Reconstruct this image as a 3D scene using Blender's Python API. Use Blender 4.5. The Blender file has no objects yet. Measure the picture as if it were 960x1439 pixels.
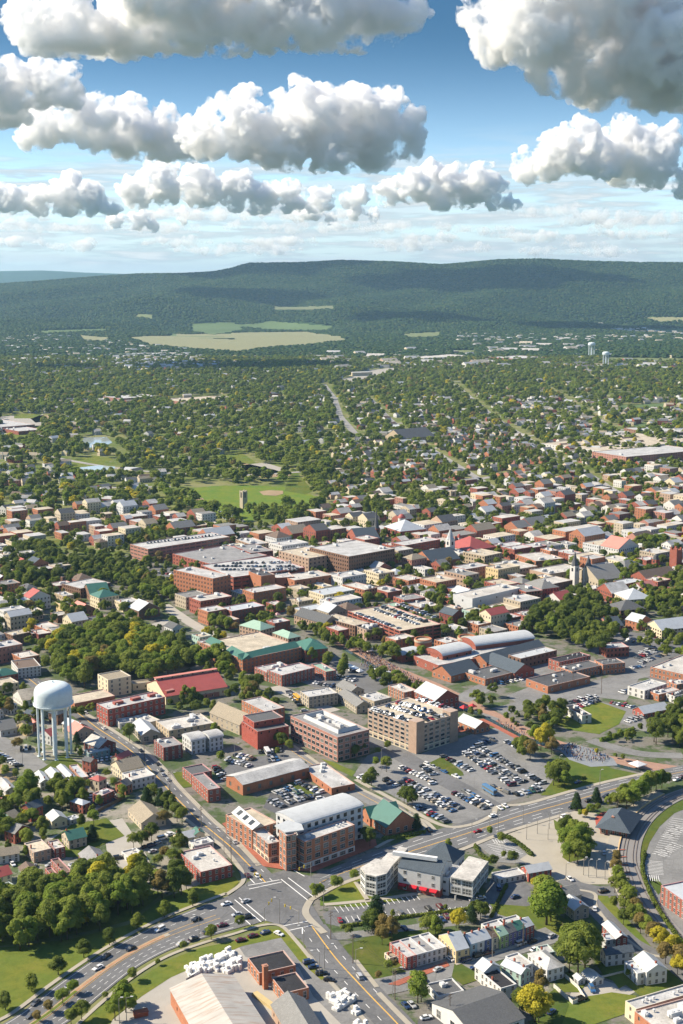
import bpy, bmesh, math, random
import numpy as np
from mathutils import Vector, Matrix, noise as mnoise
D = bpy.data; SC = bpy.context.scene; COL = SC.collection
R_ = math.radians
# ------------------------------------------------------------ camera, sky, sun, exposure
FPX, CX, CY, YH, CAMH = 1850.0, 480.0, 719.5, 400.0, 260.0
TH = math.atan((CY - YH) / FPX)
cd = D.cameras.new('camera'); cam = D.objects.new('camera', cd); COL.objects.link(cam)
cd.sensor_fit = 'VERTICAL'; cd.sensor_height = 36.0; cd.lens = 36.0 * FPX / 1439.0
cd.clip_start = 5.0; cd.clip_end = 120000.0
cam.location = (0, 0, CAMH); cam.rotation_euler = (math.pi / 2 - TH, 0, 0)
SC.camera = cam
SUN_EL = R_(38.0); SUN_DIR = Vector((-0.985 * math.cos(SUN_EL), 0.17 * math.cos(SUN_EL), math.sin(SUN_EL))).normalized()
w = D.worlds.new('World'); SC.world = w; w.use_nodes = True
wn = w.node_tree.nodes; wl = w.node_tree.links; wn.clear()
def WN(t, **k):
    n = wn.new(t)
    for a, b in k.items(): setattr(n, a, b)
    return n
def wmath(op, a, b=None, c=None, clamp=False):
    n = WN('ShaderNodeMath', operation=op, use_clamp=clamp)
    for i, v in enumerate((a, b, c)):
        if v is None: continue
        if isinstance(v, (int, float)): n.inputs[i].default_value = v
        else: wl.new(v, n.inputs[i])
    return n.outputs[0]
sky = WN('ShaderNodeTexSky', sky_type='NISHITA', sun_disc=False)
sky.sun_elevation = SUN_EL; sky.sun_rotation = math.atan2(SUN_DIR.x, SUN_DIR.y)
sky.altitude = 260; sky.air_density = 1.0; sky.dust_density = 0.2; sky.ozone_density = 5.0
HAZE = 2.7e-5
# thin far cloud layers low over the horizon: noise sheets far beyond the modelled clouds
tc = WN('ShaderNodeTexCoord'); sp = WN('ShaderNodeSeparateXYZ'); wl.new(tc.outputs['Generated'], sp.inputs[0])
el = sp.outputs['Z']
az = wmath('ARCTAN2', sp.outputs['X'], sp.outputs['Y'])
def layer(sx, sz, lo, hi, e0, e1, e2, e3, seed, detail=6):
    cb = WN('ShaderNodeCombineXYZ')
    wl.new(wmath('MULTIPLY', az, sx), cb.inputs[0]); wl.new(wmath('MULTIPLY', el, sz), cb.inputs[1]); cb.inputs[2].default_value = seed
    n = WN('ShaderNodeTexNoise'); n.inputs['Scale'].default_value = 1; n.inputs['Detail'].default_value = detail; n.inputs['Roughness'].default_value = .55; n.inputs['Distortion'].default_value = .25
    wl.new(cb.outputs[0], n.inputs['Vector'])
    def mr(v, a, b, c, d):
        m = WN('ShaderNodeMapRange', interpolation_type='SMOOTHSTEP'); wl.new(v, m.inputs[0])
        for i, q in enumerate((a, b, c, d)): m.inputs[i + 1].default_value = q
        return m.outputs[0]
    den = mr(n.outputs['Fac'], lo, hi, 0, 1)
    return wmath('MULTIPLY', den, wmath('MULTIPLY', mr(el, e0, e1, 0, 1), mr(el, e2, e3, 1, 0))), n.outputs['Fac']
bg = WN('ShaderNodeBackground'); bg.inputs['Strength'].default_value = 0.10
ou = WN('ShaderNodeOutputWorld'); wl.new(bg.outputs[0], ou.inputs[0])
cur = sky.outputs[0]
def over(cur, fac, col):
    m = WN('ShaderNodeMix', data_type='RGBA'); wl.new(fac, m.inputs[0]); wl.new(cur, m.inputs[6])
    if isinstance(col, tuple): m.inputs[7].default_value = (*col, 1)
    else: wl.new(col, m.inputs[7])
    return m.outputs[2]
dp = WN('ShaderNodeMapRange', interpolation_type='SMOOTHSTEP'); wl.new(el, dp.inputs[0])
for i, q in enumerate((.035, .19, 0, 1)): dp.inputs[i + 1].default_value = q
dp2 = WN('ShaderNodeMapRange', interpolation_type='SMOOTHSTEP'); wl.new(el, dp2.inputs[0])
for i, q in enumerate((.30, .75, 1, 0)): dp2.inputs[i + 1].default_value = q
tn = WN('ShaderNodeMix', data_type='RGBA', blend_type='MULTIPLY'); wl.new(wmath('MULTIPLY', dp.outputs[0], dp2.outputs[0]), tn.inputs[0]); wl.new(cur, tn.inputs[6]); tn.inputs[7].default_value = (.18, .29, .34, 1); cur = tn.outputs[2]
hz = WN('ShaderNodeMapRange', interpolation_type='SMOOTHSTEP'); wl.new(el, hz.inputs[0])
for i, q in enumerate((-.01, .085, .8, 0)): hz.inputs[i + 1].default_value = q
cur = over(cur, hz.outputs[0], (2.65, 3.45, 3.9))
l0, f0 = layer(10, 90, .44, .60, .0, .012, .07, .12, 3.1)
cur = over(cur, wmath('MULTIPLY', l0, .6), (3.5, 3.85, 4.0))
l1, f1 = layer(17, 170, .44, .58, .008, .02, .075, .10, 11.7)
cr = WN('ShaderNodeValToRGB'); wl.new(f1, cr.inputs[0]); cr.color_ramp.elements[0].position = .50; cr.color_ramp.elements[0].color = (2.1, 2.6, 2.9, 1)
cr.color_ramp.elements[1].position = .68; cr.color_ramp.elements[1].color = (4.5, 4.5, 4.4, 1)
cur = over(cur, wmath('MULTIPLY', l1, .75), cr.outputs[0])
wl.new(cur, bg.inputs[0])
sl = D.lights.new('sun', 'SUN'); sl.energy = 4.5; sl.angle = R_(0.53); sl.color = (1.0, 0.875, 0.69)
so = D.objects.new('sun', sl); COL.objects.link(so); so.rotation_euler = SUN_DIR.to_track_quat('Z', 'Y').to_euler()
SC.view_settings.view_transform = 'Standard'; SC.view_settings.look = 'None'; SC.view_settings.exposure = 1.15; SC.view_settings.gamma = 1
SC.cycles.use_denoising = True
SC.cycles.max_bounces = 14; SC.cycles.diffuse_bounces = 3; SC.cycles.glossy_bounces = 2; SC.cycles.transparent_max_bounces = 6
SC.cycles.volume_bounces = 12; SC.cycles.use_adaptive_sampling = True; SC.cycles.adaptive_threshold = 0.015
w.cycles.sampling_method = 'MANUAL'; w.cycles.sample_map_resolution = 512

# ------------------------------------------------------------ helpers
def G(px, py, z=0.0):
    """photo pixel -> world point on the level plane z"""
    x = (px - CX) / FPX; y = (py - CY) / FPX
    dz = -(math.sin(TH) + y * math.cos(TH)); dy = math.cos(TH) - y * math.sin(TH)
    t = (z - CAMH) / dz
    return Vector((x * t, dy * t, z))
def PROJ(p):
    q = Vector(p) - Vector((0, 0, CAMH)); dep = q.y * math.cos(TH) - q.z * math.sin(TH)
    up = q.y * math.sin(TH) + q.z * math.cos(TH)
    return (CX + FPX * q.x / dep, CY - FPX * up / dep)
def AT(px, py, dist):
    """point on the pixel's ray at a given distance along Y"""
    x = (px - CX) / FPX; y = (py - CY) / FPX
    dz = -(math.sin(TH) + y * math.cos(TH)); dy = math.cos(TH) - y * math.sin(TH)
    t = dist / dy
    return Vector((x * t, dist, CAMH + dz * t))
def TOP(base, py):
    """height above ground of a point over world point base that shows at photo row py"""
    y = (py - CY) / FPX
    dz = -(math.sin(TH) + y * math.cos(TH)); dy = math.cos(TH) - y * math.sin(TH)
    return CAMH + dz * base.y / dy
def tag(o, label=None, cat=None, group=None, kind=None):
    if label: o['label'] = label
    if cat: o['category'] = cat
    if group: o['group'] = group
    if kind: o['kind'] = kind
    return o
def link(name, me, parent=None, loc=None, rz=None):
    o = D.objects.new(name, me); COL.objects.link(o)
    if loc is not None: o.location = loc
    if rz is not None: o.rotation_euler = (0, 0, rz)
    if parent is not None: o.parent = parent
    return o
def mesh(name, V, F, mats, mi=None, smooth=False):
    me = D.meshes.new(name); me.from_pydata([tuple(v) for v in V], [], F)
    for m in mats: me.materials.append(m)
    if mi is not None: me.polygons.foreach_set('material_index', np.array(mi, dtype=np.int32))
    if smooth: me.polygons.foreach_set('use_smooth', np.ones(len(F), dtype=bool))
    me.update(); return me
def npmesh(name, V, F, mats, mi=None, smooth=False):
    """V (n,3) float, F (m,k) int, all faces with k corners"""
    me = D.meshes.new(name); F = np.asarray(F, dtype=np.int32); V = np.asarray(V, dtype=np.float32)
    m, k = F.shape
    me.vertices.add(len(V)); me.vertices.foreach_set('co', V.ravel())
    me.loops.add(m * k); me.loops.foreach_set('vertex_index', F.ravel())
    me.polygons.add(m); me.polygons.foreach_set('loop_start', np.arange(0, m * k, k, dtype=np.int32)); me.polygons.foreach_set('loop_total', np.full(m, k, dtype=np.int32))
    for q in mats: me.materials.append(q)
    if mi is not None: me.polygons.foreach_set('material_index', np.asarray(mi, dtype=np.int32))
    me.polygons.foreach_set('use_smooth', np.full(m, smooth, dtype=bool))
    me.update(calc_edges=True); return me
# ------------------------------------------------------------ clouds
def cloud_mat(dmax=.034, sc_=.0062, lo=.44, hi=.545):
    m = D.materials.new('cloud'); m.use_nodes = True; n = m.node_tree.nodes; n.remove(n['Principled BSDF'])
    v = n.new('ShaderNodeVolumeScatter'); v.inputs['Anisotropy'].default_value = .25; v.inputs['Color'].default_value = (.998, .998, .998, 1)
    g_ = n.new('ShaderNodeNewGeometry'); l = m.node_tree.links
    nz = n.new('ShaderNodeTexNoise'); nz.inputs['Scale'].default_value = sc_; nz.inputs['Detail'].default_value = 5; nz.inputs['Roughness'].default_value = .62; l.new(g_.outputs['Position'], nz.inputs['Vector'])
    mr = n.new('ShaderNodeMapRange'); mr.interpolation_type = 'SMOOTHSTEP'; l.new(nz.outputs['Fac'], mr.inputs[0])
    for i, q in enumerate((lo, hi, 0, dmax)): mr.inputs[i + 1].default_value = q
    l.new(mr.outputs[0], v.inputs['Density'])
    m.node_tree.links.new(v.outputs[0], n['Material Output'].inputs['Volume']); m.cycles.volume_step_rate = .4 if hasattr(m.cycles, 'volume_step_rate') else 1
    return m
M_CLOUD = cloud_mat()
M_FAR = cloud_mat(.0065, .0032, .42, .60)
def tex(kind, size, **k):
    t = D.textures.new('billow', kind)
    t.noise_scale = size
    for a, b in k.items(): setattr(t, a, b)
    return t
def cloud(label, dist, puffs, base, seed, squash=.3, vox=None, extra=2.2, flat=1.0, mat=None):
    """puffs: (px, py, r) in photo pixels; base: row of the flat underside"""
    rng = random.Random(seed); s = dist / FPX
    bz = AT(CX, base, dist).z
    bm = bmesh.new(); O = AT(sum(p[0] for p in puffs) / len(puffs), base, dist)
    blobs = []
    for px, py, r in puffs:
        c = AT(px, py, dist) + Vector((0, rng.uniform(-.5, .5) * r * s * 1.5, 0)); rr = r * s
        rr *= 1.12; blobs.append((c, rr))
        for k in range(int(14 * extra)):
            a = rng.uniform(0, 2 * math.pi); e = math.asin(rng.uniform(-.1, 1)); q = rng.uniform(.18, .48)
            d = Vector((math.cos(a) * math.cos(e), -abs(math.sin(a)) * math.cos(e) if rng.random() < .7 else math.sin(a) * math.cos(e), math.sin(e)))
            blobs.append((c + d * rr * rng.uniform(.7, 1.0), rr * q))
    ico = bmesh.new(); bmesh.ops.create_icosphere(ico, subdivisions=2, radius=1); IV = np.array([v.co[:] for v in ico.verts]); IF = np.array([[v.index for v in f.verts] for f in ico.faces]); ico.free()
    V = np.vstack([IV * r + np.array(c - O) for c, r in blobs]); F = np.vstack([IF + i * len(IV) for i in range(len(blobs))])
    zb = bz - O.z
    V[:, 2] = zb + (V[:, 2] - zb) * flat
    z = V[:, 2]; V[:, 2] = np.where(z < zb, zb + (z - zb) * squash, z)
    me = npmesh('cloud', V, F, [mat or M_CLOUD]); o = link('cloud', me, loc=O)
    width = s * 100
    rm = o.modifiers.new('r', 'REMESH'); rm.mode = 'VOXEL'; rm.voxel_size = (vox or 1.7) * s; rm.use_smooth_shade = True
    def disp(sz, st, kind):
        t = tex('CLOUDS', sz * s, noise_type='HARD_NOISE', noise_depth=1) if kind == 'C' else tex('VORONOI', sz * s, distance_metric='DISTANCE_SQUARED')
        dm = o.modifiers.new('d', 'DISPLACE'); dm.texture = t; dm.texture_coords = 'LOCAL'; dm.strength = (-1 if kind == 'V' else 1) * st * s; dm.mid_level = .4
    disp(34, 16, 'C'); disp(15, 10, 'V'); disp(8, 4, 'C')
    r2 = o.modifiers.new('r', 'REMESH'); r2.mode = 'VOXEL'; r2.voxel_size = (vox or 1.5) * s; r2.use_smooth_shade = True
    disp(6, 3, 'V'); disp(3, 1.6, 'C')
    tag(o, label, 'cloud', kind='thing')
    return o
FARC = []
C_ = [
 ('wide grey cloud across the upper left corner of the sky', 8200, [(60,40,38),(110,55,34),(165,45,42),(215,30,48),(270,25,55),(330,30,48),(385,30,45),(440,35,42),(490,28,40),(540,22,36),(575,18,24),(150,88,16),(230,-10,60),(350,-20,60),(470,-10,50),(100,15,30),(30,30,22)], 76, 1),
 ('dark based cloud filling the upper right corner of the sky', 7400, [(700,50,34),(745,60,44),(800,45,55),(860,40,70),(930,50,75),(990,60,80),(780,95,34),(850,105,50),(920,110,55),(1000,110,60),(680,20,30),(730,-10,50),(850,-30,70)], 150, 2),
 ('white cloud bank at the left edge below the grey cloud', 9500, [(15,130,32),(55,122,30),(85,120,26),(100,135,18),(10,160,30),(-30,130,40),(-20,170,30)], 172, 3),
 ('long low cloud joined to the left of the tallest cloud', 10500, [(60,185,26),(100,170,28),(140,180,34),(185,185,36),(225,195,34),(265,200,30),(40,195,18)], 224, 4),
 ('tall bright cauliflower cloud in the middle of the sky', 10000, [(300,190,30),(340,185,36),(345,150,22),(390,190,42),(430,175,44),(480,170,46),(520,165,36),(545,180,34),(565,195,26),(400,215,30),(470,215,34),(530,212,28),(270,195,22)], 240, 5),
 ('round topped white cloud low at the right of the sky', 12500, [(745,235,22),(775,225,28),(810,215,32),(850,230,26),(880,215,38),(915,225,36),(940,200,20),(905,190,16)], 268, 6),
 ('small white cloud cut by the right edge of the sky', 12500, [(965,262,20),(985,255,26)], 276, 7),
 ('white cloud lying low right of the middle', 15500, [(575,262,22),(605,258,24),(640,262,26),(672,260,24),(700,278,18),(545,272,18),(620,282,18),(720,290,12)], 292, 8),
 ('flat cloud low at the left edge of the sky', 16000, [(10,285,20),(50,282,20),(95,275,24),(130,280,20),(160,296,14),(-20,280,22)], 300, 9),
 ('flat dim cloud below the tallest cloud', 16500, [(190,270,22),(230,262,26),(280,262,28),(330,268,24),(370,278,22),(410,280,20),(450,285,18),(500,280,14)], 296, 10),
 ('small puffy cloud low over the left hills', 18500, [(190,308,12),(210,312,12),(165,315,10),(255,303,10)], 322, 11),
 ('small puffy cloud low over the middle hills', 18500, [(440,300,11),(465,306,9),(420,308,9),(500,298,10),(525,302,8)], 312, 12),
]
for a in C_: cloud(a[0], a[1], a[2], a[3], a[4], extra=1.5, squash=.12)
# long rows of small far clouds over the ridge
rc = random.Random(12); k_ = 0
for row, dist, n, r0 in ((320, 21000, 6, 13), (336, 27000, 6, 10), (349, 34000, 6, 8), (306, 19000, 5, 15), (343, 30000, 5, 7)):
    for i in range(n):
        cx_ = (i + rc.uniform(.1, .9)) * 1000 / n - 10; m_ = rc.randint(4, 13); k_ += 1; dr_ = rc.uniform(-6, 6)
        if row == 300 and not 560 < cx_: continue
        o = cloud('small flat far cloud low over the ridge', dist + rc.uniform(-1500, 1500), [(cx_ + (j - m_ / 2) * r0 * rc.uniform(.8, 1.25), row + dr_ - r0 * .3 + rc.uniform(-.3, .2) * r0, r0 * rc.uniform(.4, 1.15)) for j in range(m_)], row + dr_ + 1.5, 50 + k_, squash=.1, extra=.6, vox=1.3, flat=.6, mat=M_FAR)
        FARC.append((cx_, o))
# the cloud that shades the valley, outside the left edge of the picture
def over_cloud(x, y, z, rx, ry, lab, seed):
    rr = random.Random(seed); dist = y; s = dist / FPX; px = CX + x / s; c = AT(CX, 400, dist); row = CY - 1
    lo, hi = 0, 1439
    for _ in range(40):
        md = (lo + hi) / 2
        if AT(CX, -1500 + md * 2, dist).z > z: lo = md
        else: hi = md
    row = -1500 + lo * 2
    cloud(lab, dist, [(px + rr.uniform(-1, 1) * rx / s, row + rr.uniform(-.1, .05) * 400 / s, rr.uniform(.12, .3) * rx / s) for _ in range(9)], row + 30, seed, squash=.15, extra=.8, vox=4)
over_cloud(-2500, 4500, 1400, 600, 400, 'grey cloud drifting beyond the left edge over the valley', 77)

# ------------------------------------------------------------ materials
_mc = {}
def NT(name):
    m = D.materials.new(name); m.use_nodes = True
    return m, m.node_tree.nodes, m.node_tree.links, m.node_tree.nodes['Principled BSDF']
def _noise(n, l, vec, scale, detail=4, rough=.6):
    t = n.new('ShaderNodeTexNoise'); t.inputs['Scale'].default_value = scale; t.inputs['Detail'].default_value = detail; t.inputs['Roughness'].default_value = rough
    if vec is not None: l.new(vec, t.inputs['Vector'])
    return t.outputs['Fac']
def _mr(n, l, v, a, b, c, d):
    m = n.new('ShaderNodeMapRange'); l.new(v, m.inputs[0])
    for i, q in enumerate((a, b, c, d)): m.inputs[i + 1].default_value = q
    return m.outputs[0]
def _mix(n, l, f, a, b, bt='MIX'):
    m = n.new('ShaderNodeMix'); m.data_type = 'RGBA'; m.blend_type = bt
    if isinstance(f, (int, float)): m.inputs[0].default_value = f
    else: l.new(f, m.inputs[0])
    for i, q in ((6, a), (7, b)):
        if isinstance(q, tuple): m.inputs[i].default_value = (*q[:3], 1)
        else: l.new(q, m.inputs[i])
    return m.outputs[2]
def MAT(kind, rgb=(.3, .3, .3)):
    key = (kind, tuple(round(c, 3) for c in rgb))
    if key in _mc: return _mc[key]
    m, n, l, b = NT(kind); tcn = n.new('ShaderNodeTexCoord'); ob = tcn.outputs['Object']; rgb = tuple(rgb)
    dk = lambda f: tuple(c * f for c in rgb)
    b.inputs['Roughness'].default_value = .85; b.inputs['Specular IOR Level'].default_value = .25
    oi = n.new('ShaderNodeObjectInfo'); rnd = oi.outputs['Random']
    geo = n.new('ShaderNodeNewGeometry'); wp = geo.outputs['Position']
    if kind == 'brick':
        br = n.new('ShaderNodeTexBrick'); br.inputs['Scale'].default_value = 1.0; br.inputs['Brick Width'].default_value = .6; br.inputs['Row Height'].default_value = .2; br.inputs['Mortar Size'].default_value = .015
        br.inputs['Color1'].default_value = (*rgb, 1); br.inputs['Color2'].default_value = (*dk(.78), 1); br.inputs['Mortar'].default_value = (*[min(1, c * .6 + .12) for c in rgb], 1)
        sx = n.new('ShaderNodeSeparateXYZ'); l.new(ob, sx.inputs[0]); cb = n.new('ShaderNodeCombineXYZ'); ad = n.new('ShaderNodeMath'); l.new(sx.outputs[0], ad.inputs[0]); l.new(sx.outputs[1], ad.inputs[1]); l.new(ad.outputs[0], cb.inputs[0]); l.new(sx.outputs[2], cb.inputs[1]); l.new(cb.outputs[0], br.inputs['Vector'])
        c = _mix(n, l, _mr(n, l, _noise(n, l, wp, .35, 5), .35, .7, 0, .55), br.outputs['Color'], dk(.62))
        c = _mix(n, l, _mr(n, l, _noise(n, l, wp, 1.6, 4), .5, .75, 0, .3), c, tuple(min(1, x * 1.25 + .04) for x in rgb))
    elif kind in ('paint', 'stucco', 'trim', 'concrete', 'stone'):
        s1 = .5 if kind != 'concrete' else .12
        c = _mix(n, l, _mr(n, l, _noise(n, l, wp, s1, 6), .35, .72, 0, .5), rgb, dk(.74))
        c = _mix(n, l, _mr(n, l, _noise(n, l, wp, 3.1, 4), .45, .8, 0, .35), c, dk(.6) if kind in ('concrete', 'stone') else dk(.8))
    elif kind == 'flatroof':
        c = _mix(n, l, _mr(n, l, _noise(n, l, wp, .11, 6, .65), .36, .66, 0, 1), tuple(min(1, x * 1.1) for x in rgb), dk(.68))
        c = _mix(n, l, _mr(n, l, _noise(n, l, wp, .9, 6, .7), .48, .68, 0, .7), c, dk(.45))
        sc = n.new('ShaderNodeTexBrick'); sc.inputs['Scale'].default_value = .16; sc.inputs['Mortar Size'].default_value = .012; l.new(ob, sc.inputs['Vector'])
        c = _mix(n, l, _mr(n, l, sc.outputs['Fac'], 0, 1, 0, .3), c, dk(.6))
    elif kind == 'metalroof':
        wv = n.new('ShaderNodeTexWave'); wv.inputs['Scale'].default_value = .55; wv.wave_profile = 'SAW'; wv.inputs['Distortion'].default_value = 0; l.new(ob, wv.inputs['Vector'])
        c = _mix(n, l, _mr(n, l, wv.outputs['Fac'], .82, .95, 0, .35), rgb, dk(.6))
        c = _mix(n, l, _mr(n, l, _noise(n, l, wp, .3, 6, .7), .45, .7, 0, .5), c, dk(.66)); b.inputs['Roughness'].default_value = .5; b.inputs['Specular IOR Level'].default_value = .4
    elif kind == 'rusty':
        wv = n.new('ShaderNodeTexNoise'); wv.inputs['Scale'].default_value = 1; mp = n.new('ShaderNodeMapping'); mp.inputs['Scale'].default_value = (.08, .9, .3); l.new(ob, mp.inputs[0]); l.new(mp.outputs[0], wv.inputs['Vector']); wv.inputs['Detail'].default_value = 5
        c = _mix(n, l, _mr(n, l, wv.outputs['Fac'], .48, .64, 0, .45), rgb, (.27, .14, .07))
        c = _mix(n, l, _mr(n, l, _noise(n, l, wp, .08, 5), .4, .65, 0, .5), c, dk(.6))
    elif kind == 'shingle':
        br = n.new('ShaderNodeTexBrick'); br.inputs['Scale'].default_value = 1.2; br.inputs['Color1'].default_value = (*rgb, 1); br.inputs['Color2'].default_value = (*dk(.72), 1); br.inputs['Mortar'].default_value = (*dk(.5), 1); l.new(ob, br.inputs['Vector'])
        c = _mix(n, l, _mr(n, l, _noise(n, l, wp, .5, 6, .7), .4, .7, 0, .6), br.outputs['Color'], dk(.62))
    elif kind == 'asphalt':
        c = _mix(n, l, _mr(n, l, _noise(n, l, wp, .05, 6, .6), .4, .62, 0, 1), rgb, dk(.76))
        c = _mix(n, l, _mr(n, l, _noise(n, l, wp, .5, 6, .75), .5, .68, 0, .6), c, tuple(min(1, x * 1.28) for x in rgb))
        vo = n.new('ShaderNodeTexVoronoi'); vo.feature = 'DISTANCE_TO_EDGE'; vo.inputs['Scale'].default_value = .09; l.new(wp, vo.inputs['Vector'])
        c = _mix(n, l, _mr(n, l, vo.outputs['Distance'], .004, .014, .5, 0), c, dk(.6))
        c = _mix(n, l, _mr(n, l, _noise(n, l, wp, .22, 3), .60, .64, 0, .5), c, dk(.68))
    elif kind == 'glass':
        b.inputs['Base Color'].default_value = (.02, .028, .035, 1); b.inputs['Roughness'].default_value = .12; b.inputs['Specular IOR Level'].default_value = .6
        c = _mix(n, l, _mr(n, l, rnd, .45, 1, 0, .8), (.018, .024, .03), (.20, .20, .18))
    elif kind == 'grass':
        c = _mix(n, l, _mr(n, l, _noise(n, l, wp, .045, 6, .6), .36, .64, 0, 1), rgb, (rgb[0] * 1.45 + .012, rgb[1] * 1.12, rgb[2] * 1.0))
        c = _mix(n, l, _mr(n, l, _noise(n, l, wp, .25, 6, .7), .45, .75, 0, .75), c, (rgb[0] * .62, rgb[1] * .66, rgb[2] * .6))
        c = _mix(n, l, _mr(n, l, _noise(n, l, wp, .09, 4, .7), .63, .74, 0, .6), c, (.17, .14, .065)); b.inputs['Roughness'].default_value = 1; b.inputs['Specular IOR Level'].default_value = .05
    elif kind == 'yard':
        a_ = _mix(n, l, _mr(n, l, _noise(n, l, wp, .06, 5, .6), .45, .55, 0, 1), (.055, .09, .022), rgb)
        c = _mix(n, l, _mr(n, l, _noise(n, l, wp, .6, 5, .75), .45, .7, 0, .8), a_, dk(.6))
        c = _mix(n, l, _mr(n, l, _noise(n, l, wp, .18, 3), .58, .64, 0, .8), c, (.035, .06, .016))
    elif kind == 'soil':
        c = _mix(n, l, _mr(n, l, _noise(n, l, wp, .1, 6, .7), .38, .66, 0, 1), rgb, dk(.7))
        c = _mix(n, l, _mr(n, l, _noise(n, l, wp, 1, 4), .5, .7, 0, .4), c, dk(.6))
    elif kind == 'carpaint':
        b.inputs['Roughness'].default_value = .25; b.inputs['Specular IOR Level'].default_value = .5; b.inputs['Coat Weight'].default_value = .6; c = None; b.inputs['Base Color'].default_value = (*rgb, 1)
        b.inputs['Metallic'].default_value = .15
    elif kind == 'water':
        c = None; b.inputs['Base Color'].default_value = (*rgb, 1); b.inputs['Roughness'].default_value = .08; b.inputs['Specular IOR Level'].default_value = .5
        bp = n.new('ShaderNodeBump'); bp.inputs['Strength'].default_value = .12; l.new(_noise(n, l, wp, .8, 3), bp.inputs['Height']); l.new(bp.outputs[0], b.inputs['Normal'])
    else:
        c = _mix(n, l, _mr(n, l, _noise(n, l, wp, .8, 4), .4, .7, 0, .4), rgb, dk(.75))
    if c is not None: l.new(c, b.inputs['Base Color'])
    if kind in ('asphalt', 'grass', 'flatroof', 'shingle', 'yard', 'stone'):
        bp = n.new('ShaderNodeBump'); bp.inputs['Strength'].default_value = .35; bp.inputs['Distance'].default_value = .3; l.new(_noise(n, l, wp, 1.3, 4), bp.inputs['Height']); l.new(bp.outputs[0], b.inputs['Normal'])
    _mc[key] = m; return m
GLASS = MAT('glass', (.02, .03, .04))
WHITE = (.6, .6, .58)
BR = dict(red=(.33, .095, .06), dred=(.24, .06, .045), orange=(.43, .17, .085), pink=(.42, .20, .15), brown=(.22, .12, .075), tan=(.46, .32, .23), fire=(.36, .075, .05), buff=(.50, .40, .27))
PT = dict(white=(.60, .59, .56), cream=(.62, .54, .38), grey=(.42, .43, .43), lgrey=(.56, .57, .57), beige=(.50, .43, .32), blue=(.22, .34, .42), mint=(.36, .50, .44), yellow=(.60, .47, .26), green=(.17, .26, .17), teal=(.18, .30, .30), purple=(.15, .13, .28), navy=(.10, .13, .26), lime=(.27, .36, .14), sky=(.34, .46, .52), stone=(.42, .36, .27), red=(.42, .04, .035))
def wallmat(c):
    if c[0] == 'b': return MAT('brick', BR[c[2:]])
    return MAT('stone' if c == 'p:stone' else 'paint', PT[c[2:]])
RF = dict(white=('flatroof', (.50, .48, .44)), lgrey=('flatroof', (.46, .46, .45)), grey=('flatroof', (.27, .27, .27)), dark=('flatroof', (.085, .085, .09)), tan=('flatroof', (.50, .44, .34)), metal=('metalroof', (.44, .47, .49)), wmetal=('metalroof', (.45, .47, .475)), blue=('shingle', (.09, .115, .14)), slate=('shingle', (.13, .135, .14)), sgrey=('shingle', (.25, .25, .24)), brown=('shingle', (.19, .14, .11)), red=('metalroof', (.36, .085, .07)), pink=('metalroof', (.56, .22, .17)), green=('metalroof', (.05, .15, .115)), lgreen=('metalroof', (.27, .40, .31)), teal=('metalroof', (.035, .13, .105)), rusty=('rusty', (.44, .42, .38)), beige=('shingle', (.36, .31, .23)), copper=('metalroof', (.20, .42, .36)), black=('flatroof', (.035, .035, .04)))
def roofmat(c): return MAT(*RF[c])

# ------------------------------------------------------------ mesh collector
class MB:
    def __init__(s): s.V = []; s.F = []; s.M = []; s.idx = {}
    def v(s, p, share=True):
        k = (round(p[0], 3), round(p[1], 3), round(p[2], 3))
        if share and k in s.idx: return s.idx[k]
        s.V.append(tuple(p)); s.idx[k] = len(s.V) - 1; return len(s.V) - 1
    def f(s, pts, m=0):
        ids = []
        for p in pts:
            i = s.v(p)
            if i not in ids: ids.append(i)
        if len(ids) >= 3: s.F.append(ids); s.M.append(m)
    def box(s, x0, y0, z0, x1, y1, z1, m=0, bottom=False):
        a, b, c, d = (x0, y0), (x1, y0), (x1, y1), (x0, y1)
        P = lambda q, z: (q[0], q[1], z)
        s.f([P(a, z1), P(b, z1), P(c, z1), P(d, z1)], m)
        for p, q in ((a, b), (b, c), (c, d), (d, a)): s.f([P(p, z0), P(q, z0), P(q, z1), P(p, z1)], m)
        if bottom: s.f([P(d, z0), P(c, z0), P(b, z0), P(a, z0)], m)
    def lathe(s, prof, seg=16, cx=0, cy=0, m=0):
        for i in range(len(prof) - 1):
            (r0, z0), (r1, z1) = prof[i], prof[i + 1]
            for k in range(seg):
                a, b = 2 * math.pi * k / seg, 2 * math.pi * (k + 1) / seg
                s.f([(cx + r0 * math.cos(a), cy + r0 * math.sin(a), z0), (cx + r0 * math.cos(b), cy + r0 * math.sin(b), z0), (cx + r1 * math.cos(b), cy + r1 * math.sin(b), z1), (cx + r1 * math.cos(a), cy + r1 * math.sin(a), z1)], m)
    def tube(s, p, q, r0, r1=None, seg=6, m=0):
        p, q = Vector(p), Vector(q); r1 = r0 if r1 is None else r1; d = (q - p).normalized()
        a = d.orthogonal().normalized(); b = d.cross(a)
        R = [[c + (a * math.cos(t) + b * math.sin(t)) * r for t in [2 * math.pi * k / seg for k in range(seg)]] for c, r in ((p, r0), (q, r1))]
        for k in range(seg): s.f([R[0][k], R[0][(k + 1) % seg], R[1][(k + 1) % seg], R[1][k]], m)
        s.f(R[1], m); s.f(R[0][::-1], m)
    def obj(s, name, mats, parent=None, smooth=False, loc=None, rz=None):
        return link(name, mesh(name, s.V, s.F, mats, s.M, smooth), parent, loc, rz)
THINGS = []      # (object, description, world position) whose labels get an order when they repeat
FOOT = []        # occupied footprints (cx, cy, ux, uy, hw, hd)
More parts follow.
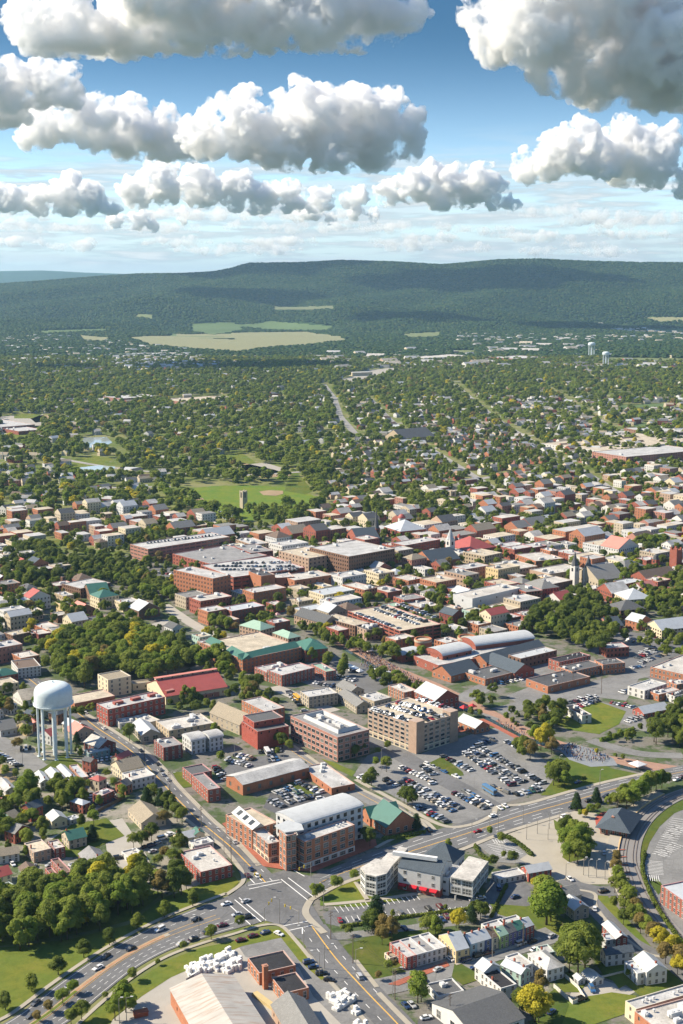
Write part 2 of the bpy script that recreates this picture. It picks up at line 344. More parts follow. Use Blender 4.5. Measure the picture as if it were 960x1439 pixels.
def free(x, y, r, pad=0):
    for cx, cy, ux, uy, hw, hd in FOOT:
        dx, dy = x - cx, y - cy
        if abs(dx) > hw + hd + r + 2 or abs(dy) > hw + hd + r + 2: continue
        if abs(dx * ux + dy * uy) < hw + r + pad and abs(-dx * uy + dy * ux) < hd + r + pad: return False
    return True
def inpoly(x, y, P):
    c = False; j = len(P) - 1
    for i in range(len(P)):
        xi, yi = P[i][0], P[i][1]; xj, yj = P[j][0], P[j][1]
        if (yi > y) != (yj > y) and x < (xj - xi) * (y - yi) / (yj - yi) + xi: c = not c
        j = i
    return c

def winmesh(w, h, grid=(2, 2)):
    key = ('win', round(w, 2), round(h, 2), grid)
    if key in _mc: return _mc[key]
    b = MB(); t = .07
    b.f([(-w/2, -.03, 0), (w/2, -.03, 0), (w/2, -.03, h), (-w/2, -.03, h)], 1)
    b.box(-w/2 - t, -.09, -.12, w/2 + t, 0, 0, 0, True); b.box(-w/2 - t, -.09, h, w/2 + t, 0, h + .15, 0, True)
    for x in [-w/2 - t, w/2]: b.box(x, -.08, 0, x + t, 0, h, 0)
    for i in range(1, grid[0]): b.box(-w/2 + w * i / grid[0] - .03, -.07, 0, -w/2 + w * i / grid[0] + .03, -.03, h, 0)
    for i in range(1, grid[1]): b.box(-w/2, -.065, h * i / grid[1] - .03, w/2, -.03, h * i / grid[1] + .03, 0)
    _mc[key] = mesh('window', b.V, b.F, [MAT('trim', (.6, .58, .54)), GLASS], b.M); return _mc[key]

def facade(b, w, d, H, fl, bay, ww, wh, top=0.0, sides='SWNE', inset=.22, skip=0, gnd=None, win=None):
    """four walls with recessed windows (material 0 wall, 1 glass, 2 other); win(side, x, z) collects positions instead of insets"""
    C4 = [(0, 0), (w, 0), (w, d), (0, d)]
    for si, nm in enumerate('SENW'):
        p, q = Vector((*C4[si], 0)), Vector((*C4[(si + 1) % 4], 0)); Ln = (q - p).length; u = (q - p) / Ln; nrm = Vector((u.y, -u.x, 0))
        n = max(1, int(round(Ln / bay))) if nm in sides else 0
        fh = (H - top) / max(1, fl); wh = min(wh, fh * .62)
        xs = [0.0]; wx = []
        for i in range(n):
            c = Ln * (i + .5) / n; a, e = c - min(ww, Ln / n * .8) / 2, c + min(ww, Ln / n * .8) / 2
            wx.append((len(xs), c)); xs += [a, e]
        xs.append(Ln)
        zs = [0.0]; wz = []
        for j in range(skip, fl):
            z0 = j * fh + (fh - wh) * .45; z1 = z0 + wh; wz.append((len(zs), z0)); zs += [z0, z1]
        zs.append(H)
        wxi = {i for i, _ in wx}; wzi = {i for i, _ in wz}
        obj_side = win is not None and nm in 'SW'
        for i in range(len(xs) - 1):
            for j in range(len(zs) - 1):
                P = [p + u * xs[a] + Vector((0, 0, zs[c])) for a, c in ((i, j), (i + 1, j), (i + 1, j + 1), (i, j + 1))]
                if i in wxi and j in wzi and not obj_side:
                    Q = [x - nrm * inset for x in P]
                    b.f(Q, 1)
                    for k in range(4): b.f([P[k], P[(k + 1) % 4], Q[(k + 1) % 4], Q[k]], 0)
                elif obj_side: pass
                else: b.f(P, 0)
        if obj_side:
            b.f([p, q, q + Vector((0, 0, H)), p + Vector((0, 0, H))], 0)
            for _, c in wx:
                for _, z0 in wz: win(p + u * c + Vector((0, 0, z0)), math.atan2(u.y, u.x), Ln / n)

def unit_mesh(k):
    key = ('unit', k)
    if key in _mc: return _mc[key]
    b = MB(); g = (.5, .5, .5)
    if k == 0: b.box(-1.2, -.9, 0, 1.2, .9, 1.3); b.lathe([(0.55, 1.3), (.55, 1.5), (.1, 1.52)], 10, -.4, 0); b.box(1.2, -.5, .2, 1.7, .5, .9)
    elif k == 1: b.lathe([(.3, 0), (.3, .8), (.55, .85), (.5, 1.15), (0.05, 1.25)], 10)
    else: b.box(-2.4, -1.2, .3, 2.4, 1.2, 2.0, 0, True); b.box(-2.9, -.6, .5, -2.4, .6, 1.5); b.lathe([(.7, 2.0), (.7, 2.2), (.1, 2.22)], 10, -1, 0); b.lathe([(.7, 2.0), (.7, 2.2), (.1, 2.22)], 10, 1, 0); b.box(-2.2, -1, 0, -1.9, 1, .3); b.box(1.9, -1, 0, 2.2, 1, .3)
    _mc[key] = mesh('rooftop_unit', b.V, b.F, [MAT('paint', (.55, .56, .56))], b.M); return _mc[key]
RNG = random.Random(7)
NB = [0]
def build(name, label, cat, O, ang, w, d, H, wall, roof, rt='flat', fl=2, bay=3.2, ww=1.1, wh=1.6, units=0, chim=0, winobj=False, group=None, rise=None, parts=True, trim=None, top=0.0, skip=0, grid=(2, 2), sides='SWNE', base=None, desc=None, eav=.35, foot=True, z=0, glassmat=None):
    """one building as a thing: Empty > wall, roof, window..., chimney..., rooftop_unit..."""
    NB[0] += 1; rng = random.Random(NB[0] * 31 + 5)
    root = link(name, None, None, (O.x, O.y, z), ang); ca, sa = math.cos(ang), math.sin(ang)
    if foot: FOOT.append((O.x + (w * ca - d * sa) / 2, O.y + (w * sa + d * ca) / 2, ca, sa, w / 2, d / 2))
    b = MB(); wins = []
    facade(b, w, d, H, fl, bay, ww, wh, top, sides=sides, skip=skip, win=(lambda p, a, bw: wins.append((p, a, bw))) if winobj else None)
    tm = MAT('trim', trim or tuple(min(.7, c * .5 + .25) for c in (BR | PT)[wall[2:]]))
    rm = roofmat(roof); r = MB()
    if rt == 'flat':
        t = .35; hp = .55
        for (a, c, e, g) in (((0, 0), (w, 0), (w - t, t), (t, t)), ((w, 0), (w, d), (w - t, d - t), (w - t, t)), ((w, d), (0, d), (t, d - t), (w - t, d - t)), ((0, d), (0, 0), (t, t), (t, d - t))):
            b.f([(*a, H), (*c, H), (*e, H), (*g, H)], 2); b.f([(*g, H), (*e, H), (*e, H - hp), (*g, H - hp)], 2)
        r.f([(t, t, H - hp), (w - t, t, H - hp), (w - t, d - t, H - hp), (t, d - t, H - hp)])
    elif rt in ('gx', 'gy'):        # ridge along x / along y
        hr = rise or (d if rt == 'gx' else w) * .28; e = eav; th = .18
        if rt == 'gx':
            for x, o in ((0, 1), (w, -1)):
                P = [(x, 0, H), (x, d, H), (x, d / 2, H + hr)]; b.f(P if o < 0 else P[::-1], 0)
            k = hr / (d / 2)
            S = [[(-e, -e, H - k * e), (w + e, -e, H - k * e), (w + e, d / 2, H + hr), (-e, d / 2, H + hr)], [(w + e, d + e, H - k * e), (-e, d + e, H - k * e), (-e, d / 2, H + hr), (w + e, d / 2, H + hr)]]
        else:
            for y, o in ((0, -1), (d, 1)):
                P = [(0, y, H), (w, y, H), (w / 2, y, H + hr)]; b.f(P if o < 0 else P[::-1], 0)
            k = hr / (w / 2)
            S = [[(-e, d + e, H - k * e), (-e, -e, H - k * e), (w / 2, -e, H + hr), (w / 2, d + e, H + hr)], [(w + e, -e, H - k * e), (w + e, d + e, H - k * e), (w / 2, d + e, H + hr), (w / 2, -e, H + hr)]]
        for q in S:
            q2 = [(x, y, z_ + th) for x, y, z_ in q]; r.f(q2); r.f(q[::-1], 0)
            for i in (0, 1, 3): r.f([q[i], q[(i + 1) % 4], q2[(i + 1) % 4], q2[i]])
    elif rt == 'shed':              # row house: slopes down to the back
        hr = rise or 1.2; e = .3
        b.f([(w, 0, H), (w, 0, H + hr), (w, d, H)], 0); b.f([(0, 0, H), (0, d, H), (0, 0, H + hr)], 0); b.f([(0, 0, H), (w, 0, H), (w, 0, H + hr), (0, 0, H + hr)], 0)
        q = [(-.05, -e, H + hr + .05), (w + .05, -e, H + hr + .05), (w + .05, d + e, H - .02), (-.05, d + e, H - .02)]; q2 = [(x, y, z_ + .2) for x, y, z_ in q]
        r.f(q2); r.f(q[::-1])
        for i in range(4): r.f([q[i], q[(i + 1) % 4], q2[(i + 1) % 4], q2[i]])
    elif rt == 'hip':
        hr = rise or min(w, d) * .28; e = eav; m_ = min(w, d) / 2
        A = [(-e, -e, H), (w + e, -e, H), (w + e, d + e, H), (-e, d + e, H)]
        if w >= d: r1, r2 = (m_, d / 2, H + hr), (w - m_, d / 2, H + hr); T = [[A[0], A[1], r2, r1], [A[1], A[2], r2], [A[2], A[3], r1, r2], [A[3], A[0], r1]]
        else: r1, r2 = (w / 2, m_, H + hr), (w / 2, d - m_, H + hr); T = [[A[0], A[1], r1], [A[1], A[2], r2, r1], [A[2], A[3], r2], [A[3], A[0], r1, r2]]
        for q in T: r.f([tuple(x) for x in q])
        r.f(A[::-1])
    elif rt == 'barrel':            # vault along x
        hr = rise or d * .18; N = 12; e = .5
        arc = [(d / 2 - (d / 2 + e) * math.cos(math.pi * i / N), H + hr * math.sin(math.pi * i / N)) for i in range(N + 1)]
        for i in range(N): r.f([(-e, *arc[i]), (w + e, *arc[i]), (w + e, *arc[i + 1]), (-e, *arc[i + 1])])
        for x, o in ((-.3, -1), (w + .3, 1)):
            P = [(x, *a) for a in arc]; b.f(P if o > 0 else P[::-1], 0)
    b.obj('wall', [wallmat(wall), GLASS, tm], root)
    r.obj('roof', [rm], root)
    if base:  # a different ground floor band standing 6 cm proud
        bb = MB(); hb = base[1]; e = .06
        facade(bb, w + 2 * e, d + 2 * e, hb, 1, bay, ww * 1.3, hb * .62); bb.f([(0, 0, hb), (w + 2 * e, 0, hb), (w + 2 * e, e, hb), (0, e, hb)], 2); bb.f([(0, 0, hb), (e, 0, hb), (e, d + 2 * e, hb), (0, d + 2 * e, hb)], 2)
        bb.obj('ground_floor', [wallmat(base[0]), GLASS, tm], root, loc=(-e, -e, 0))
    if wins:
        for i, (p, a, bw) in enumerate(wins[:100]):
            wm = winmesh(min(ww, bw * .8), wh, grid)
            link('window', wm, root, p, a)
        if len(wins) > 100:
            o = MB()
            for p, a, bw in wins[100:]:
                u = Vector((math.cos(a), math.sin(a), 0)); nn = Vector((u.y, -u.x, 0)) * .05; x = min(ww, bw * .8) / 2
                o.f([p - u * x + nn, p + u * x + nn, p + u * x + nn + Vector((0, 0, wh)), p - u * x + nn + Vector((0, 0, wh))])
            q = o.obj('window_rest', [GLASS], root); q['kind'] = 'stuff'; q.name = 'window'
    if parts:
        zr = H - .55 if rt == 'flat' else H
        if rt == 'flat':
            for i in range(units):
                k = rng.choice((0, 1, 1, 2)) if min(w, d) > 14 else rng.choice((0, 1, 1))
                s = 3.2 if k == 2 else 1.8
                if w > 2 * s + 1 and d > 2 * s + 1: link('rooftop_unit', unit_mesh(k), root, (rng.uniform(s, w - s), rng.uniform(s, d - s), zr), rng.choice((0, math.pi / 2)))
        for i in range(chim):
            cb = MB(); cb.box(-.28, -.35, 0, .28, .35, 1.5); cb.box(-.34, -.41, 1.5, .34, .41, 1.65); cb.box(-.14, -.14, 1.65, .14, .14, 1.9)
            if rt in ('gx',): pos = (w * (.08 if i == 0 else .92), d / 2, H + (rise or d * .28) - .8)
            elif rt == 'gy': pos = (w / 2, d * (.1 if i == 0 else .9), H + (rise or w * .28) - .8)
            else: pos = (w * (.12 if i % 2 == 0 else .88), d * .5, zr - .1)
            cb.obj('chimney', [MAT('brick', BR['red'])], root, loc=pos)
    tag(root, label, cat, group)
    THINGS.append([root, label if not desc else None, desc])
    return root
def corners(c, H):
    """roof corner pixels (L, F, R) at height H -> origin, angle, width, depth"""
    L, F, Rr = G(c[0], c[1], H), G(c[2], c[3], H), G(c[4], c[5], H)
    u, v = Rr - F, L - F; wu, dv = u.length, v.length
    au = math.atan2(u.y, u.x); av = math.atan2(v.y, v.x) - math.pi / 2
    while av - au > math.pi: av -= 2 * math.pi
    while au - av > math.pi: av += 2 * math.pi
    ang = (au * wu + av * dv) / (wu + dv)
    U = Vector((math.cos(ang), math.sin(ang), 0)); Vv = Vector((-U.y, U.x, 0))
    return Vector((F.x, F.y, 0)), ang, max(3, u.dot(U)), max(3, v.dot(Vv))
def B(name, label, c, H, wall, roof, rt='flat', fl=3, cat='building', hk=.78, **k):
    H = H * hk
    O, ang, w, d = corners(c, H)
    return build(name, label, cat, O, ang, w, d, H, wall, roof, rt, fl, **k)
def hop(name, o, w, d, H, mat, parent, x, y, z0=0):
    b = MB(); b.box(0, 0, 0, w, d, H); return b.obj(name, [mat], parent, loc=(x, y, z0))
# ------------------------------------------------------------ flat ground pieces
def poly(name, px, z, mat, kind='structure', world=False):
    P = [tuple(G(*p)) if not world else p for p in px]
    a = sum(P[i][0] * P[(i + 1) % len(P)][1] - P[(i + 1) % len(P)][0] * P[i][1] for i in range(len(P)))
    if a < 0: P = P[::-1]
    me = mesh(name, [(p[0], p[1], z) for p in P], [list(range(len(P)))], [mat]); o = link(name, me); o['kind'] = kind; return o
def smooth(pts, n=5):
    out = []; P = [pts[0]] + list(pts) + [pts[-1]]
    for i in range(1, len(P) - 2):
        for t in range(n):
            t /= n; p0, p1, p2, p3 = P[i - 1], P[i], P[i + 1], P[i + 2]
            out.append(tuple(.5 * (2 * b + (c - a) * t + (2 * a - 5 * b + 4 * c - d) * t * t + (3 * b - a - 3 * c + d) * t ** 3) for a, b, c, d in zip(p0, p1, p2, p3)))
    out.append(pts[-1]); return out
def wline(px, world=False, sm=True):
    P = [tuple(G(*p))[:2] for p in px] if not world else px
    return [Vector((*p, 0)) for p in (smooth(P) if sm and len(P) > 2 else P)]
def offs(W, o):
    out = []
    for i, p in enumerate(W):
        t = (W[min(i + 1, len(W) - 1)] - W[max(i - 1, 0)]).normalized(); out.append(p + Vector((-t.y, t.x, 0)) * o)
    return out
ROADS = []
def strip(name, W, width, z, mat, thick=0, kind='structure', reserve=True, dash=None, off=0):
    """ribbon along world polyline W; thick>0 gives kerb sides; dash=(on, off) metres"""
    W = offs(W, off) if off else W
    if dash:
        S = [0]
        for i in range(len(W) - 1): S.append(S[-1] + (W[i + 1] - W[i]).length)
        def at(s):
            for i in range(len(W) - 1):
                if S[i + 1] >= s: return W[i].lerp(W[i + 1], (s - S[i]) / max(1e-6, S[i + 1] - S[i]))
            return W[-1]
        b = MB(); s = 0
        while s < S[-1] - dash[0]:
            p, q = at(s), at(s + dash[0]); t = (q - p).normalized(); n_ = Vector((-t.y, t.x, 0)) * width / 2
            b.f([tuple(x)[:2] + (z,) for x in (p - n_, q - n_, q + n_, p + n_)]); s += dash[0] + dash[1]
        o = b.obj(name, [mat]); o['kind'] = kind; return o
    l_, r_ = offs(W, width / 2), offs(W, -width / 2); b = MB()
    for i in range(len(W) - 1):
        P = [(r_[i].x, r_[i].y, z), (r_[i + 1].x, r_[i + 1].y, z), (l_[i + 1].x, l_[i + 1].y, z), (l_[i].x, l_[i].y, z)]; b.f(P)
        if thick:
            Q = [(x, y, z - thick) for x, y, _ in P]; b.f([Q[0], Q[1], P[1], P[0]]); b.f([P[3], P[2], Q[2], Q[3]])
    o = b.obj(name, [mat]); o['kind'] = kind
    if reserve:
        for i in range(len(W) - 1): ROADS.append((W[i], W[i + 1], width / 2))
    return o
def onroad(x, y, pad=0):
    for a, c, hw in ROADS:
        if abs(x - a.x) > 250 and abs(x - c.x) > 250: continue
        dx, dy = c.x - a.x, c.y - a.y; L2 = dx * dx + dy * dy
        if L2 < 1e-6: continue
        t = max(0, min(1, ((x - a.x) * dx + (y - a.y) * dy) / L2)); ex, ey = x - a.x - t * dx, y - a.y - t * dy
        if ex * ex + ey * ey < (hw + pad) ** 2: return True
    return False
# ------------------------------------------------------------ terrain
RIDGE = [(-900,399),(-300,399),(0,398),(60,394),(130,388),(200,384),(250,383),(300,380),(325,375),(350,368),(420,367),(480,364),(560,367),(620,370),(700,363),(760,362),(820,365),(900,367),(960,367),(1300,369),(1900,372)]
FARR = [(-900,378),(0,381),(60,380),(120,383),(180,385),(240,392),(400,396),(1900,398)]
def terrain_z(X, Y):
    Yc = np.maximum(Y, 100); px = CX + FPX * X / (Yc * math.cos(TH) + CAMH * math.sin(TH) * 0)
    def rz(tab, Y0):
        row = np.interp(px, [p[0] for p in tab], [p[1] for p in tab]); y = (row - CY) / FPX
        return CAMH - (math.sin(TH) + y * math.cos(TH)) / (math.cos(TH) - y * math.sin(TH)) * Y0
    zr = rz(RIDGE, 10300.0); zf = rz(FARR, 25000.0)
    t = np.clip((Y - 6500) / 3800, 0, 1); up = .10 * t + .90 * t ** 2.6
    dn = 1 - np.clip((Y - 10300) / 4500, 0, 1) ** 1.0; dn = dn * dn * (3 - 2 * dn)
    z = np.where(Y <= 10300, zr * up, zr * dn)
    nz = np.zeros_like(z)
    for f, a, s in ((1 / 1500, 1.0, 0), (1 / 700, .6, 5), (1 / 330, .42, 9)):
        sp_ = s + X * f; q = s * 2 + Y * f * .8
        nz += a * (np.sin(sp_ * 2.1 + 1.7 * np.sin(q * 1.3)) * np.cos(q * 1.9 + 1.1 * np.sin(sp_ * .9)))
    z = z + nz * 95 * np.clip((t - .05) * 2, 0, 1) * np.clip((10300 - Y) / 1500, .04, 1) * (Y < 14500)
    f2 = np.clip((Y - 17000) / 8000, 0, 1); f2 = f2 * f2 * (3 - 2 * f2) * np.clip((36000 - Y) / 9000, 0, 1)
    return np.where(Y > 15000, zf * f2, np.maximum(z - 16 * np.clip((t - .6) * 3, 0, 1), -5))
ys = np.concatenate([np.array([-1500., 0, 300]), np.arange(600, 6300, 190), np.arange(6300, 11200, 45), np.arange(11200, 36000, 500), np.array([45000., 60000.])])
ts = np.linspace(-1, 1, 261); TX, TY = np.meshgrid(ts, ys); HX = TX * (np.maximum(TY, 0) * .42 + 1500)
TZ = terrain_z(HX, TY); V = np.stack([HX, TY, TZ], -1).reshape(-1, 3); nx = len(ts); ny = len(ys)
i = np.arange(nx - 1); j = np.arange(ny - 1); I, J = np.meshgrid(i, j); a = (J * nx + I).ravel(); F = np.stack([a, a + 1, a + 1 + nx, a + nx], 1)
def ground_mat():
    m, n, l, b = NT('ground'); geo = n.new('ShaderNodeNewGeometry'); wp = geo.outputs['Position']; b.inputs['Roughness'].default_value = 1; b.inputs['Specular IOR Level'].default_value = .03
    near = _mix(n, l, _mr(n, l, _noise(n, l, wp, .02, 7, .65), .42, .58, 0, 1), (.10, .135, .035), (.19, .19, .085))
    near = _mix(n, l, _mr(n, l, _noise(n, l, wp, .05, 6, .7), .56, .66, 0, .85), near, (.19, .17, .13))
    far = _mix(n, l, _mr(n, l, _noise(n, l, wp, .012, 8, .7), .4, .6, 0, 1), (.02, .045, .016), (.04, .07, .02))
    sx = n.new('ShaderNodeSeparateXYZ'); l.new(wp, sx.inputs[0])
    c = _mix(n, l, _mr(n, l, sx.outputs[1], 4200, 6500, 0, 1), near, far)
    l.new(c, b.inputs['Base Color']); return m
g = npmesh('ground', V, F, [ground_mat()], smooth=True); link('ground', g)['kind'] = 'structure'

GR = lambda r=.078, g_=.12, b_=.026: MAT('grass', (r, g_, b_))
G1, G2, G3 = GR(), GR(.10, .145, .03), GR(.06, .098, .024)
AS = MAT('asphalt', (.14, .142, .145)); AS2 = MAT('asphalt', (.20, .20, .195)); AS3 = MAT('asphalt', (.10, .10, .105)); CO = MAT('concrete', (.36, .33, .27)); CO2 = MAT('concrete', (.36, .34, .30)); BP = MAT('brick', (.36, .115, .07)); YD = MAT('yard', (.26, .24, .20)); YD2 = MAT('yard', (.17, .16, .14))
PW = MAT('roadpaint', (.72, .72, .70)); PY = MAT('roadpaint', (.60, .36, .08)); SOIL = MAT('soil', (.33, .24, .14))
# wide town surfaces
poly('town_yard', [(-60,1150),(-330,1150),(-330,740),(-60,740),(-60,905),(40,840),(160,790),(240,745),(420,735),(560,700),(760,690),(1260,690),(1280,1500),(1020,1500),(400,1500),(430,1330),(350,1240),(230,1120),(120,1040)], .04, YD2)
poly('residential_yard', [(-330,1330),(-330,900),(-60,900),(120,1040),(250,1140),(330,1225),(250,1262),(150,1230)], .05, YD)
# far fields and clearings
FIELDS = []
def hit(px, py):
    y = (py - CY) / FPX; dz = -(math.sin(TH) + y * math.cos(TH)); dy = math.cos(TH) - y * math.sin(TH); x = (px - CX) / FPX; Y = np.arange(4500., 12000., 12.)
    zz = CAMH + dz / dy * Y - terrain_z(x / dy * Y, Y); k = np.argmax(zz < 0); return (x / dy * Y[k], Y[k], float(terrain_z(np.array([x / dy * Y[k]]), np.array([Y[k]]))[0])) if zz[k] < 0 else None
def field(name, px, mat, z=.06):
    if min(p[1] for p in px) < 478:
        x0, x1 = int(min(p[0] for p in px)), int(max(p[0] for p in px)) + 1; y0, y1 = min(p[1] for p in px), max(p[1] for p in px); b = MB(); sx = max(3, (x1 - x0) // 40); ny_ = 10; gr = {}
        for i in range((x1 - x0) // sx + 2):
            for j in range(ny_ + 1):
                a = x0 + i * sx; c = y0 + (y1 - y0) * j / ny_; h_ = hit(a, c); gr[i, j] = (a, c, h_)
        for i in range((x1 - x0) // sx + 1):
            for j in range(ny_):
                q = [gr[i, j], gr[i, j + 1], gr[i + 1, j + 1], gr[i + 1, j]]
                if all(k[2] for k in q) and inpoly(sum(k[0] for k in q) / 4, sum(k[1] for k in q) / 4, px): b.f([(k[2][0], k[2][1], k[2][2] + 3 + z) for k in q])
        if b.F: b.obj(name, [mat])['kind'] = 'structure'
        FIELDS.append([h_[:2] for h_ in (hit(*p) for p in px) if h_]); return
    poly(name, px, z, mat); FIELDS.append([tuple(G(*p))[:2] for p in px])
FT = MAT('soil', (.24, .24, .12)); FG = MAT('soil', (.10, .155, .05)); FG2 = MAT('soil', (.16, .19, .07)); FQ = MAT('soil', (.36, .35, .33)); FY = MAT('soil', (.15, .17, .08))
field('tan_field', [(178,475),(262,471),(340,468),(430,467),(478,473),(492,480),(430,487),(385,490),(330,497),(265,492),(210,487)], FT)
poly('quarry_ground', [(345,473),(420,470),(445,474),(452,480),(400,486),(380,481),(350,478)], .3, FQ); poly('quarry_ground', [(180,478),(228,484),(262,490),(282,495),(262,497),(200,485)], .3, FQ)
field('green_field', [(268,456),(330,454),(345,464),(300,471),(270,468)], FG); field('green_field', [(320,457),(380,452),(470,460),(455,466),(400,466),(350,462)], FG)
field('green_field', [(566,470),(620,467),(618,475),(585,477),(564,474)], FG2); field('green_field', [(635,492),(668,492),(670,499),(636,500)], FG2); field('tan_field', [(905,447),(960,447),(1030,449),(1030,455),(925,453)], FT)
field('green_field', [(905,463),(1030,461),(1030,468),(930,469)], FG); field('green_field', [(850,502),(1030,505),(1030,511),(850,509)], FG2); field('green_field', [(50,466),(150,463),(150,467),(60,470)], FG); field('green_field', [(192,442),(216,443),(214,449),(190,448)], FG2)
field('tan_field', [(110,471),(165,476),(140,482),(118,480)], FT); field('green_field', [(870,569),(936,567),(936,575),(872,577)], FG); field('green_field', [(892,595),(915,593),(912,609),(890,607)], FG); field('tan_field', [(380,428),(470,430),(470,436),(385,436)], FY); field('green_field', [(240,469),(330,475),(330,478),(240,474)], FG)
# park with the bell tower
field('park_lawn', [(252,688),(300,683),(345,682),(400,684),(440,696),(458,706),(452,714),(400,712),(380,722),(345,735),(310,722),(285,720),(268,700)], MAT('grass', (.10, .17, .03)), .08)
poly('sand_infield', [(364,691),(378,689),(398,690),(398,694),(388,697),(370,696)], .3, SOIL)
poly('sand_infield', [(266,700),(285,700),(290,706),(275,709)], .3, SOIL)
field('green_lawn', [(0,600),(60,598),(60,612),(0,622)], G2, .1); field('soil_ground', [(38,584),(82,583),(80,590),(50,594)], SOIL, .1); field('green_lawn', [(60,760),(90,758),(82,775),(100,790),(85,800),(55,785)], G1, .1)
field('green_lawn', [(20,582),(60,582),(45,588),(20,588)], G2, .12); field('green_lawn', [(300,640),(340,636),(360,650),(320,655)], G2, .1); field('tan_field', [(340,650),(385,660),(410,668),(370,672),(345,664)], SOIL, .1)
field('green_lawn', [(410,655),(440,690),(430,695),(400,690)], G1, .09); field('green_lawn', [(84,650),(130,640),(160,645),(130,660),(90,660)], G2, .1)
poly('pond_water', [(112,657),(140,654),(162,656),(158,664),(130,666),(112,663)], .2, MAT('water', (.42, .50, .52)))
FIELDS.append([tuple(G(*p))[:2] for p in [(108,650),(165,650),(165,670),(108,670)]])
poly('pond_water', [(118,615),(150,614),(158,622),(140,630),(112,628)], .2, MAT('water', (.35, .40, .40))); FIELDS.append([tuple(G(*p))[:2] for p in [(114,612),(160,612),(160,634),(108,632)]])
poly('creek_water', [(303,716),(325,722),(345,732),(335,738),(312,728)], .2, MAT('water', (.12, .15, .15)))
# lots: (name, outline, material, z)
LOTS = [
 ('car_park', [(496,1090),(516,1062),(545,1052),(590,1060),(640,1040),(668,1030),(700,1022),(745,1052),(782,1082),(772,1108),(712,1128),(694,1146),(655,1159),(622,1156),(560,1122)], AS2, .10),
 ('car_park', [(454,1284),(470,1277),(590,1263),(650,1257),(688,1262),(693,1275),(640,1283),(480,1303),(458,1298)], AS, .10),
 ('back_lane', [(455,1313),(560,1303),(640,1289),(720,1277),(735,1290),(640,1301),(470,1322)], AS2, .11),
 ('concrete_court', [(692,1180),(735,1165),(800,1139),(838,1143),(856,1165),(866,1200),(860,1243),(800,1243),(770,1237),(735,1213)], CO, .12),
 ('car_park', [(672,1188),(700,1176),(716,1178),(742,1200),(730,1208),(745,1215),(700,1212)], AS2, .16),
 ('car_park', [(690,1235),(725,1228),(760,1260),(745,1275),(700,1275),(680,1262)], AS, .11),
 ('car_park', [(930,1150),(1000,1120),(1010,1345),(962,1335),(930,1290),(905,1240),(905,1205),(918,1170)], AS2, .10),
 ('service_yard', [(125,1460),(200,1400),(232,1374),(300,1345),(352,1322),(400,1310),(440,1345),(520,1460)], CO2, .09),
 ('car_park', [(330,1322),(398,1312),(425,1330),(470,1380),(500,1415),(540,1445),(500,1460),(440,1400),(420,1360),(345,1345)], AS2, .11),
 ('car_park', [(330,1068),(420,1055),(450,1075),(425,1095),(330,1098),(310,1085)], AS, .10),
 ('car_park', [(380,1115),(430,1098),(480,1125),(460,1140),(400,1150),(370,1135)], AS3, .11),
 ('car_park', [(540,1120),(562,1128),(580,1150),(560,1165),(510,1160),(515,1130)], AS, .11),
 ('car_park', [(112,1088),(135,1080),(165,1128),(148,1143),(128,1137)], AS2, .10),
 ('driveway', [(145,1155),(172,1150),(205,1200),(225,1245),(205,1240),(165,1215),(150,1195)], CO2, .10),
 ('driveway', [(60,1180),(110,1163),(140,1168),(105,1180)], CO2, .10),
 ('gravel_lot', [(-20,1068),(15,1078),(25,1095),(0,1110),(-30,1105)], SOIL, .10),
 ('car_park', [(712,978),(770,955),(838,985),(905,1000),(910,1030),(870,1015),(840,1032),(800,1025),(775,1000),(733,992)], AS2, .10),
 ('car_park', [(790,900),(870,885),(960,900),(1010,930),(935,960),(880,945),(850,925)], AS, .10),
 ('street_yard', [(700,950),(760,935),(830,960),(900,950),(880,985),(800,975)], AS2, .095),
 ('car_park', [(470,925),(520,935),(560,960),(520,975),(440,965),(400,950),(420,935)], AS, .10),
 ('car_park', [(216,800),(270,795),(300,820),(240,845),(200,820)], AS, .10),
 ('house_yard', [(735,1350),(800,1340),(830,1385),(760,1410),(720,1390)], YD, .09),
 ('gravel_lot', [(805,1383),(850,1378),(895,1393),(860,1412),(800,1440),(770,1439),(800,1405)], CO2, .11),
 ('car_park', [(590,1428),(640,1418),(700,1450),(580,1460)], AS3, .11),
 ('canal_side_paving', [(470,893),(500,905),(560,938),(620,962),(700,1002),(760,1032),(840,1060),(960,1078),(960,1088),(830,1072),(740,1042),(690,1010),(610,975),(540,945),(470,905)], MAT('brick', (.36, .22, .16)), .12),
 ('creek_water', [(480,908),(545,945),(620,978),(690,1010),(740,1036),(830,1064),(900,1082),(900,1086),(830,1069),(740,1041),(690,1015),(620,983),(545,950),(480,912)], MAT('water', (.03, .05, .045)), .17),
 ('amphitheatre_terrace', [(785,1052),(800,1044),(830,1052),(862,1066),(868,1076),(830,1078),(800,1068)], MAT('stone', (.22, .24, .26)), .18),
 ('brick_path', [(640,1018),(690,1008),(745,1040),(735,1044),(690,1020),(642,1030)], BP, .13),
]
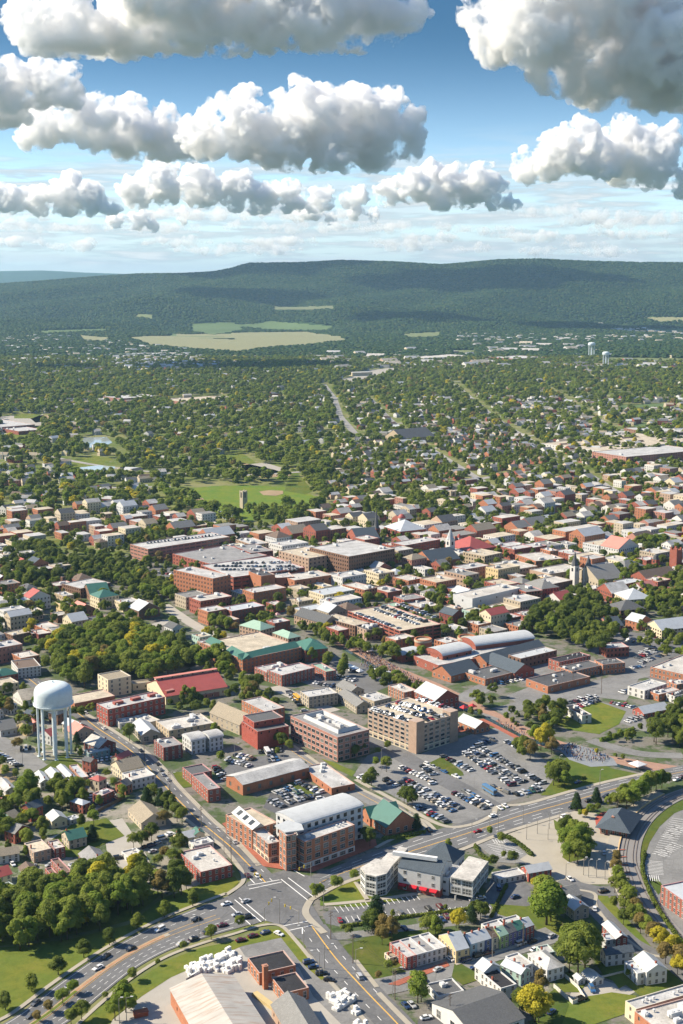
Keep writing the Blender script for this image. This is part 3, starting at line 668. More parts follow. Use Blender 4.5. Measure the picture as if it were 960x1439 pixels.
LAWNS = [
 [(-200,1560),(18,1426),(80,1382),(150,1335),(217,1298),(265,1276),(318,1258),(336,1240),(330,1232),(290,1240),(230,1262),(180,1300),(100,1320),(-20,1335),(-330,1350)],
 [(100,1445),(190,1380),(232,1352),(280,1333),(330,1322),(372,1306),(398,1306),(425,1332),(458,1372),(452,1378),(420,1350),(395,1318),(340,1330),(290,1352),(240,1374),(200,1400),(160,1430),(150,1450)],
 [(482,1330),(520,1316),(560,1310),(620,1305),(645,1315),(620,1335),(560,1360),(590,1375),(575,1382),(535,1388),(500,1350)],
 [(688,1270),(740,1274),(770,1265),(790,1290),(815,1300),(800,1320),(770,1320),(750,1300),(700,1285)],
 [(835,1256),(850,1255),(880,1290),(915,1330),(925,1345),(900,1342),(860,1318),(840,1285)],
 [(905,1155),(960,1112),(1010,1100),(1000,1122),(948,1143),(927,1162),(913,1184),(906,1205),(906,1233),(925,1236),(934,1248),(925,1258),(905,1228),(897,1190)],
 [(785,1085),(800,1058),(860,1080),(898,1088),(830,1105),(790,1118),(760,1118),(775,1100)],
 [(738,1000),(790,1010),(838,985),(880,1000),(870,1018),(842,1032),(800,1026)],
 [(596,1076),(622,1063),(650,1085),(652,1090),(628,1093)], [(795,1162),(820,1166),(832,1182),(830,1205),(800,1212),(790,1205),(798,1185),(780,1165),(778,1152)],
 [(450,1273),(450,1262),(480,1245),(515,1230),(560,1265),(500,1275)], [(536,1177),(560,1162),(605,1165),(600,1172),(575,1180),(540,1182)],
 [(242,1085),(265,1085),(275,1105),(255,1108)], [(450,1066),(470,1072),(500,1085),(495,1092),(475,1082)], [(395,1098),(415,1098),(450,1120),(440,1122)],
 [(830,1290),(860,1330),(900,1355),(935,1360),(965,1385),(965,1410),(900,1400),(880,1385),(850,1375),(835,1350)], [(770,1410),(860,1395),(895,1400),(880,1425),(820,1445),(760,1445)],
 [(25,1095),(60,1080),(90,1060),(115,1075),(112,1095),(80,1100),(60,1095)], [(60,1190),(100,1160),(150,1150),(175,1175),(150,1185),(110,1205),(90,1205)], [(100,1270),(150,1240),(230,1255),(180,1295),(120,1310),(0,1330),(-20,1290)],
 [(640,1350),(660,1362),(680,1375),(650,1385),(635,1372)], [(780,1375),(800,1365),(830,1375),(815,1395),(790,1395)], [(850,1365),(885,1360),(895,1375),(870,1390)],
 [(780,1390),(740,1420),(760,1445),(790,1440),(800,1412)],
]
for nm, px, m, z in LOTS: poly(nm, px, z, m)
for k, px in enumerate(LAWNS): poly('lawn', px, .135 + .004 * k, (G1, G2, G3)[k % 3] if k > 1 else G2)
# roads
RD = lambda name, px, w_, z=.2, m=AS, **k: strip(name, wline(px, **k), w_, z, m)
DUAL_N = wline([(-80,1486),(20,1430),(83,1382),(150,1337),(217,1301),(267,1280),(325,1258)]); DUAL_S = wline([(0,1500),(100,1434),(143,1399),(187,1364),(233,1338),(283,1320),(330,1306),(372,1294)])
def between(A, Bq, n=60):
    def res(W):
        S = [0]
        for i in range(len(W) - 1): S.append(S[-1] + (W[i + 1] - W[i]).length)
        out = []
        for k in range(n + 1):
            s = S[-1] * k / n; i = max(0, min(len(W) - 2, int(np.searchsorted(S, s)) - 1)); out.append(W[i].lerp(W[i + 1], min(1, max(0, (s - S[i]) / max(1e-6, S[i + 1] - S[i])))))
        return out
    return res(A), res(Bq)
ea, eb = between(DUAL_N, DUAL_S)
def ribbon(name, A, Bq, z, mat, f0=0, f1=1, lo=0, hi=None, kind='structure', dash=None, thick=0):
    b = MB(); hi = hi or len(A) - 1
    for i in range(lo, hi):
        if dash and (i // dash) % 2: continue
        P = [A[i].lerp(Bq[i], f0), A[i + 1].lerp(Bq[i + 1], f0), A[i + 1].lerp(Bq[i + 1], f1), A[i].lerp(Bq[i], f1)]
        Q = [(p.x, p.y, z) for p in P][::-1]; b.f(Q)
        if thick:
            W_ = [(p.x, p.y, z - thick) for p in P][::-1]
            for s_, t_ in ((0, 1), (2, 3)): b.f([W_[s_], W_[t_], Q[t_], Q[s_]])
    o = b.obj(name, [mat]); o['kind'] = kind; return o
ribbon('road', ea, eb, .2, AS)
ribbon('median_kerb', ea, eb, .34, CO, .43, .53, 0, 44, thick=.14); ribbon('median_grass', ea, eb, .36, G2, .445, .515, 0, 22); ribbon('median_paving', ea, eb, .36, MAT('brick', (.42, .24, .13)), .445, .515, 22, 43)
for f in (.055, .415, .545, .945): ribbon('road_marking', ea, eb, .212, PW if f in (.055, .945) else PY, f - .004, f + .004, 0, 54)
n5, s5 = between(DUAL_N, DUAL_S, 120)
for f in (.235, .68, .81): ribbon('road_marking', n5, s5, .212, PW, f - .004, f + .004, 0, 112, dash=2)
E_N = wline([(437,1232),(480,1215),(527,1197),(597,1172),(640,1159),(693,1143),(730,1131),(800,1112),(853,1098),(917,1084),(1010,1066),(1200,1025)]); E_S = wline([(433,1262),(467,1245),(507,1231),(575,1214),(640,1194),(707,1170),(757,1154),(820,1136),(880,1116),(925,1101),(1010,1082),(1200,1040)])
na, nb_ = between(E_N, E_S); ribbon('road', na, nb_, .2, AS)
for f in (.33, .52, .535): ribbon('road_marking', na, nb_, .212, PY if f > .5 else PW, f - .005, f + .005, 1, 58)
n6, s6 = between(E_N, E_S, 120)
for f in (.17, .7, .85): ribbon('road_marking', n6, s6, .212, PW, f - .006, f + .006, 3, 116, dash=2)
for A_, w_ in ((ea, 34), (na, 40)):
    for i in range(len(A_) - 1):
        m0 = A_[i].lerp((eb if A_ is ea else nb_)[i], .5); m1 = A_[i + 1].lerp((eb if A_ is ea else nb_)[i + 1], .5); ROADS.append((m0, m1, w_ / 2))
poly('junction', [(325,1258),(348,1240),(400,1223),(437,1232),(433,1262),(463,1313),(420,1320),(393,1300),(372,1294),(345,1290)], .205, AS); poly('junction', [(325,1258),(372,1294),(355,1300),(318,1264)], .203, AS)
ROADS.append((Vector((*G(385,1262)[:2], 0)), Vector((*G(420,1262)[:2], 0)), 22))
ER = wline([(375,1240),(352,1216),(328,1192),(303,1171),(280,1152),(249,1121),(236,1107),(212,1080),(195,1063),(172,1045),(138,1023),(112,1003),(70,975),(30,945)]); strip('road', ER, 10.5, .195, AS)
strip('road_marking', ER, .5, .21, PY, reserve=False, off=.6); strip('road_marking', ER, .25, .21, PW, reserve=False, dash=(3, 7), off=-2.6)
SE = wline([(436,1303),(467,1345),(492,1373),(524,1407),(553,1437),(600,1490)]); strip('road', SE, 13.5, .198, AS); strip('road_marking', SE, .5, .212, PY, reserve=False, off=.8); strip('road_marking', SE, .25, .212, PW, reserve=False, off=-3.4, dash=(3, 6)); strip('road_marking', SE, .25, .212, PW, reserve=False, off=4, dash=(3, 6))
RD('road', [(612,1176),(580,1156),(540,1134),(500,1112),(465,1090),(438,1074),(405,1052),(380,1030)], 10, .19, AS2); strip('road_marking', wline([(595,1165),(540,1134),(500,1112),(438,1074),(405,1052)]), .3, .205, PY, reserve=False)
RD('road', [(512,1030),(530,1040),(560,1059),(600,1083),(650,1110),(690,1134)], 13, .187, AS); RD('road', [(532,1388),(565,1381),(600,1371),(640,1357),(685,1342),(735,1327),(780,1312)], 12, .19, AS2)
RD('road', [(795,1236),(815,1252),(845,1285),(880,1320),(907,1337),(935,1353),(975,1375)], 9, .19, AS); RD('road', [(800,1243),(840,1252),(870,1252)], 9, .185, AS)
RD('road', [(-40,1020),(0,1043),(33,1063),(60,1085)], 12, .19, AS2); RD('road', [(60,1085),(75,1095)], 6, .185, AS2)
RD('road', [(700,1012),(640,990),(600,968)], 5, .14, AS2)
RD('road', [(960,1062),(905,1060),(860,1050),(830,1040)], 9, .15, AS2)
RD('road', [(646,985),(690,962),(740,945),(790,932)], 13, .16, AS2); RD('road', [(700,1000),(760,985),(830,965),(890,950),(960,935)], 14, .155, AS2)
RD('road', [(455,540),(470,560),(474,572),(478,585),(495,605),(508,618)], 13, .2, MAT('asphalt', (.26, .255, .24)), sm=False)
for f in ([(120,995),(160,975),(230,950),(285,925)], [(222,905),(252,925),(290,945)], [(385,965),(430,985),(470,1000)], [(140,905),(180,890),(250,870)], [(230,850),(285,885),(345,905)]): RD('road', f, 10, .17, CO2)
FARS = [[(0,610),(120,604),(300,606),(455,600)],[(0,575),(200,570),(460,560)],[(500,600),(700,585),(960,575)],[(540,640),(700,618),(820,606),(1000,600)],[(470,560),(560,540),(760,535),(1000,540)],[(478,540),(560,522),(700,508),(860,500),(1000,497)],[(520,560),(560,600),(620,640),(700,690)],[(640,540),(700,590),(800,650),(880,700)],[(760,540),(860,600),(960,650)],[(60,640),(180,660),(330,668),(460,660)],[(560,700),(700,668),(860,640),(1000,628)],[(0,690),(120,686),(240,684)]]
for f in FARS: RD('road', f, 11, .15, MAT('asphalt', (.30, .29, .27)))
FP_ = MAT('concrete', (.34, .32, .28))
for f in ([(585,504),(640,500),(660,503),(620,508),(590,509)],[(470,535),(500,528),(520,520),(560,516),(540,530),(490,540)],[(330,655),(372,650),(405,660),(380,668),(345,664)],[(0,585),(60,582),(70,592),(40,606),(0,604)],[(235,560),(320,556),(325,566),(240,568)]): field('paved_ground', f, FP_, .1) if f[0][1] > 478 else None
# crossings and stop lines at the junction
def line(px0, px1, w_, m=PW, z=.222): strip('road_marking', wline([px0, px1], sm=False), w_, z, m, reserve=False)
for a_, b_ in (((395,1236),(433,1266)),((405,1234),(442,1262)),((348,1245),(393,1237)),((350,1250),(396,1240)),((330,1265),(367,1296)),((336,1262),(374,1294)),((397,1302),(438,1294)),((402,1309),(443,1300)),((410,1222),(428,1232)),((356,1228),(368,1238)),((318,1268),(352,1300)),((425,1313),(425,1304)),((340,1224),(358,1242))): line(a_, b_, .42)
# parking bay lines
def bays(p0, p1, n, ln, ang=0, m=PW, z=.24):
    a, b = G(*p0), G(*p1); t = (b - a).normalized(); nn = Matrix.Rotation(math.pi / 2 + ang, 3, 'Z') @ t
    q = MB()
    for k in range(n + 1):
        c = a.lerp(b, k / n); s = t * .13; e = c + nn * ln
        q.f([tuple(v)[:2] + (z,) for v in (c - s, c + s, e + s, e - s)])
    q.obj('bay_marking', [m])['kind'] = 'structure'
bays((478,1290),(580,1277),13, -5); bays((476,1283),(590,1265),16, 5.5); bays((600,1290),(690,1277),10, 5); bays((600,1280),(640,1275),5, -5); bays((692,1180),(706,1179),4,-5); bays((684,1188),(705,1206),9,6); bays((706,1178),(735,1200),12,-6)
bays((906,1210),(907,1228),9,8); bays((910,1230),(925,1231),5,-6); bays((917,1200),(944,1150),17,-8); bays((935,1205),(960,1190),8,6); bays((945,1180),(965,1165),8,6)
# footways with kerbs
def walk(px, w_=2.2, m=CO, z=.33, name='pavement', **k): strip(name, wline(px, **k), w_, z, m, .16)
walk([(-20,1442),(18,1424),(80,1378),(148,1333),(215,1297),(265,1276),(318,1256)], 1.8); walk([(104,1445),(148,1405),(192,1370),(236,1344),(285,1326),(332,1312),(368,1301),(395,1302),(418,1325),(445,1358),(475,1392),(515,1437)], 1.6)
walk([(364,1217),(345,1196),(322,1172),(296,1150),(255,1109),(214,1064),(170,1034),(135,1012),(105,995)], 2.4); walk([(318,1258),(340,1242),(341,1228),(333,1215),(312,1190),(288,1172),(262,1152),(230,1121),(197,1081),(162,1050),(128,1027)], 2)
poly('brick_paving', [(312,1158),(330,1152),(372,1205),(400,1212),(500,1180),(528,1180),(530,1190),(440,1226),(400,1223),(370,1218),(345,1192)], .31, BP)
walk([(528,1192),(560,1176),(590,1170),(598,1162),(575,1145),(530,1120),(480,1096),(440,1068),(412,1048)], 2); walk([(500,1096),(560,1128),(620,1160),(660,1160),(692,1146),(700,1134),(740,1130),(800,1113),(853,1099),(917,1085)], 2.6)
walk([(436,1266),(430,1285),(456,1312)], 3); walk([(436,1266),(470,1247),(510,1232),(545,1222)], 2.4); walk([(456,1272),(520,1266),(590,1256),(640,1250)], 2.4); walk([(500,1240),(517,1266)], 2); walk([(640,1198),(665,1188),(700,1174),(757,1156),(800,1143)], 2.6)
walk([(500,1350),(530,1388)], 1.8); poly('brick_paving', [(545,1384),(600,1362),(628,1352),(632,1358),(600,1370),(560,1386)], .32, BP); walk([(800,1250),(835,1256),(838,1275),(862,1305),(905,1338),(928,1345)], 1.6); walk([(532,1396),(560,1425),(590,1455)],2)
walk([(585,1150),(600,1156),(612,1168)],2); walk([(640,1356),(700,1338),(760,1319)],1.6)
poly('brick_paving', [(836,1150),(845,1142),(870,1138),(895,1142),(893,1160),(878,1180),(850,1172),(838,1162)], .18, MAT('brick', (.40, .09, .06)))
# the railway
RW = wline([(1010,1100),(960,1116),(939,1125),(919,1138),(902,1155),(891,1174),(886,1192),(885,1211),(891,1230),(900,1252),(915,1277),(930,1296),(960,1330),(990,1360)])
strip('railway_ballast', RW, 9.5, .4, MAT('concrete', (.22, .21, .20)), .25)
for o_ in (-2.9, -1.5, 1.5, 2.9): strip('rail', RW, .25, .62, MAT('iron', (.16, .13, .11)), .12, off=o_, reserve=False)
strip('platform', RW[8:52], 5, 1.0, CO, .9, off=-8.1); strip('platform_edge', RW[8:52], .6, 1.02, MAT('concrete', (.60, .42, .22)), .9, off=-5.3)
# ------------------------------------------------------------ buildings, nearest first
nb = 'brick_building'
# corner hall at the junction: several joined volumes under one thing
def sub(root, name, c, H, wall, roof, rt='flat', fl=3, **k):
    """another volume of the same building: its wall, roof and windows become parts of root"""
    o = B('volume', name, c, H, wall, roof, rt, fl, foot=True, **k); THINGS.pop()
    Mi = Matrix.LocRotScale(root.location, root.rotation_euler, None).inverted(); Mo = Matrix.LocRotScale(o.location, o.rotation_euler, None)
    for ch in [x for x in D.objects if x.parent is o]:
        m = Mi @ Mo @ Matrix.LocRotScale(ch.location, ch.rotation_euler, None); ch.parent = root
        ch.location = m.to_translation(); ch.rotation_euler = m.to_euler()
    D.objects.remove(o)
h1 = B('corner_building', 'red brick corner block with curved white metal roof and glass corner tower at the junction', (384,1144,419,1160,513,1134), 16.4, 'p:lgrey', 'wmetal', 'barrel', 5, hk=1, bay=4.2, ww=2, wh=2, winobj=False, rise=2.0)
sub(h1, '', (326,1142,354.4,1166,384,1152), 10, 'b:orange', 'tan', 'flat', 3, hk=1, bay=3.6, ww=1.5, wh=2.1, winobj=True, units=2)
sub(h1, '', (355,1167,377.3,1186,393.5,1182.5), 9.4, 'b:orange', 'lgrey', 'flat', 3, hk=1, bay=4, ww=2.6, wh=2.3, winobj=True, units=2, grid=(3, 2), base=('p:cream', 2.9))
sub(h1, '', (415,1174.5,428.3,1183,497,1158), 13.3, 'b:orange', 'lgrey', 'flat', 4, hk=1, bay=5, ww=2.8, wh=2.1, winobj=True, units=4, grid=(3, 2), base=('p:lgrey', 3.0))
sub(h1, '', (393,1166,402,1174.5,416,1171), 17, 'b:orange', 'wmetal', 'flat', 5, hk=1, bay=3.0, ww=1.9, wh=2.2, winobj=True, grid=(2, 3))
def slab(root, px, z0, z1, mat, name):
    P = [G(*p, z1) for p in px]; b = MB(); a = sum(P[i].x * P[(i + 1) % len(P)].y - P[(i + 1) % len(P)].x * P[i].y for i in range(len(P)))
    if a < 0: P = P[::-1]
    b.f([(p.x, p.y, z1) for p in P]); b.f([(p.x, p.y, z0) for p in P][::-1])
    for i in range(len(P)): p, q = P[i], P[(i + 1) % len(P)]; b.f([(p.x, p.y, z0), (q.x, q.y, z0), (q.x, q.y, z1), (p.x, p.y, z1)])
    o = b.obj(name, [mat]); Mi = Matrix.LocRotScale(root.location, root.rotation_euler, None).inverted()
    o.parent = root; o.location = Mi.to_translation(); o.rotation_euler = Mi.to_euler(); return o
slab(h1, [(386,1160),(401,1169.5),(427,1166),(424,1158),(405,1152)], 17.1, 17.6, roofmat('wmetal'), 'canopy_roof')
# sloped skylit roof of the old wing
s_ = MB(); p0, p1, q0, q1 = G(325,1142,10.1), G(354.4,1166.5,10.1), G(336,1132.5,13.4), G(366,1157,13.4)
def wchild(b, name, mats, root):
    o = b.obj(name, mats); Mi = Matrix.LocRotScale(root.location, root.rotation_euler, None).inverted(); o.parent = root; o.location = Mi.to_translation(); o.rotation_euler = Mi.to_euler(); return o
b_ = G(341,1137,10.1); c_ = G(372,1161,10.1)
s_.f([p1, q1, q0, p0][::-1]); s_.f([q0, q1, c_, b_]); s_.f([p0, q0, b_]); s_.f([p1, c_, q1]); wchild(s_, 'sloped_roof', [roofmat('wmetal')], h1)
for k in (.22, .5, .78):
    sk = MB(); a0 = p0.lerp(p1, k - .06); a1 = p0.lerp(p1, k + .06); e0 = q0.lerp(q1, k - .06); e1 = q0.lerp(q1, k + .06); up = Vector((0, 0, .25))
    sk.f([a0.lerp(e0, .2) + up, a1.lerp(e1, .2) + up, a1.lerp(e1, .8) + up, a0.lerp(e0, .8) + up]); wchild(sk, 'skylight', [GLASS], h1)
# glass fronted exhibition building: three volumes
h2 = B('exhibition_building', 'white plank walled barn with dark roof and red ground floor between two glass pavilions', (560,1217.7,618.8,1230,634,1211), 10.3, 'p:white', 'blue', 'gy', 3, hk=1, bay=7, ww=1.3, wh=1.5, winobj=True, rise=3.4, base=('b:fire', 3.3), eav=.2)
def curtain(root, px, H, z0, rows, mull, name='glass_wall', roof='white', name2='roof'):
    P = [G(*p, H) for p in px]; a = sum(P[i].x * P[(i + 1) % len(P)].y - P[(i + 1) % len(P)].x * P[i].y for i in range(len(P)))
    if a < 0: P = P[::-1]
    WM = MAT('trim', (.66, .66, .63))
    for i in range(len(P)):
        p, q = P[i].copy(), P[(i + 1) % len(P)].copy(); p.z = q.z = 0; u = (q - p).normalized(); nn = Vector((u.y, -u.x, 0)); L_ = (q - p).length; b = MB()
        b.f([tuple(p)[:2] + (z0,), tuple(q)[:2] + (z0,), tuple(q)[:2] + (H,), tuple(p)[:2] + (H,)], 1)
        def bar(s0, s1, za, zb, t):
            A, C = p + u * s0, p + u * s1; b.f([(*(A + nn * t)[:2], za), (*(C + nn * t)[:2], za), (*(C + nn * t)[:2], zb), (*(A + nn * t)[:2], zb)], 0)
            b.f([(*(A + nn * t)[:2], zb), (*(C + nn * t)[:2], zb), (*(C)[:2], zb), (*(A)[:2], zb)], 0)
            b.f([(*A[:2], za), (*(A + nn * t)[:2], za), (*(A + nn * t)[:2], zb), (*A[:2], zb)], 0); b.f([(*(C + nn * t)[:2], za), (*C[:2], za), (*C[:2], zb), (*(C + nn * t)[:2], zb)], 0)
        for r in range(rows + 1): zc = z0 + (H - z0) * r / rows; bar(0, L_, max(z0, zc - .35), min(H, zc + .35), .14)
        n = max(1, round(L_ / 5))
        for r in range(n + 1): sc = L_ * r / n; bar(max(0, sc - .3), min(L_, sc + .3), z0, H, .17)
        n = max(1, round(L_ / mull))
        for r in range(n): sc = L_ * (r + .5) / n; bar(sc - .06, sc + .06, z0, H, .1)
        for r in range(rows * 3): zc = z0 + (H - z0) * (r + .5) / (rows * 3); bar(0, L_, zc - .06, zc + .06, .08)
        wchild(b, name, [WM, GLASS], root)
    slab(root, px, H, H + .5, roofmat(roof), name2); 
    if z0 > .1: slab(root, px, z0 - .4, z0 - .01, WM, 'floor_slab')
curtain(h2, [(507,1219),(513.5,1228),(529,1231.5),(543.3,1227.5),(553,1214),(573,1192.5),(562,1189.5),(553,1199.5),(546,1198),(536,1208.5),(528,1206.5),(519,1212.5)], 9.8, 0.1, 3, 1.25)
h3 = link('glass_pavilion', None, None, G(660,1275)); h3.location.z = 0; curtain(h3, [(633.3,1232.3),(664.6,1238.5),(686,1210.4),(659.4,1203.1)], 9.8, 2.5, 2, 1.2)
for px in ((641,1236),(664,1238.5),(673,1226),(684,1212),(650,1216)):
    b = MB(); p = G(*px, 9.8); b.lathe([(.4, 0), (.4, 2.15)], 8, p.x, p.y + 1); wchild(b, 'column', [MAT('concrete', (.5, .5, .48))], h3)
tag(h3, 'white box with gridded glass walls raised on columns above parked cars', 'building'); THINGS.append([h3, h3['label'], None])
sub(h2, '', (616,1229,631,1234,642,1216), 10.5, 'p:lgrey', 'lgrey', 'flat', 2, bay=4, ww=2.6, wh=1.2, units=3); sub(h2, '', (594,1203,636,1214,650,1198), 8, 'p:grey', 'blue', 'hip', 1, rise=6)
b = MB(); b.box(0, 0, 0, 1.6, 20, 1.7); o = b.obj('roof_monitor', [MAT('trim', (.7, .7, .68))]); pa, pb = G(579,1206,13.6), G(614,1211,13.6); o.location = h2.matrix_world.inverted() @ pa; MiW = Matrix.LocRotScale(h2.location, h2.rotation_euler, None).inverted(); o.parent = h2; o.location = MiW @ pb; dv = pa - pb; o.rotation_euler = (0, 0, math.atan2(dv.y, dv.x) - math.pi / 2 - h2.rotation_euler.z)
ghost = None
B('station_house', 'low brick house with a teal metal roof beside the car park road', (515,1146,543,1163,588,1154), 6, 'b:orange', 'teal', 'gy', 1, bay=4, ww=1.8, wh=2, winobj=True, rise=6.5)
sub(D.objects['station_house'], '', (512,1139,520,1150,560,1140), 5.5, 'b:orange', 'teal', 'gx', 1, bay=4, rise=4)
B('warehouse', 'long brick warehouse with patched white end wall and grey metal roof', (319.7,1089.7,341.3,1103,433.2,1077.6), 7.5, 'b:orange', 'lgrey', 'gx', 1, bay=7, ww=2, wh=2.4, rise=2.2)
B('warehouse', 'low brick annex with flat grey roof beside the long warehouse', (432,1076,466,1107.5,494.5,1098), 5, 'b:orange', 'lgrey', 'flat', 1, bay=7, units=5)
o6 = B('office_building', 'pink brick office block with four rows of dark windows and rooftop machinery', (408.8,1005.7,474.4,1036.1,518.8,1024.8), 14.5, 'b:pink', 'grey', 'flat', 4, hk=1, bay=4.1, ww=2.9, wh=1.9, winobj=True, grid=(2, 1), top=.8)
def penthouse(root, x0, y0, x1, y1, z0, h, mat, units=6, slant=.8):
    b = MB(); t = .3
    for (ax, ay, bx_, by_) in ((x0, y0, x1, y0), (x1, y0, x1, y1), (x1, y1, x0, y1), (x0, y1, x0, y0)):
        cx_, cy_ = (x0 + x1) / 2, (y0 + y1) / 2; k = lambda x, y: (x + (cx_ - x) / abs(cx_ - x) * slant, y + (cy_ - y) / abs(cy_ - y) * slant)
        A, C = (ax, ay), (bx_, by_); A2, C2 = k(*A), k(*C); A3, C3 = k(A2[0], A2[1]), k(C2[0], C2[1])
        b.f([(*A, z0), (*C, z0), (*C2, z0 + h), (*A2, z0 + h)]); b.f([(*C3, z0), (*A3, z0), (*A2, z0 + h), (*C2, z0 + h)])
    b.obj('machine_screen', [mat], root); rr = random.Random(3)
    for i in range(units): link('rooftop_unit', unit_mesh(rr.choice((0, 2, 0))), root, (rr.uniform(x0 + 4, x1 - 4), rr.uniform(y0 + 4, y1 - 4), z0), rr.choice((0, 1.57)))
w6, d6 = corners((408.8,1005.7,474.4,1036.1,518.8,1024.8), 14.5)[2:]
penthouse(o6, w6 * .2, d6 * .12, w6 * .85, d6 * .86, 13.95, 2.2, roofmat('wmetal'), 9)
gar = B('parking_garage', 'tan brick parking garage six floors high with cars on its roof deck', (515.7,995.9,585.4,1020,643.9,1003.2), 16.5, 'b:tan', 'tan', 'flat', 6, hk=1, bay=4.6, ww=3.0, wh=1.5, winobj=True, grid=(1, 1), base=('p:cream', 3.6), top=.6)
wg, dg_ = corners((515.7,995.9,585.4,1020,643.9,1003.2), 16.5)[2:]
for (x, y) in ((-.4, -.4), (wg - 6, -.4)): hop('stair_tower', gar, 6.4, 6.4, 18.6, wallmat('b:tan'), gar, x, y)
h8 = B('mill_building', 'tall crimson brick mill with two stepped dark roofs', (346.9,1012,361.9,1028,402.2,1017.5), 14, 'b:fire', 'slate', 'flat', 4, bay=4.5, ww=1, wh=1.2, skip=3)
sub(h8, '', (347,1004,357,1015,396,1006), 18, 'b:fire', 'slate', 'flat', 5, bay=4.5, ww=1, wh=1.2, skip=4)
B(nb, 'square orange brick block with pale flat roof behind the crimson mill', (339.4,984,372.2,1000,400.3,994), 12, 'b:orange', 'lgrey', 'flat', 3, bay=3.5, units=3, winobj=True)
B('stone_barn', 'big tan stone barn with steep beige roof', (304.7,999,336.6,1019,354.4,1009.5), 8, 'p:stone', 'beige', 'gy', 2, bay=5, rise=5.5, ww=.9, wh=1.3, winobj=True)
B(nb, 'dark red brick apartment block with a grey flat roof on the long street', (218.3,1039.2,230,1050.5,256,1045), 10, 'b:dred', 'grey', 'flat', 3, bay=3.8, winobj=True, units=2)
for c in ((258,1033,269,1042,288,1037.5), (284,1030,295,1038,313,1034)): B('apartment_house', None, c, 10, 'p:lgrey', 'lgrey', 'barrel', 3, bay=3.2, desc='grey apartment house with gently curved roof', winobj=True, group='grey curved roof apartment houses')
B(nb, 'red brick house with slate mansard roof by the small green', (255.8,1078.3,269,1088.5,298,1083), 7.5, 'b:red', 'slate', 'flat', 2, bay=3.4, winobj=True)
B(nb, 'long red brick shop block on the street corner opposite the junction hall', (267.5,1089,292.5,1110,310.8,1107.5), 9, 'b:red', 'grey', 'flat', 2, bay=3.2, winobj=True, ww=1.2, units=1)
B('garage_building', 'tan stone garage with white roof on the long street', (183.3,1018,199,1033.5,225,1030), 6, 'p:stone', 'wmetal', 'gy', 1, bay=4.5, ww=2.8, wh=2.8, rise=3, winobj=True)
B('shop_building', 'wide buff shop block with patched white flat roof', (217.5,1013,237.5,1026.7,301.7,1016), 6.5, 'b:buff', 'white', 'flat', 2, bay=4, units=9, winobj=True)
B('shop_building', 'low white shop with white flat roof beside the crimson warehouse', (162.5,1010,168.5,1016.5,202,1012), 5, 'p:white', 'white', 'flat', 1, bay=4, units=3, winobj=True)
B('shop_building', 'low pale store with white roof behind the tan garage', (190,1006,206,1016,222,1010), 5.5, 'p:cream', 'white', 'flat', 1, bay=4, units=2)
r15 = B('warehouse', 'crimson painted brick warehouse with sawtooth skylights near the water tower', (139,988,151.7,997,230,978.3), 14, 'b:fire', 'lgrey', 'flat', 3, bay=4, ww=1.5, wh=1.8, winobj=True, units=5)
for i in range(4): hop('skylight_box', r15, 6, 3, 1.6, wallmat('b:fire'), r15, 8 + i * 12, 6, 10.4)
B('warehouse', 'tall cream warehouse cube with few small windows', (137.7,947,151.7,955.5,184,949.5), 15, 'p:cream', 'beige', 'flat', 4, bay=6, ww=1.2, wh=1.6, winobj=True)
B('warehouse', 'long low shed with tan roof running to the water tower', (98,977,105,988.5,157,975), 7, 'b:orange', 'tan', 'flat', 1, bay=6, ww=1)
B('warehouse', 'narrow cream passage building between cream cube and red roofed hall', (183,957,187,961,222,957), 6, 'p:cream', 'beige', 'flat', 1, bay=6, ww=1)
h17 = B('market_hall', 'long hall with a deep red metal roof and white clerestory', (221,958,233,979,313,961), 7, 'p:cream', 'red', 'gx', 1, bay=6, rise=6.5)
w17, d17 = corners((221,958,233,979,313,961), 5.5)[2:]; hop('clerestory', h17, w17, 2.5, 2.8, MAT('paint', PT['cream']), h17, 0, d17 * .5, 10); hop('clerestory_roof', h17, w17 + 1, 3.5, .3, roofmat('pink'), h17, -.5, d17 * .5 - .5, 12.82)
for i in range(6): hop('clerestory_window', h17, 1.2, .1, 1.6, GLASS, h17, w17 * (i + .5) / 6, d17 * .5 - .11, 11)
B('market_hall', 'lean-to with salmon pink metal roof along the red roofed hall', (283,973,285,976,313,970), 4, 'b:pink', 'pink', 'flat', 1, bay=5)
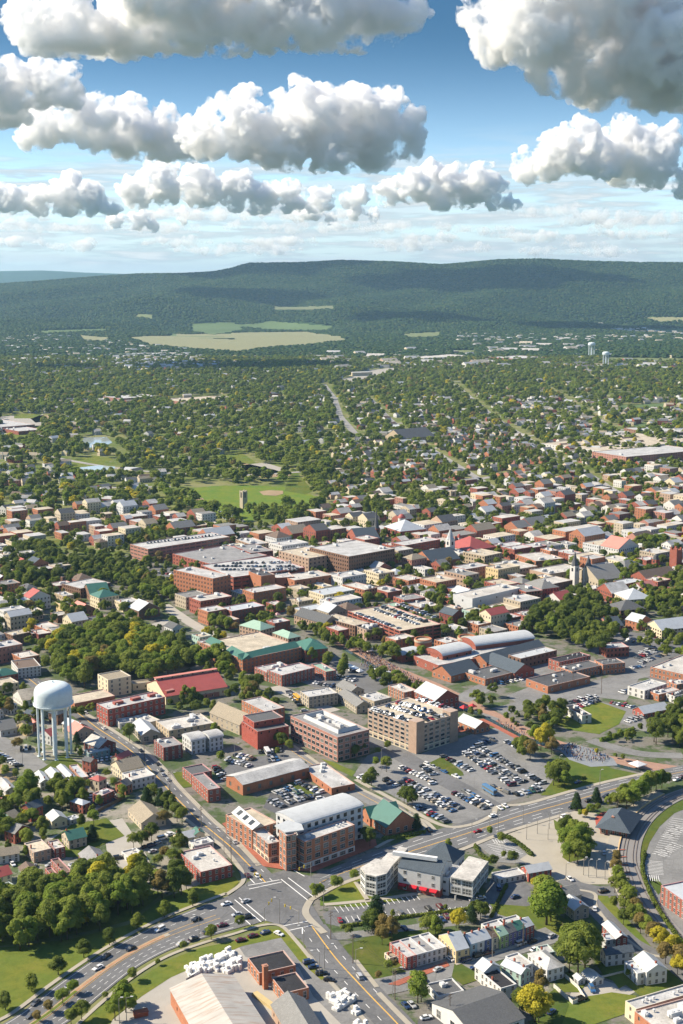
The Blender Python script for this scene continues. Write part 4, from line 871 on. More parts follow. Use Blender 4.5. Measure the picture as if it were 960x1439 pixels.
hs = [
 ('brown brick block with white window frames in upper left row', (10.8,887.5,17.5,893,39,887), 10, 'b:brown', 'tan', 'flat', 3), ('brown brick shop with tan roof joined to the brown block', (40,885,45,890.5,53,889), 9, 'b:brown', 'lgrey', 'flat', 3),
 ('narrow maroon brick house with bright cornice', (48,885,54,891.5,71,888), 9.5, 'b:dred', 'white', 'flat', 3), ('orange brick house with broad white flat roof behind the maroon one', (53.3,875.8,66,885.5,84,880), 10, 'b:orange', 'white', 'flat', 3),
 ('grey stone block with many windows at the end of its row', (66.7,882,75.8,888,100.8,884.5), 11, 'p:stone', 'grey', 'flat', 3), ('red brick school with grey roof and pale cornice', (120,867,136.7,876,161,871.5), 9, 'b:red', 'slate', 'flat', 2),
 ('white house with big brown flat roof beside the water tower trees', (17.5,928,25,939.5,57,935), 9, 'p:white', 'brown', 'flat', 3), ('shed under a bright blue tarpaulin roof', (3,907,6,912,18,908.5), 4, 'p:grey', 'lgrey', 'flat', 1),
 ('long brown church hall with pale roof', (93,819,113,827,151,817.5), 11, 'b:brown', 'lgrey', 'flat', 3), ('stone church nave with green slate roof', (123,826.5,126.5,835,153,831), 8, 'b:brown', 'green', 'gx', 1),
 ('white house with beige roof at the left edge above the woods', (-14,1196,-8,1204.5,27.5,1200), 5, 'p:white', 'beige', 'gx', 2), ('tan and maroon double house with pale flat roof', (36.7,1184,47.5,1198,71,1191), 6.8, 'b:tan', 'tan', 'flat', 2),
 ('maroon brick house with clean white flat roof', (66,1182.5,77,1193,92,1190), 6.8, 'b:dred', 'white', 'flat', 2), ('beige house with moss green roof and porch', (90,1170,97,1181,120.5,1174), 6, 'p:beige', 'green', 'gx', 2),
 ('mint fronted house with large brown roof beside the woods', (25,1219,39,1239,61,1235), 7.2, 'p:mint', 'brown', 'gy', 2), ('mint house with patched white roof at the left edge', (0,1243,9,1252,23,1245), 6.5, 'p:mint', 'white', 'flat', 2),
 ('small house with bright red roof at the left edge', (-12,1223,-2,1233,16,1227), 6, 'p:cream', 'red', 'gx', 2), ('low red walled house with brown roof and no porch', (65,1220,78,1237,87,1234), 4.5, 'b:red', 'brown', 'flat', 1),
 ('tall red walled house with brown roof above the woods', (74,1207,90,1227,100.5,1223), 7.2, 'b:red', 'brown', 'flat', 2), ('house with square white roof above the woods', (98,1213,107.5,1223.5,118,1219), 6.2, 'p:lgrey', 'white', 'flat', 2),
 ('low mint annex at the edge of the woods', (101,1232,105,1238,126,1232), 3.5, 'p:mint', 'lgrey', 'flat', 1), ('house with bare red end wall and grey roof', (115,1199,123.5,1216,152,1208), 6.3, 'b:fire', 'grey', 'gy', 2),
 ('white cottage with lean-to in yard row', (49,1087,56.7,1100,70,1097.5), 6, 'p:white', 'wmetal', 'gy', 2), ('grey fronted cottage with white metal roof', (66.7,1083,75,1095.5,90,1091.5), 6.5, 'p:lgrey', 'wmetal', 'gy', 2),
 ('orange brick cottage with grey roof and side wing', (83,1077,98,1096,108,1093), 6.2, 'b:orange', 'metal', 'gy', 2), ('orange brick cottage nearest the car yard', (100,1075,113,1093,124,1090), 6.5, 'b:orange', 'metal', 'flat', 2),
 ('white house with two pointed gables at the left edge', (-2,1097,8,1112,22,1108), 5.5, 'p:white', 'lgrey', 'gy', 2), ('cream barn with white metal roof among trees', (66,1145,73,1154.5,94,1149.5), 5, 'p:cream', 'wmetal', 'gy', 1),
 ('open carport with pale roof beside the cream barn', (94,1148,98,1153,111,1147), 2.8, 'p:grey', 'metal', 'flat', 1), ('beige meeting hall with stepped front wall and pale roof', (178,1138,198.5,1157,234,1151), 4.5, 'p:beige', 'beige', 'gy', 1),
 ('white garage block with white flat roof by the gravel drive', (171,1196,180.6,1204.5,201,1199), 3.6, 'p:white', 'white', 'flat', 1), ('long cream cottage with white metal roof', (246,1172,250,1180,275,1174), 3.8, 'p:cream', 'wmetal', 'gx', 1),
 ('cream cottage head with green gable roof by the street', (268,1167,274,1173,288,1171), 4.8, 'p:cream', 'green', 'gy', 1), ('low workshop with pale pink flat roof', (268,1181,274,1189,299,1181), 4, 'p:white', 'lgrey', 'flat', 1),
 ('white townhouse with broad white roof and small wing on the long street', (176,1085,185,1096,216,1087), 7.2, 'p:white', 'white', 'flat', 2), ('cream townhouse with gabled beige roof on the long street', (162,1072,171,1084,199,1075), 6.5, 'p:cream', 'beige', 'gx', 2),
 ('small house with bright red gable roof on the long street', (162,1062,167.5,1067.5,179,1058), 6, 'p:cream', 'red', 'gx', 2), ('teal clapboard house beside the water tower lawn', (121,1053,125,1059,153,1052), 6, 'p:teal', 'lgrey', 'flat', 2),
 ('house with white gable roof above the teal house', (127,1040,139,1051,156,1041), 6.5, 'b:dred', 'white', 'gy', 2), ('stone house with salmon red gabled roofs near water tower', (89,1024,104,1032,133,1027), 5.5, 'p:stone', 'pink', 'gy', 2),
 ('white roofed house behind the salmon red roofs', (96,1014,106,1024,117,1017), 7, 'p:beige', 'wmetal', 'gy', 2), ('grey house with shallow grey roof at the left edge', (-10,1018,1,1027,24,1023), 5, 'p:grey', 'sgrey', 'gx', 1),
 ('narrow brick house with salmon roof left of the water tower', (41,1010,47,1017,53,1015), 6.5, 'b:orange', 'pink', 'gy', 2), ('white walled hall with pale roof left of the water tower', (20,975,32,985,62,979), 5, 'p:white', 'tan', 'gx', 1),
]
for lb, c, H, wl_, rf, rt, fl in hs:
    nm = next((q for q in ('shed', 'barn', 'carport', 'garage', 'church', 'school', 'hall', 'workshop', 'shop', 'cottage', 'townhouse', 'block') if q in lb.split(' with ')[0].split()), 'house')
    o = B(nm if nm in ('townhouse', 'cottage', 'carport', 'workshop', 'house') else {'block': 'apartment_block', 'hall': 'meeting_hall'}.get(nm, nm + '_building'), lb, c, H, wl_, rf, rt, fl, cat='house' if nm in ('house', 'cottage', 'townhouse') else 'building', bay=2.8 if fl > 1 else 3.6, ww=1, wh=1.5, winobj=c[3] > 1020 and fl > 0, chim=1 if nm in ('house', 'cottage', 'townhouse') else 0, units=0 if nm in ('house', 'cottage') else 2)
hw = B('apartment_block', 'crimson brick block with white roof and stair wings on the lawn by the junction', (262,1195,282,1225.5,322,1211), 7.5, 'b:fire', 'white', 'flat', 2, bay=3, winobj=True, units=5)
# bottom edge
bw = B('warehouse', 'huge rusty roofed warehouse with an orange end wall at the bottom edge', (234.7,1390.6,300,1498,398,1478), 8, 'b:orange', 'rusty', 'gy', 1, bay=20, rise=3.2)
c9 = B('workshop', 'low brick works with two black flat roofs and a square chimney stack', (344,1347,364.4,1367.5,417.5,1358), 6.5, 'b:orange', 'black', 'flat', 1, bay=3.4, ww=1.2, wh=2.6, winobj=True)
sub(c9, '', (375,1375,399,1396,437,1391), 6, 'b:orange', 'black', 'flat', 1, bay=3.4, ww=1.2, wh=2.6, winobj=True)
b = MB(); b.box(-.9, -.9, 0, .9, .9, 9); b.box(-1.05, -1.05, 9, 1.05, 1.05, 9.4); b.box(-.5, -.5, 9.4, .5, .5, 9.6); p = G(373, 1389); b.obj('chimney', [wallmat('b:orange')], c9, loc=MiW @ p if 0 else Matrix.LocRotScale(c9.location, c9.rotation_euler, None).inverted() @ p)
B('shed_building', 'long shed with weathered grey gable roof at the bottom edge', (381,1412,432,1500,482,1490), 6, 'b:tan', 'sgrey', 'gy', 1, bay=6, rise=4)
big = B('warehouse', 'white hall with a very large dark shingle roof at the bottom', (601,1411,666,1456,742,1434), 6, 'p:white', 'slate', 'gx', 1, bay=8, ww=2.4, wh=3, rise=3.5, winobj=True)
B('shed_building', 'low dark roofed shed behind the large dark roofed hall', (604,1381,616,1400,650,1389), 4, 'p:lgrey', 'slate', 'flat', 1, bay=6, units=2)
B('warehouse', 'cream walled workshop with pale vented roof in bottom corner', (880,1406,894,1418,1000,1386), 8, 'p:cream', 'lgrey', 'flat', 2, bay=6, units=9)
B('warehouse', 'brick fronted workshop with stained white roof in the bottom corner', (894,1420.5,930,1452,1010,1428), 8, 'b:orange', 'white', 'flat', 2, bay=5, units=10)
# coloured row houses on the sloping lane
def rowh(px0, px1, back, H, cols, rt, rf, lab, rise=None, grp=None, first_end=False):
    a, b2, c = G(*px0, H), G(*px1, H), G(*back, H); n = len(cols); u = (b2 - a) / n; U = u.normalized(); Vv = Vector((-U.y, U.x, 0)); dp = (c - a).dot(Vv); ang = math.atan2(U.y, U.x)
    for k, cl in enumerate(cols):
        o = a + u * k
        rfk = rf[k % len(rf)] if isinstance(rf, (list, tuple)) else rf
        build('row_house', lab.format(cl[1]), 'house', Vector((o.x, o.y, 0)), ang, u.length - .04, dp, H, cl[0], rfk, rt, 2 if H < 9 else 3, bay=2.5, ww=.9, wh=1.6, winobj=px0[1] > 1000, chim=1, rise=rise, group=grp, eav=.02 if rt == 'gx' else .2)
rowh((571.7,1345.5), (628,1330), (545,1325), 5.2, [('b:fire', 'crimson end'), ('p:grey', 'plain grey'), ('p:lgrey', 'pale grey'), ('p:white', 'white')], 'flat', ['lgrey', 'lgrey', 'grey', 'lgrey'], '{} house in the flat roofed row beside the sloping lane', grp='flat roofed row houses')
rowh((641,1337), (660,1332.5), (619,1314), 5.2, [('p:yellow', 'yellow')], 'gx', 'metal', 'bright {} house with front porch between the two rows')
rowh((661,1328), (701,1316), (651,1313), 5.2, [('p:sky', 'sky blue'), ('p:white', 'white'), ('p:navy', 'navy and white'), ('p:cream', 'cream')], 'gx', ['metal', 'wmetal', 'metal', 'brown'], '{} gabled house in the painted row above the sloping lane', grp='painted row houses')
rowh((703,1317), (751,1300), (697,1303), 5.4, [('p:lime', 'lime green'), ('p:purple', 'lilac grey'), ('p:navy', 'dark navy'), ('b:fire', 'red and white')], 'gx', ['lgreen', 'slate', 'green', 'metal'], '{} gabled house in the painted row above the sloping lane', grp='painted row houses')
hs2 = [
 ('long back wing with flat grey roof behind painted houses', (676,1298,690,1308,718,1300), 6, 'p:white', 'lgrey', 'flat', 2), ('back wing with pale roof behind the lime green house', (700,1292,712,1302,738,1294), 6, 'p:lgrey', 'lgrey', 'flat', 2),
 ('white house with black flat roof south of the lane', (680,1364,704,1389,723,1380), 6.5, 'p:white', 'black', 'flat', 2), ('white gabled front house on the lane corner', (671,1356,680,1366,700,1356), 7, 'p:white', 'metal', 'gy', 2),
 ('house with mint green front and metal roof', (704,1356,732,1369,746,1362.5), 6.3, 'p:mint', 'metal', 'gy', 2), ('grey house with white square roof south of the lane', (711,1343,732,1359,749,1353), 7, 'p:lgrey', 'white', 'flat', 2),
 ('hipped roof house with two storey porch south of the lane', (744,1340,769,1363,791.5,1356), 6.8, 'p:lgrey', 'lgrey', 'hip', 2), ('small sage house at the lane end under the great tree', (757,1329,765,1340,779,1335), 5.5, 'p:mint', 'lgrey', 'flat', 2),
 ('grey farmhouse wing with metal roof beside its gabled main house', (879,1351,896,1368,909,1364.5), 6.5, 'p:lgrey', 'metal', 'flat', 2), ('pale grey gabled house with porch facing the lawn', (891,1347,909,1366,937,1361), 7.3, 'p:lgrey', 'wmetal', 'gy', 2),
 ('white duplex with blue slate roof', (844,1333,852,1342,891,1337), 6.5, 'p:white', 'blue', 'gx', 2), ('small dark house with two porches beside red gabled house', (845,1312,852,1321,866,1318), 6.3, 'p:grey', 'metal', 'flat', 2),
 ('long house with maroon gable wall and white roof', (847,1299,866,1319,881.5,1316.5), 6.5, 'b:dred', 'wmetal', 'gy', 2), ('small white garage with metal roof on the gravel', (818,1367,832,1379,848,1375), 3, 'p:white', 'metal', 'gy', 1),
 ('red barn with white metal roof beside the bus loop', (733,1218,743,1227,775,1221), 5.5, 'b:fire', 'wmetal', 'gx', 2), ('long low white shed beside the red barn', (692,1226,701.7,1235,738,1227), 3.6, 'p:white', 'lgrey', 'flat', 1),
 ('old stone house with bright white gable roof by the great tree', (797,1264,807,1279,823,1271), 6, 'p:stone', 'wmetal', 'gy', 2), ('old stone house with brown roof by the great tree', (785,1248,796,1262,812,1253), 6, 'p:stone', 'sgrey', 'gx', 2),
 ('small porch roof cottage beside the crimson row end', (543,1338,548,1346,560,1341), 3, 'p:cream', 'beige', 'flat', 1), ('tiny garden shed by the white garage', (808,1371,813,1378,820,1375), 2.8, 'p:grey', 'metal', 'gy', 1),
]
for lb, c, H, wl_, rf, rt, fl in hs2:
    nm = 'shed' if 'shed' in lb else 'barn' if 'barn' in lb else 'garage' if ' garage ' in lb and 'small white' in lb else 'house'
    B({'garage': 'garage_building', 'barn': 'red_barn', 'shed': 'garden_shed'}.get(nm, 'house'), lb, c, H, wl_, rf, rt, fl, cat=nm, bay=2.9, ww=.95, wh=1.5, winobj=fl > 0, chim=1 if nm == 'house' else 0)
st = B('railway_station', 'railway station with broad slate blue hipped roof and brick chimney inside the track curve', (844.7,1160.6,881,1168.5,893.5,1146), 4.6, 'b:red', 'blue', 'hip', 1, bay=3.4, ww=2, wh=2.4, rise=5.5, eav=2.2, winobj=True)
b = MB(); b.box(-.9, -.6, 0, .9, .6, 7.6); b.box(-1, -.7, 7.6, 1, .7, 8); b.obj('chimney', [wallmat('b:orange')], st, loc=Matrix.LocRotScale(st.location, st.rotation_euler, None).inverted() @ G(861,1169))
B('mill_building', 'long red brick mill beside the railway car park', (938.5,1242,975,1276,1010,1262), 10.5, 'b:red', 'metal', 'flat', 3, bay=2.8, ww=1.2, wh=1.8, winobj=True)
# creek side quarter
hs3 = [
 ('flat roofed long brick hall fronting the vaulted market halls', (600,918,616,935,745,901.5), 8, 'b:red', 'lgrey', 'flat', 1, 9), ('eastern vaulted hall with curved pale metal roof', (665,897,668.5,908,741,893), 11, 'b:red', 'wmetal', 'barrel', 1, 9), ('western vaulted hall with curved pale metal roof', (606,912,622,922,656,911), 11, 'b:red', 'wmetal', 'barrel', 2, 9), ('low vaulted wing beside the round brick drum', (557,914,565,921,586,914), 7, 'b:red', 'wmetal', 'barrel', 1, 9),
 ('brick hall with dark blue slate roof nearest the promenade', (613,940,634,950,667,938), 6, 'b:orange', 'blue', 'gx', 1, 5), ('long slate roofed works behind the gabled brick works', (671.7,922.5,684,931,757,906.5), 7, 'b:orange', 'blue', 'gx', 1, 5), ('works with dark slate gable facing the street', (685,928,723,946,745,938), 6, 'b:red', 'blue', 'gy', 1, 5), ('low orange brick works with striped slate roof', (654,944,682,954.5,722,943.5), 6, 'b:orange', 'slate', 'flat', 1, 3.4),
 ('brown brick works with white metal roof', (719,919,731.7,925.5,778,912), 9.5, 'b:brown', 'wmetal', 'flat', 2, 4), ('orange brick depot with black roof and a white end wall', (738,954,770,964.5,831,951), 6.5, 'b:orange', 'dark', 'flat', 1, 7), ('long orange brick row with dark roof by the wide street', (786,936,804,943.5,846,933.5), 7.5, 'b:orange', 'slate', 'flat', 2, 3), ('orange brick end block of the long dark roofed row', (838,927,847.5,934,877,930), 9, 'b:orange', 'slate', 'flat', 2, 3),
 ('red brick block with black roof and pale cornice', (778,924,786,930.5,823,918.5), 9, 'b:red', 'black', 'flat', 2, 3), ('brick house with wavy grey roof beside the big car park', (849,904,852.5,911,881,907), 9, 'b:red', 'lgrey', 'flat', 2, 3), ('orange brick block with wide white roof cut by the right edge', (925,933,975,951,1010,925), 9, 'b:orange', 'white', 'flat', 2, 3), ('white corrugated works with grey roof by the car parks', (881.7,964,906,970.5,938,960.5), 7.5, 'p:white', 'lgrey', 'flat', 2, 4),
 ('orange brick shed joined behind the white corrugated works', (917.5,971,926,976,951,967.5), 6, 'b:orange', 'lgrey', 'flat', 1, 4), ('brick house with white roof near the right edge', (939,956.5,951,962,965,958), 8, 'b:orange', 'white', 'flat', 2, 3), ('small white house with black flat roof near the right edge', (942,973,948,978.5,966,971), 6, 'p:white', 'black', 'flat', 2, 3), ('red shed with blue grey metal roof beside car rows', (896,995,905,1003,935,993.5), 4, 'b:fire', 'metal', 'gx', 1, 4),
 ('white box house with black flat roof on the green', (792,991.5,818,1005.5,832,1004), 7, 'p:white', 'black', 'flat', 2, 6), ('low brick shed with white gable roof beside the tan garage', (643,1012,668,1023.5,687,1018), 5, 'b:orange', 'wmetal', 'gy', 1, 4), ('brick block with white roof by the promenade', (546.7,963,568,973,585,969), 8.5, 'b:orange', 'white', 'flat', 3, 3), ('large red brick hall with white metal roof by promenade', (585,971,611.7,984.5,643,977), 9, 'b:red', 'wmetal', 'gy', 2, 4),
 ('stone cottage with grey gable roof beside tan garage', (481,974,501,993,518,988), 6, 'p:stone', 'sgrey', 'gy', 2, 3), ('low stone hall with pale flat roof beside tan garage', (505,977,526,985.5,550,979.5), 6, 'p:stone', 'lgrey', 'flat', 1, 3), ('small stone house with grey gable roof behind the stone cottage', (480,962,492,973,507,967), 6, 'p:stone', 'sgrey', 'gy', 2, 3), ('old stone school with pointed window gables', (424,971,434,979.5,474,973), 9.5, 'p:stone', 'lgrey', 'flat', 3, 3),
 ('three storey red brick block behind parked cars', (373,942,396,949,444,938.5), 10, 'b:red', 'lgrey', 'flat', 3, 3), ('lower red brick wing with white roof joined to three storey block', (364,936,375,945,408,936), 8, 'b:red', 'lgrey', 'flat', 2, 3), ('red brick annex with pale green roof', (440,933,458,944,471,941), 8, 'b:red', 'lgreen', 'flat', 2, 3),
 ('very large brick complex with cream roof terrace and green slopes', (288,902,341,926.5,420,908), 13, 'b:orange', 'tan', 'flat', 4, 3.4), ('brick wing with dark green hipped roof at the creek', (421,902,429,914,458.5,909), 11, 'b:red', 'green', 'hip', 3, 3.2), ('wing with sea green hipped roof behind the cream terrace', (384,889,405,897.5,422,894), 11, 'b:tan', 'lgreen', 'hip', 3, 3.2), ('rear wing with wide pale green hipped roof', (335,879,366,886,388,881), 11, 'b:tan', 'lgreen', 'hip', 3, 3.2),
 ('open deck parking garage of red brick bands full of cars', (490,858,562,886.5,619,876.5), 13.5, 'b:red', 'tan', 'flat', 4, 7), ('brown brick row with tan roof by yellow trees', (454,866,499,879.5,516,874), 11, 'b:brown', 'tan', 'flat', 3, 3), ('tan brick block with dark roof and glazed bay', (500,878,515,885.5,537,881), 10.5, 'b:tan', 'dark', 'flat', 3, 4), ('long brick row with three green skylights on its slate roof', (424,862,455,876.5,469,869), 9, 'b:tan', 'slate', 'gy', 2, 3),
 ('tall orange and cream apartment block with six floors', (242,801,299,813,326,808), 27, 'b:orange', 'lgrey', 'flat', 6, 4), ('long brick parking garage behind the orange apartment block', (288,793,328,811,425,796), 14.5, 'b:red', 'lgrey', 'flat', 4, 8), ('blank orange brick block with square tower form', (354,802,367,809.5,384,806), 17.5, 'b:orange', 'dark', 'flat', 1, 40), ('long blank brick wall building with grey roof', (384,803,388,812,412,809), 12.5, 'b:orange', 'lgrey', 'flat', 1, 30), ('orange brick store with long white roof', (403,807,414,815.5,461,805.5), 12, 'b:orange', 'white', 'flat', 2, 7),
 ('cream and orange office block with an arched window', (400,772.5,433.8,784.5,462.5,777), 18.5, 'b:tan', 'tan', 'flat', 5, 5), ('brown brick court complex with gravel roofs', (248,777,298,793,372,779), 10.5, 'b:red', 'grey', 'flat', 3, 5), ('east wing of brown brick court complex', (336,766,352,777,380,772), 11, 'b:dred', 'grey', 'flat', 3, 5), ('long pink brick parking garage with roof cars at left', (190,763.5,208,771.5,318,753), 14, 'b:pink', 'lgrey', 'flat', 4, 7), ('tan row with pale roof behind the court complex', (332.5,757.5,354,765.5,377,762.5), 9, 'b:tan', 'lgrey', 'flat', 3, 3),
 ('long brown hotel slab of many small windows', (447,767,490,782,544.5,768.5), 27, 'b:brown', 'lgrey', 'flat', 6, 3), ('long red brick row block with pale roof and white cupola', (559,761,568.5,766.5,610,756), 12.5, 'b:red', 'lgrey', 'flat', 4, 3.2), ('red brick city hall with hipped metal roof', (549,739,562.5,747,593,741.5), 10, 'b:red', 'metal', 'hip', 2, 3.4), ('church nave with dark blue roof beside its needle steeple', (498,750,502.5,758.5,529,754), 8, 'b:red', 'blue', 'gx', 1, 4), ('church nave with steep dark roof beside its white steeple', (591,781,607,790.5,637,782), 8, 'b:orange', 'blue', 'gx', 1, 4),
 ('hall with wide red hipped roof and two white cupolas', (636,764,660,774,687,766), 8.5, 'b:orange', 'red', 'hip', 2, 4), ('white columned house beside the red hipped hall', (637,769,646,777.5,654,775), 8, 'p:white', 'lgrey', 'flat', 2, 3), ('stone church nave behind twin spires', (824,803,841,815.5,864,807), 8, 'p:stone', 'sgrey', 'gx', 1, 4), ('red brick hospital wing with many white windows', (719,822,739,832,760,828), 13, 'b:red', 'sgrey', 'flat', 4, 3), ('red brick hospital wing with grey hipped roof', (742.5,819,761,828,782,823.5), 13, 'b:red', 'sgrey', 'hip', 4, 3), ('blank pale grey wall block with white roof', (648,832,664,841,719,823), 14, 'p:lgrey', 'white', 'flat', 2, 22),
 ('tan brick building with white roof in the centre', (698,790,722,800.5,747,793), 8.5, 'b:tan', 'white', 'flat', 2, 3.4), ('buff brick bank with tan roof', (653,775,681,781.5,703,776), 11, 'b:buff', 'tan', 'flat', 3, 3.4), ('very wide low store with bright white roof', (757,798,772,807,808,795.5), 8, 'b:tan', 'white', 'flat', 1, 5), ('orange brick block with lumpy white roof', (731,778,753,788.5,788,783), 9, 'b:orange', 'white', 'flat', 2, 4), ('tall orange brick cube among white roofs', (765,770,773,774.5,781,772), 12, 'b:orange', 'lgrey', 'flat', 3, 3),
 ('cream bank block with many windows by the hotel', (515,800,532.5,806.5,552,802), 11.5, 'p:cream', 'tan', 'flat', 3, 2.6), ('pale blue white office beside the cream bank block', (497,797,503,803,514,801), 9, 'p:lgrey', 'lgrey', 'flat', 3, 3), ('orange brick market block with white roof', (550,811,574,816,596,812.5), 9, 'b:orange', 'white', 'flat', 2, 3.2), ('tan brick tall block beside white roofed shops', (625,802,655,809,673,805), 12.5, 'b:tan', 'sgrey', 'flat', 3, 4), ('orange brick block with chimneys above parking garage', (487,820,512,829,525,824), 10.5, 'b:orange', 'white', 'flat', 3, 3), ('low shop with clean white roof above parking garage', (526,825,545,832.5,562,828), 7, 'b:red', 'white', 'flat', 1, 4), ('dark red shop with grey flat roof above parking garage', (560,837,568,843.5,593,837.5), 8, 'b:red', 'grey', 'flat', 2, 4), ('white roofed shop touching the parking garage', (576,846,590,854,613,848.5), 7, 'b:brown', 'white', 'flat', 1, 4), ('low shop with sea green metal roof', (536,849,544,854,568,848), 5, 'b:red', 'lgreen', 'flat', 1, 4),
 ('brick church body with two square corner towers at right', (897,806,908,813,940,803), 9, 'b:red', 'brown', 'gx', 2, 4), ('brick mansion with dormered white roof', (848,825,860,834,880,829), 9, 'b:red', 'lgrey', 'gx', 3, 3), ('cream mansion with pale blue roof by the old trees', (873,833,882,843,912,838), 9, 'p:cream', 'metal', 'hip', 3, 3), ('old brick house with black roof and white lantern', (863,849,872,858,903,853), 9, 'b:brown', 'slate', 'hip', 3, 3), ('cream row houses with blue grey roofs at the right edge', (918,876,930,886,975,876), 9, 'p:cream', 'metal', 'gx', 3, 3),
 ('brick cottage with dark slate roof under big trees', (848,872,856,881,870,876), 6, 'b:pink', 'blue', 'gx', 2, 3), ('long white factory shed in the upper suburbs', (805,618,850,634,925,612), 9, 'p:white', 'tan', 'flat', 2, 6), ('red brick hospital complex in the upper suburbs', (862,632,880,642,955,628), 14, 'b:pink', 'lgrey', 'flat', 4, 5), ('sports hall with pale roof in the upper suburbs', (905,600,918,609,960,603), 10, 'b:brown', 'lgrey', 'flat', 2, 8),
 ('school with pale roofs at the left edge of suburbs', (-20,590,2,600,34,594), 10, 'b:pink', 'lgrey', 'flat', 2, 6), ('low brick school wing at the left edge of suburbs', (18,601,26,606,52,602), 7, 'b:red', 'lgrey', 'flat', 2, 6), ('brick school among trees at upper left', (8,671,18,676,64,668), 8, 'b:pink', 'sgrey', 'flat', 2, 5), ('brick apartment slab in the left suburbs', (160,556,170,560,215,555), 12, 'b:pink', 'lgrey', 'flat', 3, 5), ('long low white roofed school in left suburbs', (243,560,262,565,316,559), 8, 'b:pink', 'tan', 'flat', 1, 7), ('college hall with grey roof in the suburbs', (555,612,566,617,598,611), 9, 'b:buff', 'slate', 'gx', 2, 4),
 ('brick block near the distant water towers', (716,500,722,504,738,500), 14, 'b:red', 'lgrey', 'flat', 3, 6), ('white distant shopping centre', (588,498,596,503,634,498), 8, 'p:white', 'white', 'flat', 1, 9),
]
for lb, c, H, wl_, rf, rt, fl, bay in hs3:
    H *= 1.22 if c[3] < 850 and 'hotel slab' not in lb and 'six floors' not in lb else 1
    nm = 'parking_garage' if 'parking garage' in lb and 'above' not in lb and 'touch' not in lb else 'church' if 'church' in lb else 'house' if (' house' in lb or 'cottage' in lb or 'mansion' in lb) and 'row houses' not in lb else 'hotel' if 'hotel' in lb else 'town_building'
    near = c[3] > 930
    g_ = 'parking' in nm
    B(nm, lb, c, H, wl_, rf, rt, fl, cat='parking garage' if g_ else 'church' if nm == 'church' else 'house' if nm == 'house' else 'building', bay=bay, ww=bay * .82 if g_ else min(1.4, bay * .42) * (1.0 if near else 1.15), wh=1.3 if g_ else 1.7, units=0 if g_ or rt != 'flat' else (4 if near else 5), winobj=near and not g_, chim=1 if nm == 'house' else 0)
ANG_T = R_(37.5)
# rounded drums, towers, spires
hC = next(o for o in D.objects if 'cream roof terrace' in str(o.get('label', '')))
for e0, e1 in (((341,927.3), (421,908.6)), ((317,914.5), (341,927.3)), ((288,901.5), (306,909.5))):
    z0 = 9.9; a, b_ = G(*e0, z0), G(*e1, z0); u = (b_ - a).normalized(); nn = Vector((-u.y, u.x, 0)); a -= nn * .5; b_ -= nn * .5; c, d_ = b_ + nn * 5.5 + Vector((0, 0, 3)), a + nn * 5.5 + Vector((0, 0, 3)); q = MB()
    q.f([a, b_, c, d_]); q.f([c, b_, b_ + nn * 6, c + nn * .5 - Vector((0, 0, 3))]); q.f([d_, d_ + nn * .5 - Vector((0, 0, 3)), a + nn * .5, a]); q.f([c, c + nn * .5 - Vector((0, 0, 3)), d_ + nn * .5 - Vector((0, 0, 3)), d_]); wchild(q, 'green_roof_slope', [roofmat('green')], hC)
def wtower(name, label, px, basepy, toppy, r, cat, parts_fn, z=0):
    p = G(px, basepy); h = TOP(p, toppy); root = link(name, None, None, (p.x, p.y, 0), ANG_T); parts_fn(root, h, r); tag(root, label, cat); THINGS.append([root, label, None]); FOOT.append((p.x, p.y, 1, 0, r, r)); return root
def drum(root, h, r):
    b = MB(); b.lathe([(r, 0), (r, h), (r * .85, h), (r * .85, h - 1)], 24); b.obj('wall', [wallmat('b:orange')], root); b = MB(); b.lathe([(r + .3, h - 2), (r + .3, h - .6), (r + .02, h - .6)], 24); b.obj('cornice', [MAT('paint', PT['beige'])], root); b = MB(); b.lathe([(r * .85, h - 1), (.05, h - .9)], 24); b.obj('roof', [roofmat('tan')], root)
wtower('round_drum', 'round brick drum with a pale cornice at the promenade end of the market halls', 594.5, 916, 897, 6.2, 'building', drum); wtower('round_drum', 'round brick drum with a pale cornice between the two vaulted market halls', 656, 912, 894, 6.5, 'building', drum)
def spire(wall, cap, hb):
    def f(root, h, r):
        t = h * hb; b = MB(); b.box(-r, -r, 0, r, r, t); b.obj('tower', [wallmat(wall)], root)
        for a in range(4):
            q = MB(); q.f([(-r * .35, -r - .05, t * .7), (r * .35, -r - .05, t * .7), (r * .35, -r - .05, t * .88), (-r * .35, -r - .05, t * .88)]); q.obj('belfry_window', [GLASS], root, rz=a * math.pi / 2)
        b = MB(); b.lathe([(r * 1.25, t), (r * 1.0, t + r * .6), (r * .75, t + r * 1.4), (.05, h)], 8); b.obj('spire', [roofmat(cap)], root)
    return f
wtower('church_steeple', 'white tiered church steeple in the centre of town', 632.5, 783, 742, 3.2, 'steeple', spire('p:white', 'wmetal', .62)); wtower('church_steeple', 'slim brick steeple with a long dark needle spire', 529, 757, 714, 2.8, 'steeple', spire('b:red', 'slate', .35))
for px, lb in ((807, 'taller dark capped twin spire of the stone church, farther from the yellow trees'), (826, 'second dark capped twin spire of the stone church, beside the yellow green trees')): wtower('church_spire', lb, px, 821, 775 if px < 810 else 780, 2.9, 'church spire', spire('p:white', 'slate', .58)); D.objects['church_spire']['group'] = 'twin church spires'
wtower('church_tower', 'square red brick church tower with flat battlements at right', 949, 803, 772, 4, 'tower', lambda r_, h, r: (lambda b: (b.box(-r, -r, 0, r, r, h), [b.box(sx * r * .75 - .8, sy * r * .75 - .8, h, sx * r * .75 + .8, sy * r * .75 + .8, h + 2) for sx in (-1, 1) for sy in (-1, 1)], b.obj('tower', [wallmat('b:red')], r_)))(MB()))
